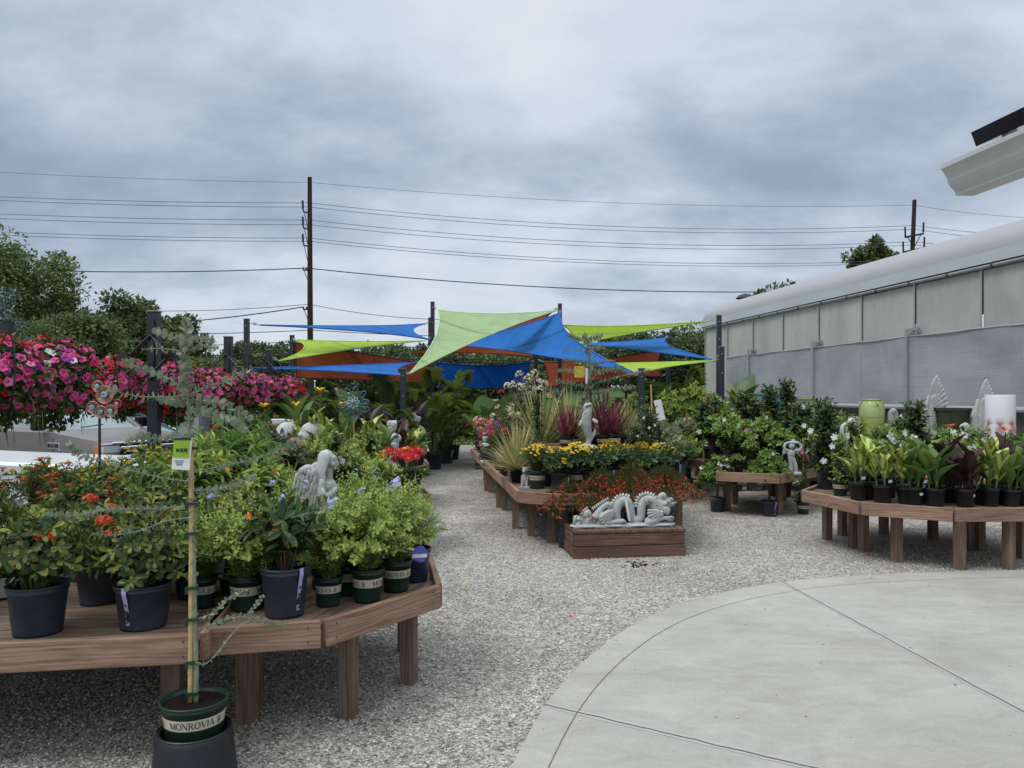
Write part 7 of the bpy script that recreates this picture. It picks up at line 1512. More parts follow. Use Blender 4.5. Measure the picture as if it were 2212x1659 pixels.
# --- leaping fish on rocks
mb = MB(); rs = np.random.RandomState(4)
for k in range(46): a = rs.rand()*6.28; q = rs.rand()**.6; lump(mb, (q*.15*math.cos(a), q*.12*math.sin(a), .02+.075*(1-q)), (.035, .03, .022), rz=a)
limb(mb, [(.02, 0, .06), (.03, 0, .16), (.01, 0, .26), (-.015, 0, .38), (-.01, 0, .50), (.02, 0, .58), (.02, 0, .62)], [.042, .038, .062, .082, .078, .064, .05])
limb(mb, [(.05, 0, .14), (.10, 0, .22), (.13, 0, .30)], [.03, .03, .015]); limb(mb, [(.0, 0, .57), (-.03, -.0, .63), (-.0, 0, .675)], [.04, .035, .03]); limb(mb, [(.03, 0, .56), (.05, -.01, .62), (.045, 0, .68)], [.035, .03, .03]); limb(mb, [(-.03, -.03, .66), (.02, -.055, .685), (.06, -.03, .68), (.06, .03, .67), (.0, .05, .685), (-.03, .02, .665)], .018)
lump(mb, (-.04, -.05, .56), (.018, .016, .018)); feather(mb, (.06, -.06, .47), (.6, -.4, -.5), .12, .06, .012); feather(mb, (-.085, -.03, .45), (-.5, -.3, -.8), .12, .06, .012)
me = sculpt(mb, .0085, 1, 'fish_body', 'statue'); fs = thing('fish_statue', 'tall stone fish leaping upright from a rock base on the raised shelf', 'statue', (XW(1268, 10.8), 10.8, lift(.84)), .2, None, .93); put(part('body', me), fs)
# --- generic figures
def bust():
    mb = MB(); lump(mb, (0, 0, .60), (.062, .058, .078)); lump(mb, (0, 0, .645), (.068, .066, .055)); limb(mb, [(0, 0, .5), (0, 0, .56)], .035); lump(mb, (0, 0, .43), (.12, .075, .10)); lump(mb, (.057, 0, .59), (.012, .01, .015)); lump(mb, (-.09, 0, .45), (.05, .055, .055)); lump(mb, (.09, 0, .45), (.05, .055, .055)); mb.lathe([(.001, 0), (.13, 0), (.13, .05), (.08, .09), (.1, .38), (.001, .4)], 16)
    for k in range(22): a = k*.9; lump(mb, (.055*math.cos(a), .055*math.sin(a), .655+.03*math.sin(k*1.7)), (.02, .02, .02))
    lump(mb, (.02, -.055, .595), (.01, .008, .012)); return sculpt(mb, .009, 1, 'bust', 'statue_white')
def rabbit():
    mb = MB(); lump(mb, (0, 0, .2), (.2, .15, .17), 0, -.3); lump(mb, (-.12, 0, .12), (.13, .14, .12)); lump(mb, (.17, 0, .30), (.085, .075, .08)); lump(mb, (.235, 0, .285), (.04, .035, .035)); lump(mb, (.14, .03, .37), (.025, .015, .055), 0, -.4); lump(mb, (.14, -.03, .37), (.025, .015, .055), 0, -.4); limb(mb, [(.14, -.06, .2), (.17, -.06, .05)], [.05, .035]); limb(mb, [(.14, .06, .2), (.17, .06, .05)], [.05, .035]); mb.lathe([(.001, -.57), (.2, -.57), (.2, .03), (.001, .03)], 16); return sculpt(mb, .011, 2, 'rabbit', 'statue_white')
def lion():
    mb = MB(); lump(mb, (0, 0, .5), (.09, .09, .1)); rs = np.random.RandomState(2)
    for k in range(26): a = rs.rand()*6.28; z = rs.rand(); lump(mb, (.10*math.cos(a), .08*math.sin(a), .38+.24*z), (.04, .035, .045))
    lump(mb, (.03, -.10, .48), (.045, .05, .035)); lump(mb, (0, .02, .28), (.12, .12, .17)); limb(mb, [(-.06, -.06, .3), (-.06, -.1, .04)], [.05, .045]); limb(mb, [(.06, -.06, .3), (.06, -.1, .04)], [.05, .045]); mb.box((0, 0, .01), (.28, .3, .05)); return sculpt(mb, .012, 1, 'lion', 'statue_grey')
def dog():
    mb = MB(); lump(mb, (0, 0, .1), (.06, .07, .1)); lump(mb, (0, -.02, .22), (.045, .05, .045)); lump(mb, (0, -.07, .21), (.02, .03, .02)); lump(mb, (-.035, 0, .24), (.012, .015, .03)); lump(mb, (.035, 0, .24), (.012, .015, .03)); limb(mb, [(-.03, -.04, .13), (-.03, -.06, .01)], .02); limb(mb, [(.03, -.04, .13), (.03, -.06, .01)], .02); mb.box((0, 0, .005), (.14, .16, .02)); return sculpt(mb, .008, 1, 'dog', 'statue_grey')
def cherub():
    mb = MB(); mb.box((0, 0, .015), (.32, .22, .05)); limb(mb, [(-.03, 0, .04), (-.03, 0, .2), (-.04, 0, .36)], [.05, .045, .06]); limb(mb, [(.07, -.02, .05), (.06, -.02, .18), (.0, 0, .32)], [.03, .04, .055]); lump(mb, (-.03, 0, .42), (.08, .065, .10)); lump(mb, (-.02, -.01, .585), (.062, .06, .07)); limb(mb, [(-.1, 0, .49), (-.17, 0, .52), (-.17, 0, .62), (-.1, 0, .66)], [.03, .028, .026, .02]); limb(mb, [(.05, 0, .49), (.15, 0, .5), (.2, 0, .58), (.12, 0, .66)], [.03, .03, .028, .02]); lump(mb, (.02, 0, .66), (.13, .06, .035)); lump(mb, (.02, 0, .70), (.03, .03, .03)); lump(mb, (-.02, -.065, .58), (.012, .012, .014))
    for sg in (-1, 1):
        for k in range(4): feather(mb, (sg*.05, .06, .46), (sg*(.6+.1*k), .3, .5-.3*k), .15, .045, .012)
    return sculpt(mb, .009, 1, 'cherub', 'statue')
def pelican():
    mb = MB(); lump(mb, (0, 0, .36), (.13, .12, .19), 0, .2); limb(mb, [(.02, 0, .48), (.06, 0, .58), (.04, 0, .70), (.03, 0, .82), (.06, -.01, .86)], [.08, .055, .045, .04, .045]); limb(mb, [(.09, -.01, .85), (.11, -.04, .74), (.10, -.05, .6)], [.03, .022, .012]); mb.lathe([(.001, 0), (.13, 0), (.11, .12), (.07, .2), (.001, .22)], 14)
    for k in range(10): feather(mb, (-.1, -.07+.015*(k % 3), .47-.02*k), (.15, -.05, -1), .14, .05, .01)
    return sculpt(mb, .010, 1, 'pelican', 'statue_grey')
def eagle():
    mb = MB(); ex_ = MB(); rs = np.random.RandomState(9)
    for k in range(34): a = rs.rand()*6.28; q = rs.rand()**.5; lump(mb, (q*.16*math.cos(a), q*.14*math.sin(a), .05+.25*rs.rand()*(1-q*.5)), (.07, .06, .045), rz=a)
    lump(mb, (0, 0, .48), (.085, .08, .15), 0, -.35); limb(mb, [(-.06, 0, .56), (-.11, 0, .64), (-.13, 0, .665)], [.06, .048, .042]); limb(mb, [(-.165, 0, .67), (-.205, 0, .65), (-.20, 0, .62)], [.022, .015, .006]); limb(mb, [(-.02, -.05, .4), (-.04, -.06, .3)], .03); limb(mb, [(-.02, .05, .4), (-.04, .06, .3)], .03)
    for sg, tip_, lean_ in ((-1, (.02, -.10, 1.12), 0), (1, (.24, .22, 1.08), 1)):
        base_ = np.array([0, sg*.06, .56]); tip_ = np.array(tip_); limb(mb, [base_, base_*.55+tip_*.45+[-.06, 0, 0], tip_*.8+base_*.2+[-.03, 0, 0]], [.04, .034, .022])
        for k in range(17):
            f = k/16; p = base_*(1-f)+tip_*.8*f+base_*.2*f; d = np.array([.8-.55*f, sg*.05, -.55+1.35*f]); feather(ex_, p+[-.01, 0, 0], d, .25+.06*f, .075, .012, (0, 1, 0))
            if k < 14: feather(ex_, p+[-.015, -.012, .0], d, .14, .075, .015, (0, 1, 0))
    return sculpt(mb, .0095, 1, 'eagle', 'statue', ex_)
def angelbust():
    mb = MB(); lump(mb, (0, 0, .55), (.075, .07, .09)); lump(mb, (0, .01, .60), (.09, .085, .07)); lump(mb, (0, 0, .38), (.12, .09, .13)); mb.lathe([(.001, 0), (.17, 0), (.12, .25), (.1, .35), (.001, .36)], 14); lump(mb, (0, -.075, .54), (.015, .015, .018)); limb(mb, [(-.1, 0, .42), (-.08, -.1, .34), (0, -.13, .38)], [.04, .035, .025]); limb(mb, [(.1, 0, .42), (.08, -.1, .34), (0, -.13, .38)], [.04, .035, .025])
    for sg in (-1, 1):
        limb(mb, [(sg*.08, .06, .45), (sg*.2, .06, .62), (sg*.26, .05, .64), (sg*.27, .05, .5)], [.035, .04, .035, .02])
        for k in range(7): feather(mb, (sg*(.12+.022*k), .05, .56), (sg*(.02+.06*k), 0, -1), .22+.02*k, .05, .012)
    for k in range(14): a = PI*k/13; limb(mb, [(.08*math.cos(a), .03, .62), (.1*math.cos(a), .05, .5), (.09*math.cos(a), .05, .42)], [.02, .02, .014])
    return sculpt(mb, .010, 1, 'angel_bust', 'statue_grey')
def stat(f, name, lab, loc, rz=0, sc=1., cache={}):
    if f not in cache: cache[f] = f()
    if loc[2] > .43: loc = (loc[0]*BK, loc[1]*BK, lift(loc[2])); sc *= BK
    t = thing(name, lab, 'statue', loc, rz, None, sc); put(part('body', cache[f]), t); return t
stat(bust, 'boy_bust', 'white bust of a curly haired boy among bronze cannas', (XW(847, 11.6), 11.6, DK), -.3, 1.06)
stat(rabbit, 'rabbit_statue', 'left of two white rabbit statues between the cannas', (XW(617, 10.7), 10.7, .97), 1.1, .8)
stat(rabbit, 'rabbit_statue', 'right of two white rabbit statues, lower and half hidden', (XW(672, 10.7), 10.7, .97), .5, .8)
stat(lion, 'lion_statue', 'grey lion statue just right of the short black post', (XW(891, 15.3), 15.3, DK), 0, 1.3)
stat(dog, 'dog_statue', 'small grey dog figurine on the central bench edge beside the black pot', (XW(1136, 9.35), 9.4, DK), -.3, .95)
stat(dog, 'dog_statue', 'tiny white grey figurine left of the small spiky plant pot', (XW(1100, 9.95), 9.95, DK), .4, .5)
stat(bust, 'figurine', 'white figurine at the far left edge of the central bench', (XW(1048, 12.9), 12.9, DK), -.5, .62)
stat(cherub, 'cherub_statue', 'grey cherub holding a bowl over its head on the middle right bench', (XW(1712, 10.98), 10.98, DK), 0, .68)
stat(pelican, 'pelican_statue', 'stone pelican beside the green glazed urn', (XW(1912, 12.0), 11.9, .42), 0, 1.13)
stat(angelbust, 'angel_bust', 'stone angel bust with arched wings right of the pelican', (XW(1952, 12.0), 12.0, .42), -.3, 1.15)
stat(eagle, 'eagle_statue', 'stone eagle whose raised wing shows above the conical mandevilla', (XW(2000, 12.4), 12.4, .42), 0, 1.18)
stat(eagle, 'eagle_statue', 'stone eagle with both wings raised beside the white pineapple pot', (XW(2106, 11.9), 11.9, .42), 0, 1.13)
stat(rabbit, 'garden_statue', 'pale statue at the left frame edge among the ixoras', (-2.86, 4.3, .765), 2.4, .42)
stat(bust, 'garden_statue', 'pale statue glimpsed through the lance leaved shrubs', (XW(305, 5.75), 5.75, DK), .5, .9)
stat(cherub, 'cherub_statue', 'stone figure between the green urn and the dark mandevilla column', (XW(1838, 11.6), 11.6, .42), .5, 1.2)
# --- column, urns, pots at the back right
M['glaze'] = plain('yellow green glaze', (.30, .36, .10), .22, .35, 4, .6); M['glaze_t'] = plain('pale aqua glaze', (.33, .42, .17), .22, .2, 4, .6); M['olive'] = plain('olive glaze', (.035, .045, .022), .3, .25, 5, .5)
M['bluepot'] = plain('crackled blue glaze', (.10, .25, .36), .4, .45, 18, .5); M['ylw'] = plain('yellow plastic', (.45, .36, .02), .4, .1); M['ribg'] = plain('pale green rib glaze', (.30, .36, .18), .5, .15, 10); M['whitepot'] = plain('white ceramic', (.66, .68, .72), .35, .04, 3, .5); M['copper'] = plain('rose copper', (.46, .25, .19), .45, .2, 20, .5, .3); M['teal'] = plain('teal patina', (.04, .13, .15), .5, .4, 25, .4); M['tealb'] = plain('pale blue patina', (.26, .50, .58), .5, .3, 25, .4)
t = thing('glazed_urn', 'tall yellow green glazed urn with small loop handles', 'urn', (XW(1883, 12.0), 12.0, .42)); mb = MB()
H = ZH(862, 12)-.42; mb.lathe([(.001, 0), (.09, 0), (.10, .03), (.145, .3*H), (.172, .6*H), (.183, .8*H), (.174, .9*H), (.138, .965*H), (.125, .97*H), (.14, .985*H), (.143, H), (.12, H), (.11, .9*H)], 32); mb.build('urn_body', 'glaze', t, smooth=True)
mb = MB(); mb.lathe([(.1835, .76*H), (.1865, .8*H), (.1775, .9*H), (.146, .955*H)], 32); mb.build('pale_shoulder', 'glaze_t', t, smooth=True)
for a in (-1.57, 0, 1.57, 3.14): mb = MB(); c = np.array([.168*math.cos(a), .168*math.sin(a), .935*H]); mb.tube([c+[.028*math.cos(q)*math.cos(a), .028*math.cos(q)*math.sin(a), .028*math.sin(q)] for q in np.linspace(0, 6.28, 10)], .011, 5); mb.build('loop_handle', 'glaze_t', t)
t = thing('pineapple_pot', 'tall white cylinder pot printed with rose copper pineapples', 'pot', (XW(2160, 11.7), 11.7, .42)); H = ZH(853, 11.7)-.42; mb = MB(); mb.lathe([(.001, 0), (.2, 0), (.205, .01), (.205, H-.01), (.2, H), (.18, H), (.18, H-.2)], 36); mb.build('pot_body', 'whitepot', t, smooth=True)
for k in range(7):
    a = -1.57+(k-3)*.86+.3; mb = MB(); zc_ = H*.58; rr = .2065
    def on(u, v): return (rr*math.cos(a+u/rr), rr*math.sin(a+u/rr), v)
    for j in range(9): f = -1.25+j*.31; L_ = .13*(1-.25*abs(f)); q = [(0, zc_+.06), (L_*.5*math.sin(f), zc_+.06+L_*.6*math.cos(f)), (L_*math.sin(f), zc_+.06+L_*math.cos(f*.9))]; mb.tube([on(*v) for v in q], [.004, .004, .001], 4)
    for j in range(-4, 5):
        for sg in (-1, 1):
            x0 = j*.018; pts = [(x0+sg*s_*.05, zc_+.05-.16*(s_+1)/2) for s_ in np.linspace(-1, 1, 6)]; pts = [v for v in pts if (v[0]/.055)**2+((v[1]-zc_+.03)/.085)**2 < 1]
            if len(pts) > 1: mb.tube([on(*v) for v in pts], .0028, 4)
    mb.tube([on(.056*math.cos(q), zc_-.03+.086*math.sin(q)) for q in np.linspace(0, 6.28, 20)], .003, 4); mb.build('pineapple_print', 'copper', t)
t = thing('olive_pot', 'tall dark olive square pot behind the orange canna flower', 'pot', (XW(2058, 12.1), 12.1, .42), .1); H = ZH(881, 12.1)-.42
mb = MB(); V = []
for (r, z) in ((.12, 0), (.175, H-.05), (.195, H-.045), (.195, H), (.16, H), (.15, H-.2)): V += [(r*math.copysign(1, math.cos(a))*(.9 if k % 2 else 1), r*math.copysign(1, math.sin(a))*(1 if k % 2 else .9), z) for k, a in enumerate((.5, 1.1, 2.0, 2.6, 3.7, 4.2, 5.2, 5.8))]
mb.add(V, [np.array([(i*8+j, i*8+(j+1) % 8, (i+1)*8+(j+1) % 8, (i+1)*8+j) for i in range(5) for j in range(8)])]); mb.build('pot_body', 'olive', t)
def squarepot(lab, px, Y, py, w_, mat, rib=False):
    z = .42; H = ZH(py, Y)-z; t = thing('glazed_pot', lab, 'pot', (XW(px, Y), Y, z), .05); mb = MB(); n = 10 if rib else 3
    for i in range(n): mb.box((0, 0, H*(i+.5)/n), (w_*(.8+.2*i/n)*(1 if i % 2 or not rib else .97), w_*(.8+.2*i/n), H/n*.998), bev=.008)
    mb.box((0, 0, H+.006), (w_*1.03, w_*1.03, .03), bev=.006); o = mb.build('pot_body', mat, t); mb = MB(); mb.box((0, 0, H+.022), (w_*.86, w_*.86, .004)); mb.build('soil', 'soil', t)
squarepot('square crackled blue pot before the greenhouse wall', 1662, 13.5, 852, .36, 'bluepot'); squarepot('ribbed pale green pot right of the blue one', 1712, 13.8, 862, .6, 'ribg', True); squarepot('yellow pot left of the square blue pot', 1636, 13.6, 873, .42, 'ylw')
def tub(lab, px, py, Y, w_, h_, mat='whitepot', z=0):
    t = thing('white_tub', lab, 'pot', (XW(px, Y), Y, ZH(py, Y)-h_)); mb = MB(); mb.lathe([(.001, 0), (w_*.37, 0), (w_*.46, h_*.8), (w_*.5, h_*.8), (w_*.5, h_), (w_*.44, h_), (w_*.4, h_*.5)], 24); mb.build('tub_body', mat, t, smooth=True)
    return t
def ped(lab, px, py, Y, w_, h_):
    zt = ZH(py, Y)-h_; t = thing('display_stand', 'dark stand under '+lab, 'stand', (XW(px, Y), Y, 0), 0, 'dark stands holding pots'); mb = MB(); mb.box((0, 0, zt/2-.002), (w_*.7, w_*.7, zt-.004)); mb.build('stand_body', 'darkrub', t)
for lab, px, py, Y, w_, h_ in (('white tub under the deep blue banner', 1064, 863, 17.5, .30, .2), ('white tub left of the banana leaf', 1035, 881, 17.0, .24, .2), ('white birdbath bowl before the elephant ears', 1625, 893, 13.2, .21, .12), ('white tub behind the citrus shrubs', 1486, 903, 13.0, .12, .2)):
    tub(lab, px, py, Y, w_, h_); ped('the '+lab, px, py, Y, w_, h_)
for i, (px, py, Y, w_, h_, lab) in enumerate(((598, 905, 11.8, .25, .14, 'white bag with grey print among the yellow cannas'), (648, 903, 14.2, .22, .13, 'white box behind the green cannas'), (680, 904, 14.2, .18, .13, 'second white box right beside the first behind the cannas'), (735, 906, 15.5, .3, .2, 'pale box left of the teal metal flower'))):
    t = thing('white_box', lab, 'box', (XW(px, Y), Y, ZH(py, Y)-h_)); mb = MB(); mb.box((0, 0, h_/2), (w_, w_*.5, h_), rz=.1, bev=.01); mb.build('box_body', 'whitepot', t); mb = MB(); mb.box((0, -w_*.26, h_*.4), (w_*.3, .004, h_*.3), rz=.1); mb.build('print', 'statue_grey', t)
    t2 = thing('display_stand', 'dark stand under the '+lab, 'stand', (XW(px, Y), Y, 0), 0, 'dark stands holding pots'); z_ = ZH(py, Y)-h_; mb = MB(); mb.box((0, 0, z_/2-.002), (w_*.8, w_*.4, z_-.004)); mb.build('stand_body', 'darkrub', t2)
# --- metal flowers
def ring_petals(mb, c, r, n, rp, m=0, d=-.01):
    for k in range(n):
        a = 2*PI*k/n; q = c+np.array([r*math.cos(a), d, r*math.sin(a)]); L_ = rp
        pts = [q+np.array([math.cos(a)*L_*math.cos(s_)-math.sin(a)*L_*.55*math.sin(s_), 0, math.sin(a)*L_*math.cos(s_)+math.cos(a)*L_*.55*math.sin(s_)]) for s_ in np.linspace(0, 2*PI, 12)]
        mb.tube(pts, rp*.16, 4, m)
t = thing('metal_flower', 'teal metal flower spinner with two rings of open petals', 'garden ornament', (XW(764, 10.1), 10.1, lift(DK))); c = np.array([0, 0, ZH(868, 10.1)-lift(DK)])
mb = MB(); ring_petals(mb, c, .155, 9, .052); ring_petals(mb, c+[.04, .03, -.1], .12, 6, .05); mb.build('outer_petals', 'teal', t); mb = MB(); ring_petals(mb, c+[0, -.03, 0], .055, 8, .03); mb.build('inner_petals', 'tealb', t); mb = MB(); mb.ball(c+[0, -.05, 0], .022); mb.build('hub', 'copper', t); mb = MB(); mb.tube([(0, .02, 0), c+[0, .02, 0]], .008, 5); mb.build('stake', 'copper', t)
Y = 5.55; X0 = XW(213.5, Y); t = thing('metal_flower', 'copper and blue metal flower cluster on a dark stake in front of the truck', 'garden ornament', (X0, Y, lift(DK)))
for px, py, rr in ((228, 853, 19), (202, 880, 13), (220, 890, 13), (241, 888, 13), (255, 872, 9), (213, 835, 12)):
    c = P(px, py, Y)-np.array([X0, Y, lift(DK)]); r = rr*Y/F; mb = MB(); V = []
    for k in range(14):
        a = 2*PI*k/14; q = r*(1+.10*math.cos(k*PI)); V += [c+[.42*r*math.cos(a), 0, .42*r*math.sin(a)], c+[q*math.cos(a), -.012, q*math.sin(a)]]
    mb.add(V, [np.array([(2*k, 2*k+1, (2*k+3) % 28, (2*k+2) % 28) for k in range(14)])])
    mb.tube([c+[r*math.cos(a), -.012, r*math.sin(a)] for a in np.linspace(0, 6.28, 16)], .0035, 4); o = mb.build('blossom', 'copper' if rr > 9 else 'tag_red', t); mb = MB()
    for k in range(7): a = k*.9; mb.ball(c+[.22*r*math.cos(a), -.02, .22*r*math.sin(a)], (.2*r, .012, .2*r), 0, 6, 4)
    mb.build('blossom_centre', 'tealb', o)
mb = MB(); mb.tube([(0, .01, 0), (0, .01, ZH(845, Y)-lift(DK))], .009, 6); mb.build('stake', 'post', t)
t = thing('utility_box', 'plain grey box behind the petunia baskets near the second basket post', 'box', (XW(416, 12.6), 12.6, 0)); mb = MB(); mb.box((0, 0, .68), (.42, .3, 1.36), bev=.01); mb.build('cabinet', 'cap', t); mb = MB(); mb.box((0, -.155, 1.1), (.34, .01, .36)); mb.build('door', 'rail', t)
# ================================================================== parked vehicles
def carpaint(n, c): 
    m = plain(n, c, .28, .05, 2, .6, .25); return m
M['taupe'] = carpaint('taupe metallic paint', (.22, .20, .19)); M['navyp'] = carpaint('dark blue paint', (.012, .02, .06)); M['whitep'] = carpaint('white paint', (.72, .73, .75))
M['glass'] = plain('tinted glass', (.22, .30, .32), .06, .3, .8, .8); M['chrome'] = plain('chrome', (.7, .71, .73), .15, .05, 5, .8, .9); M['rubber'] = plain('tyre', (.015, .015, .016), .8); M['lamp'] = plain('headlamp lens', (.55, .57, .6), .1, .2, 20, .8); M['amber'] = plain('amber lens', (.6, .16, .04), .3)
def vehicle(name, lab, loc, yaw, L_, Wd, hood, belt, roof, a0, a1, r0, r1, paint, grille_big=False, badge=None, zg=-.45):
    """body along +x (front), origin under the middle of the front axle line; hood height, belt height, a0 base of windscreen x, a1 top, r0.. rear"""
    t = thing(name, lab, 'car' if not grille_big else 'pickup truck', (loc[0], loc[1], zg), yaw); h = Wd/2
    prof = [(.85, .38), (.92, .62), (.90, hood-.12), (.80, hood-.02), (a0+.1, belt+.03), (a0, belt+.05), (r1, belt+.05), (-L_+.9, belt), (-L_+.88, .45), (-L_+1.2, .35), (.6, .32)]
    mb = MB(); n = len(prof); V = []
    for s_, ins in ((-h, .04), (-h+.06, 0), (h-.06, 0), (h, .04)):
        for i, (x, z) in enumerate(prof):
            k = ins if s_ in (-h, h) else 0; zz = z-(.05 if (s_ in (-h, h) and z > hood-.3) else 0); V.append((x-(.08 if s_ in (-h, h) and x > .7 else 0), s_, zz))
    Fq = [(j*n+i, j*n+(i+1) % n, (j+1)*n+(i+1) % n, (j+1)*n+i) for j in range(3) for i in range(n)]
    mb.add(V, [np.array(Fq), np.arange(n)[::-1], 3*n+np.arange(n)]); mb.build('body', paint, t)
    # cabin frame
    zb = belt+.03; hi = h-.10; hr = h-.30; P8 = [(a0, zb), (a1, roof), (r0, roof), (r1, zb)]
    mb = MB(); V = [(x, -(hi if z == zb else hr), z) for x, z in P8]+[(x, (hi if z == zb else hr), z) for x, z in P8]; mb.add(V, [np.array([(1, 5, 6, 2)])])
    for sg in (-1, 1):
        for (i, j) in ((0, 1), (2, 3), (1, 2), (0, 3)):
            pts = [np.array([P8[i][0], sg*(hi if P8[i][1] == zb else hr), P8[i][1]]), np.array([P8[j][0], sg*(hi if P8[j][1] == zb else hr), P8[j][1]])]; mb.tube(pts, .045, 6)
        xm = (a1+r0)/2; mb.tube([(xm, sg*hi, zb), (xm, sg*hr, roof)], .04, 6)
    mb.box(((a1+r0)/2, 0, roof+.005), (abs(r0-a1)+.1, 2*hr+.05, .05), bev=.02); mb.build('roof', paint, t)
    ins = .01; mb = MB(); V = [(a0-.02, -hi+.03, zb), (a0-.02, hi-.03, zb), (a1-.02, hr-.03, roof-.02), (a1-.02, -hr+.03, roof-.02)]; mb.add(V, [np.array([(0, 1, 2, 3)])]); mb.build('windscreen', 'glass', t)
    mb = MB(); V = [(r1, -hi+.03, zb), (r1, hi-.03, zb), (r0, hr-.03, roof-.02), (r0, -hr+.03, roof-.02)]; mb.add(V, [np.array([(3, 2, 1, 0)])]); mb.build('rear_window', 'glass', t)
    for sg in (-1, 1):
        mb = MB(); V = [(a0-.1, sg*(hi-.01), zb+.02), (r1+.1, sg*(hi-.01), zb+.02), (r0+.05, sg*(hr-.01), roof-.03), (a1-.05, sg*(hr-.01), roof-.03)]; mb.add(V, [np.array([(0, 1, 2, 3) if sg < 0 else (3, 2, 1, 0)])]); mb.build('side_window', 'glass', t)
        mb = MB(); mb.tube([(a0+.05, sg*(hi+.0), zb+.03), (a1, sg*(hr+.05), roof+.0), (r0, sg*(hr+.05), roof+.0)], .014, 4); mb.build('window_trim', 'chrome' if paint == 'navyp' else 'darkrub', t)
        mb = MB(); mb.box((a0-.28, sg*(h+.14), belt+.16), (.16, .22, .24) if grille_big else (.12, .16, .14), bev=.03); mb.box((a0-.24, sg*(h+.02), belt+.10), (.1, .2, .05)); mb.build('mirror', 'panel_blk', t)
        for x in (0, -L_+1.9):
            w_ = MB(); R0 = .40 if grille_big else .34; ww = np.array([(x+R0*math.cos(a), sg*(h-.01), R0+R0*math.sin(a)) for a in np.linspace(0, 2*PI, 20)[:-1]])
            wi = ww.copy(); wi[:, 1] = sg*(h-.26); k = len(ww); w_.add(np.concatenate([ww, wi]), [np.arange(k) if sg > 0 else np.arange(k)[::-1], np.array([(i, (i+1) % k, k+(i+1) % k, k+i) for i in range(k)])]); o = w_.build('wheel', 'rubber', t)
            w_ = MB(); w_.ball((x, sg*(h-.0), R0), (R0*.6, .02, R0*.6), 0, 14, 5); w_.build('rim', 'chrome', o)
        mb = MB(); mb.box((.84, sg*(h-.22), hood-.24), (.16, .40, .17), bev=.03); o = mb.build('headlight', 'lamp', t); mb = MB(); mb.box((.78, sg*(h-.015), hood-.25), (.15, .05, .18), bev=.012); mb.build('turn_signal', 'amber', o)
        mb = MB(); mb.box((.80, sg*(h-.10), hood-.135), (.26, .20, .03), bev=.01); mb.build('lamp_trim', 'chrome', t)
        mb = MB()
        for x in (a0-.02, (a1+r0)/2-.1): mb.box((x, sg*(h+.002), .85), (.012, .012, .8))
        mb.build('door_gap', 'darkrub', t)
    mb = MB(); mb.box((.915, 0, hood-.32), (.05, Wd-.75, .34), bev=.01); o = mb.build('grille', 'panel_blk', t)
    mb = MB(); mb.box((.95, 0, hood-.22), (.05, Wd-.7, .07), bev=.015); mb.box((.95, 0, hood-.38), (.05, Wd-.7, .05), bev=.015); mb.box((.93, 0, hood-.12), (.05, Wd-.4, .05), bev=.015); mb.build('chrome_bar', 'chrome', o)
    mb = MB(); mb.box((.95, 0, .52), (.16, Wd-.1, .24), bev=.03); mb.build('bumper', 'chrome' if grille_big else paint, t)
    mb = MB(); mb.tube([(a0+.07, -.5, belt+.09), (a0-.02, .05, belt+.13)], .012, 4); mb.build('wiper', 'panel_blk', t)
    if badge:
        mb = MB(); mb.box((-.55, -h-.004, hood-.20), (.40, .014, .14)); mb.tube([(-.36, -h-.004, hood-.27), (-.44, -h-.004, hood-.45), (-.62, -h-.004, hood-.62)], .035, 4); o = mb.build('fender_badge', 'chrome', t)
        mb = MB(); mb.box((-.57, -h-.013, hood-.195), (.32, .006, .075)); o2 = mb.build('badge_plate', 'panel_blk', o)
        cu = bpy.data.curves.new('txt', 'FONT'); cu.body = 'F-250'; cu.size = .085; cu.align_x = 'CENTER'; cu.align_y = 'CENTER'; to = bpy.data.objects.new('tmp', cu); COL.objects.link(to)
        dg = bpy.context.evaluated_depsgraph_get(); me = bpy.data.meshes.new_from_object(to.evaluated_get(dg)); bpy.data.objects.remove(to); me.materials.clear(); me.materials.append(M['chrome'])
        lo = bpy.data.objects.new('lettering', me); COL.objects.link(lo); lo.parent = o; lo.location = (-.57, -h-.018, hood-.195); lo.rotation_euler = (R_(90), 0, 0)
    return t
yaw = -R_(27); hl = np.array([XW(218, 14.6), 14.6])   # near headlamp corner of the truck
off = np.array([math.cos(yaw)*.86-math.sin(yaw)*-1.0, math.sin(yaw)*.86+math.cos(yaw)*-1.0]); o_ = hl-off
vehicle('pickup_truck', 'taupe pickup truck with a chrome fender badge parked behind the flower rows', (o_[0], o_[1]), yaw, 6.2, 2.03, 1.30, 1.36, 1.95, -.55, -1.4, -3.3, -3.4, 'taupe', True, True, zg=-.47)
hl = np.array([XW(365, 18.6), 18.6]); yaw2 = -R_(16); off = np.array([math.cos(yaw2)*.86+math.sin(yaw2)*.9, math.sin(yaw2)*.86-math.cos(yaw2)*.9]); o_ = hl-off
vehicle('parked_car', 'dark blue car with chrome window trim behind the pickup truck', (o_[0], o_[1]), yaw2, 4.7, 1.85, 1.02, 1.02, 1.55, -.15, -1.35, -2.9, -3.7, 'navyp', zg=-.45)
hl = np.array([XW(130, 12.3), 12.3]); yaw3 = -R_(12); off = np.array([math.cos(yaw3)*.86+math.sin(yaw3)*.9, math.sin(yaw3)*.86-math.cos(yaw3)*.9]); o_ = hl-off
vehicle('parked_car', 'white car of which only the hood shows at the left edge', (o_[0], o_[1]), yaw3, 4.9, 1.85, 1.0, 1.02, 1.5, -2.9, -3.3, -4.0, -4.4, 'whitep', zg=-.45)

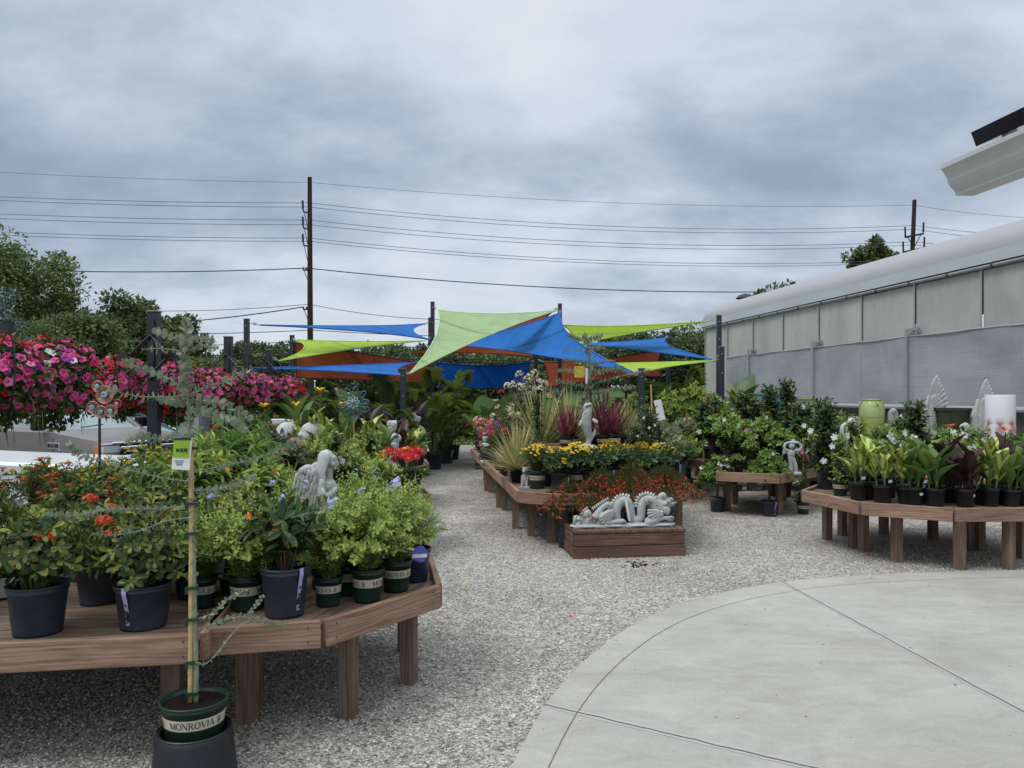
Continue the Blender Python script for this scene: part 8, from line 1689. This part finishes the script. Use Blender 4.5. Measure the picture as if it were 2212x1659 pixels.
# ================================================================== trees
def tree(name, lab, px, Y, ptop, pbot, wpx, mat, n=6000, leaf=.16, seed=1, trunk=True, shape='round', gap=.55, group=None, zb=None, lift=.0, sx=0., ncl=46):
    """crown spans pixel rows ptop..pbot and wpx pixels of width"""
    rs = np.random.RandomState(seed); X = XW(px, Y); zt, zl = ZH(ptop, Y), ZH(pbot, Y); R = wpx*Y/F/2; H = zt-zl; z0 = float(terrain(np.array(X), np.array(Y))) if zb is None else zb
    t = thing(name, lab, 'tree', (X, Y, z0), 0, group); cz = (zt+zl)/2-z0; C = []
    while len(C) < ncl:
        u = rs.rand(3)*2-1; r2 = u[0]**2+u[1]**2
        if shape == 'round' and r2+u[2]**2 > 1: continue
        if shape == 'cone' and math.sqrt(r2) > (1-u[2])*.5+.08: continue
        if shape == 'tall' and math.sqrt(r2) > .95*(1-max(0, u[2])**2)**.5*(1 if u[2] > -.6 else .7): continue
        if shape == 'round' and r2+u[2]**2 < .30 and rs.rand() < .6: continue
        C.append(u)
    C = np.array(C); cen = np.stack([C[:, 0]*R*.84, C[:, 1]*R*.84, cz+C[:, 2]*H/2*.86], 1); cr_ = (R+H/2)/2*(.16+.16*rs.rand(ncl))*gap/.55
    mb = MB(); per = n//ncl
    for c, r in zip(cen, cr_):
        d = nrm(rs.randn(per, 3)); rr = r*(rs.rand(per)**.45)[:, None]; Pp = c+d*rr*[1.15, 1.15, .8]; D = d+rs.randn(per, 3)*.6+[0, 0, -.1]
        mb.leaves(T_QUAD, Pp, D, d+[0, 0, .8], leaf*(.6+.8*rs.rand(per)), leaf*.62, 0)
    mb.build('crown', mat, t)
    if trunk:
        tb = MB(); top = cz+H*.2; tb.tube([(0, 0, 0), (.05*R, 0, top*.35), (-.03*R, .05*R, top*.7), (0, 0, top)], [R*.075, R*.06, R*.045, R*.02], 8)
        for k in range(min(16, ncl)):
            c = cen[k]; b = np.array([0, 0, min(c[2]-.1*H, top)*(.55+.3*rs.rand())]); tb.tube(bez(b, (b+c)/2+[0, 0, -.05*H], c, 6), np.linspace(R*.028, R*.006, 6), 5)
        tb.build('trunk', 'bark', t, smooth=True)
    return t
tree('locust_tree', 'large airy tree rising at the left edge of the picture', 10, 32, 500, 830, 400, 'tree1', 26000, .17, 3, gap=.42, ncl=130)
tree('maple_tree', 'maple with a pointed twin top left of the nearest black post', 245, 27, 598, 870, 250, 'tree2', 18000, .17, 4, shape='cone', gap=.5, ncl=100)
tree('maple_tree', 'lower rounded maple leaning toward the nearest black post', 295, 28, 640, 880, 190, 'tree1', 12000, .17, 5, gap=.5, ncl=60)
tree('oak_tree', 'round dark tree seen between the nearest post and the eucalyptus top', 395, 62, 677, 830, 130, 'tree2', 7000, .34, 6)
tree('spruce_tree', 'blue spruce at the left edge above the petunias', 20, 21, 590, 900, 170, 'spruce', 9000, .10, 7, shape='cone', gap=.42, ncl=70)
tree('maple_tree', 'yellowish young maple above the left petunia baskets', 165, 24, 655, 900, 230, 'tree1', 14000, .14, 8, gap=.5, ncl=80)
tree('shrub_tree', 'yellow green tree behind the eucalyptus between the basket posts', 430, 45, 768, 870, 190, 'tree3', 8000, .24, 9)
g16 = 'distant trees along the cemetery'
far = [(90, 740, 880, 260), (350, 760, 880, 180), (505, 742, 850, 90), (560, 728, 850, 110), (615, 735, 850, 90), (470, 770, 860, 110), (690, 790, 850, 120), (760, 800, 850, 110), (815, 740, 850, 95), (865, 752, 850, 110), (905, 745, 850, 70), (960, 752, 850, 90), (1015, 748, 850, 110), (1075, 752, 850, 120), (1140, 744, 850, 110), (1200, 752, 850, 110), (1260, 738, 850, 110), (1315, 726, 850, 90), (1352, 718, 850, 60), (1400, 702, 860, 100), (1450, 712, 860, 110), (1500, 690, 860, 120), (1545, 705, 870, 90), (1035, 812, 858, 150), (1150, 806, 858, 150)]
place_ = ['behind the locust tree at the far left', 'low between the two nearest posts', 'right of the second basket post', 'left of the plain post in the distance', 'just left of the wooden utility pole', 'low behind the petunia row', 'low behind the rust banner', 'low below the flag', 'left of the tall centre post', 'right behind the lime sail tip', 'behind the centre posts', 'behind the deep blue banner left end', 'above the deep blue banner', 'above the middle of the deep blue banner', 'above the right end of the deep blue banner', 'behind the big blue sail', 'behind the second eucalyptus top', 'between the eucalyptus top and small blue sail', 'thin above the small blue sail', 'left of the post holding the small blue sail', 'behind the post holding the small blue sail', 'highest beside the greenhouse corner', 'touching the greenhouse corner', 'dark under the deep blue banner', 'dark under the right end of the deep blue banner']
for i, (px, a, b, w_) in enumerate(far):
    Y = 70+(i*37 % 30)
    if 19 <= i <= 22: Y = 48+i*1.3-19
    if i >= 23: Y = 46
    tree('deciduous_tree', 'distant green tree '+place_[i], px, Y, a, b, w_*1.25, ['far', 'tree1', 'far', 'tree2'][i % 4] if i < 23 else 'tree2', 5200 if Y > 60 else 6500, .0052*Y, 20+i, trunk=i >= 17, group=g16, gap=.62, ncl=60, shape='round')
tree('deciduous_tree', 'tree top rising above the greenhouse roof near the right utility pole', 1885, 52, 505, 680, 120, 'tree1', 7000, .30, 60, gap=.45, zb=.0, ncl=50)
tree('deciduous_tree', 'tree top just above the far end of the greenhouse roof', 1690, 44, 608, 730, 170, 'tree2', 7000, .26, 61, zb=0., ncl=60)
# hedge behind the parking lot and shrubs behind the yard
M['hedge'] = L('brown green hedge', [(.03, .04, .018), (.06, .07, .025), (.045, .03, .02)], .7, .1)
for i, (x0, x1, Y, z0, z1, lab) in enumerate(((-24, -9.5, 24.5, -.5, 1.0, 'clipped hedge behind the parked cars'), (-8.8, -5.2, 25.5, -.5, 1.2, 'brownish hedge beyond the basket posts'), (-5.5, 12.5, 27.5, -.4, 1.15, 'leafy hedge along the back of the yard'))):
    rs = np.random.RandomState(i); n = int((x1-x0)*900); Pp = np.stack([x0+(x1-x0)*rs.rand(n), Y+rs.randn(n)*.35, z0+(z1-z0)*rs.rand(n)**.7+.12*np.sin(rs.rand(n)*9)], 1); mb = MB(); mb.leaves(T_QUAD, Pp, rs.randn(n, 3)+[0, -.5, .3], rs.randn(n, 3)+[0, 0, 1], .12, .08)
    tag(mb.build('hedge', 'tree1' if i == 2 else ('hedge' if i else 'tree2')), lab, 'hedge')
# leafy filler rows in pots at the back
for i, (x, y, sc) in enumerate(((-5.0, 19.8, 2.0), (-4.2, 20.6, 1.9), (-.3, 20.4, 1.9), (.5, 19.4, 1.8), (.9, 20.8, 2.0), (1.6, 18.4, 1.9), (2.6, 19.6, 2.1), (3.4, 20.8, 2.2), (1.9, 16.9, 1.7), (2.9, 17.2, 1.8))):
    setp(CT[3] if i % 2 else VN[1], 'potted_shrub', 'potted plant', 'leafy green shrub '+['left of the rust banner foot', 'under the left rust banner', 'under the deep blue banner', 'behind the bougainvilleas', 'under the right end of the deep blue banner', 'behind the large spiky plants', 'under the right rust banner', 'by the post of the small blue sail', 'behind the red cordylines', 'behind the silver shrubs'][i], (x, y, 0), i, sc*.9, 'leafy shrubs at the back of the yard')

# ================================================================== cemetery and flags
M['grave'] = plain('weathered gravestone', (.30, .30, .30), .8, .25, 3)
rs = np.random.RandomState(77); gs = [(622, 838), (648, 832), (662, 842), (706, 838), (726, 836), (760, 842), (777, 838), (798, 841), (930, 838), (985, 842), (1000, 836), (1020, 838), (1045, 842), (1075, 838), (1098, 842), (1120, 838), (1135, 842), (1008, 848), (1062, 848)]
for i, (px, py) in enumerate(gs):
    Y = 62+10*rs.rand(); X = XW(px, Y); z = float(terrain(np.array(X), np.array(Y))); h_ = max(.7, ZH(py, Y)-z); h_ = min(h_, 2.6); w_ = .5+.5*rs.rand(); k = i % 3; mb = MB()
    if k == 0: mb.box((0, 0, .15), (w_*1.3, .5, .3)); mb.box((0, 0, .3+(h_-.3)/2), (w_, .3, h_-.3), bev=.05)
    elif k == 1: mb.box((0, 0, .2), (w_*1.2, w_*1.2, .4)); mb.lathe([(w_*.42, .4), (w_*.3, h_*.8), (.01, h_)], 4)
    else: mb.box((0, 0, .12), (w_*1.4, .5, .24)); mb.box((0, 0, h_*.45), (w_, .28, h_*.8), bev=.1)
    o = mb.build('gravestone', 'grave', loc=(X, Y, z)); tag(o, ['square topped', 'pointed obelisk', 'rounded'][k]+' grey gravestone on the far lawn', 'gravestone', 'gravestones on the far lawn')
M['fwhite'] = plain('flag white', (.62, .6, .62), .8, .05); M['fred'] = plain('flag red', (.5, .06, .08), .8, .05); M['fblue'] = plain('flag blue', (.03, .04, .16), .8, .05)
def flag(lab, px, Y, pytop, L_, H_, hang, pole_to):
    X = XW(px, Y); zt = ZH(pytop, Y); z0 = float(terrain(np.array(X), np.array(Y))); t = thing('flag', lab, 'flag', (X, Y, z0)); top = zt-z0
    mb = MB(); mb.tube([(0, 0, 0), (0, 0, top)], [.07, .04], 8); mb.ball((0, 0, top+.08), .09); mb.build('flagpole', 'whitepot', t)
    nx = 14
    def pt(u, v):
        if hang: return (-.05-.14*H_*math.sin(v*4+u*3)-.20*u*H_, .05*math.sin(u*9), top-.1-L_*v*.8-.3*u)
        return (-u*L_, .12*math.sin(u*7), top-.15-v*H_-u*u*L_*.35+.05*math.sin(u*8))
    for s_ in range(13):
        mb = MB(); V = []
        for i in range(nx+1): V += [pt(i/nx, s_/13), pt(i/nx, (s_+1)/13)]
        i0 = 0; mb.add(V, [np.array([(2*i, 2*i+1, 2*i+3, 2*i+2) for i in range(i0, nx)])]); mb.build('stripe', 'fred' if s_ % 2 == 0 else 'fwhite', t)
    mb = MB(); V = []
    for i in range(7): 
        a, b = pt(i/nx, -.002), pt(i/nx, 7/13); V += [(a[0], a[1]-.012, a[2]), (b[0], b[1]-.012, b[2])]
    mb.add(V, [np.array([(2*i, 2*i+1, 2*i+3, 2*i+2) for i in range(6)])]); mb.build('canton', 'fblue', t)
flag('red and white striped flag flying above the left rust banner', 766, 88, 745, 2.3, 1.35, False, 0)
flag('folded striped flag hanging beside the wooden utility pole', 680, 60, 826, 1.3, .5, True, 0)
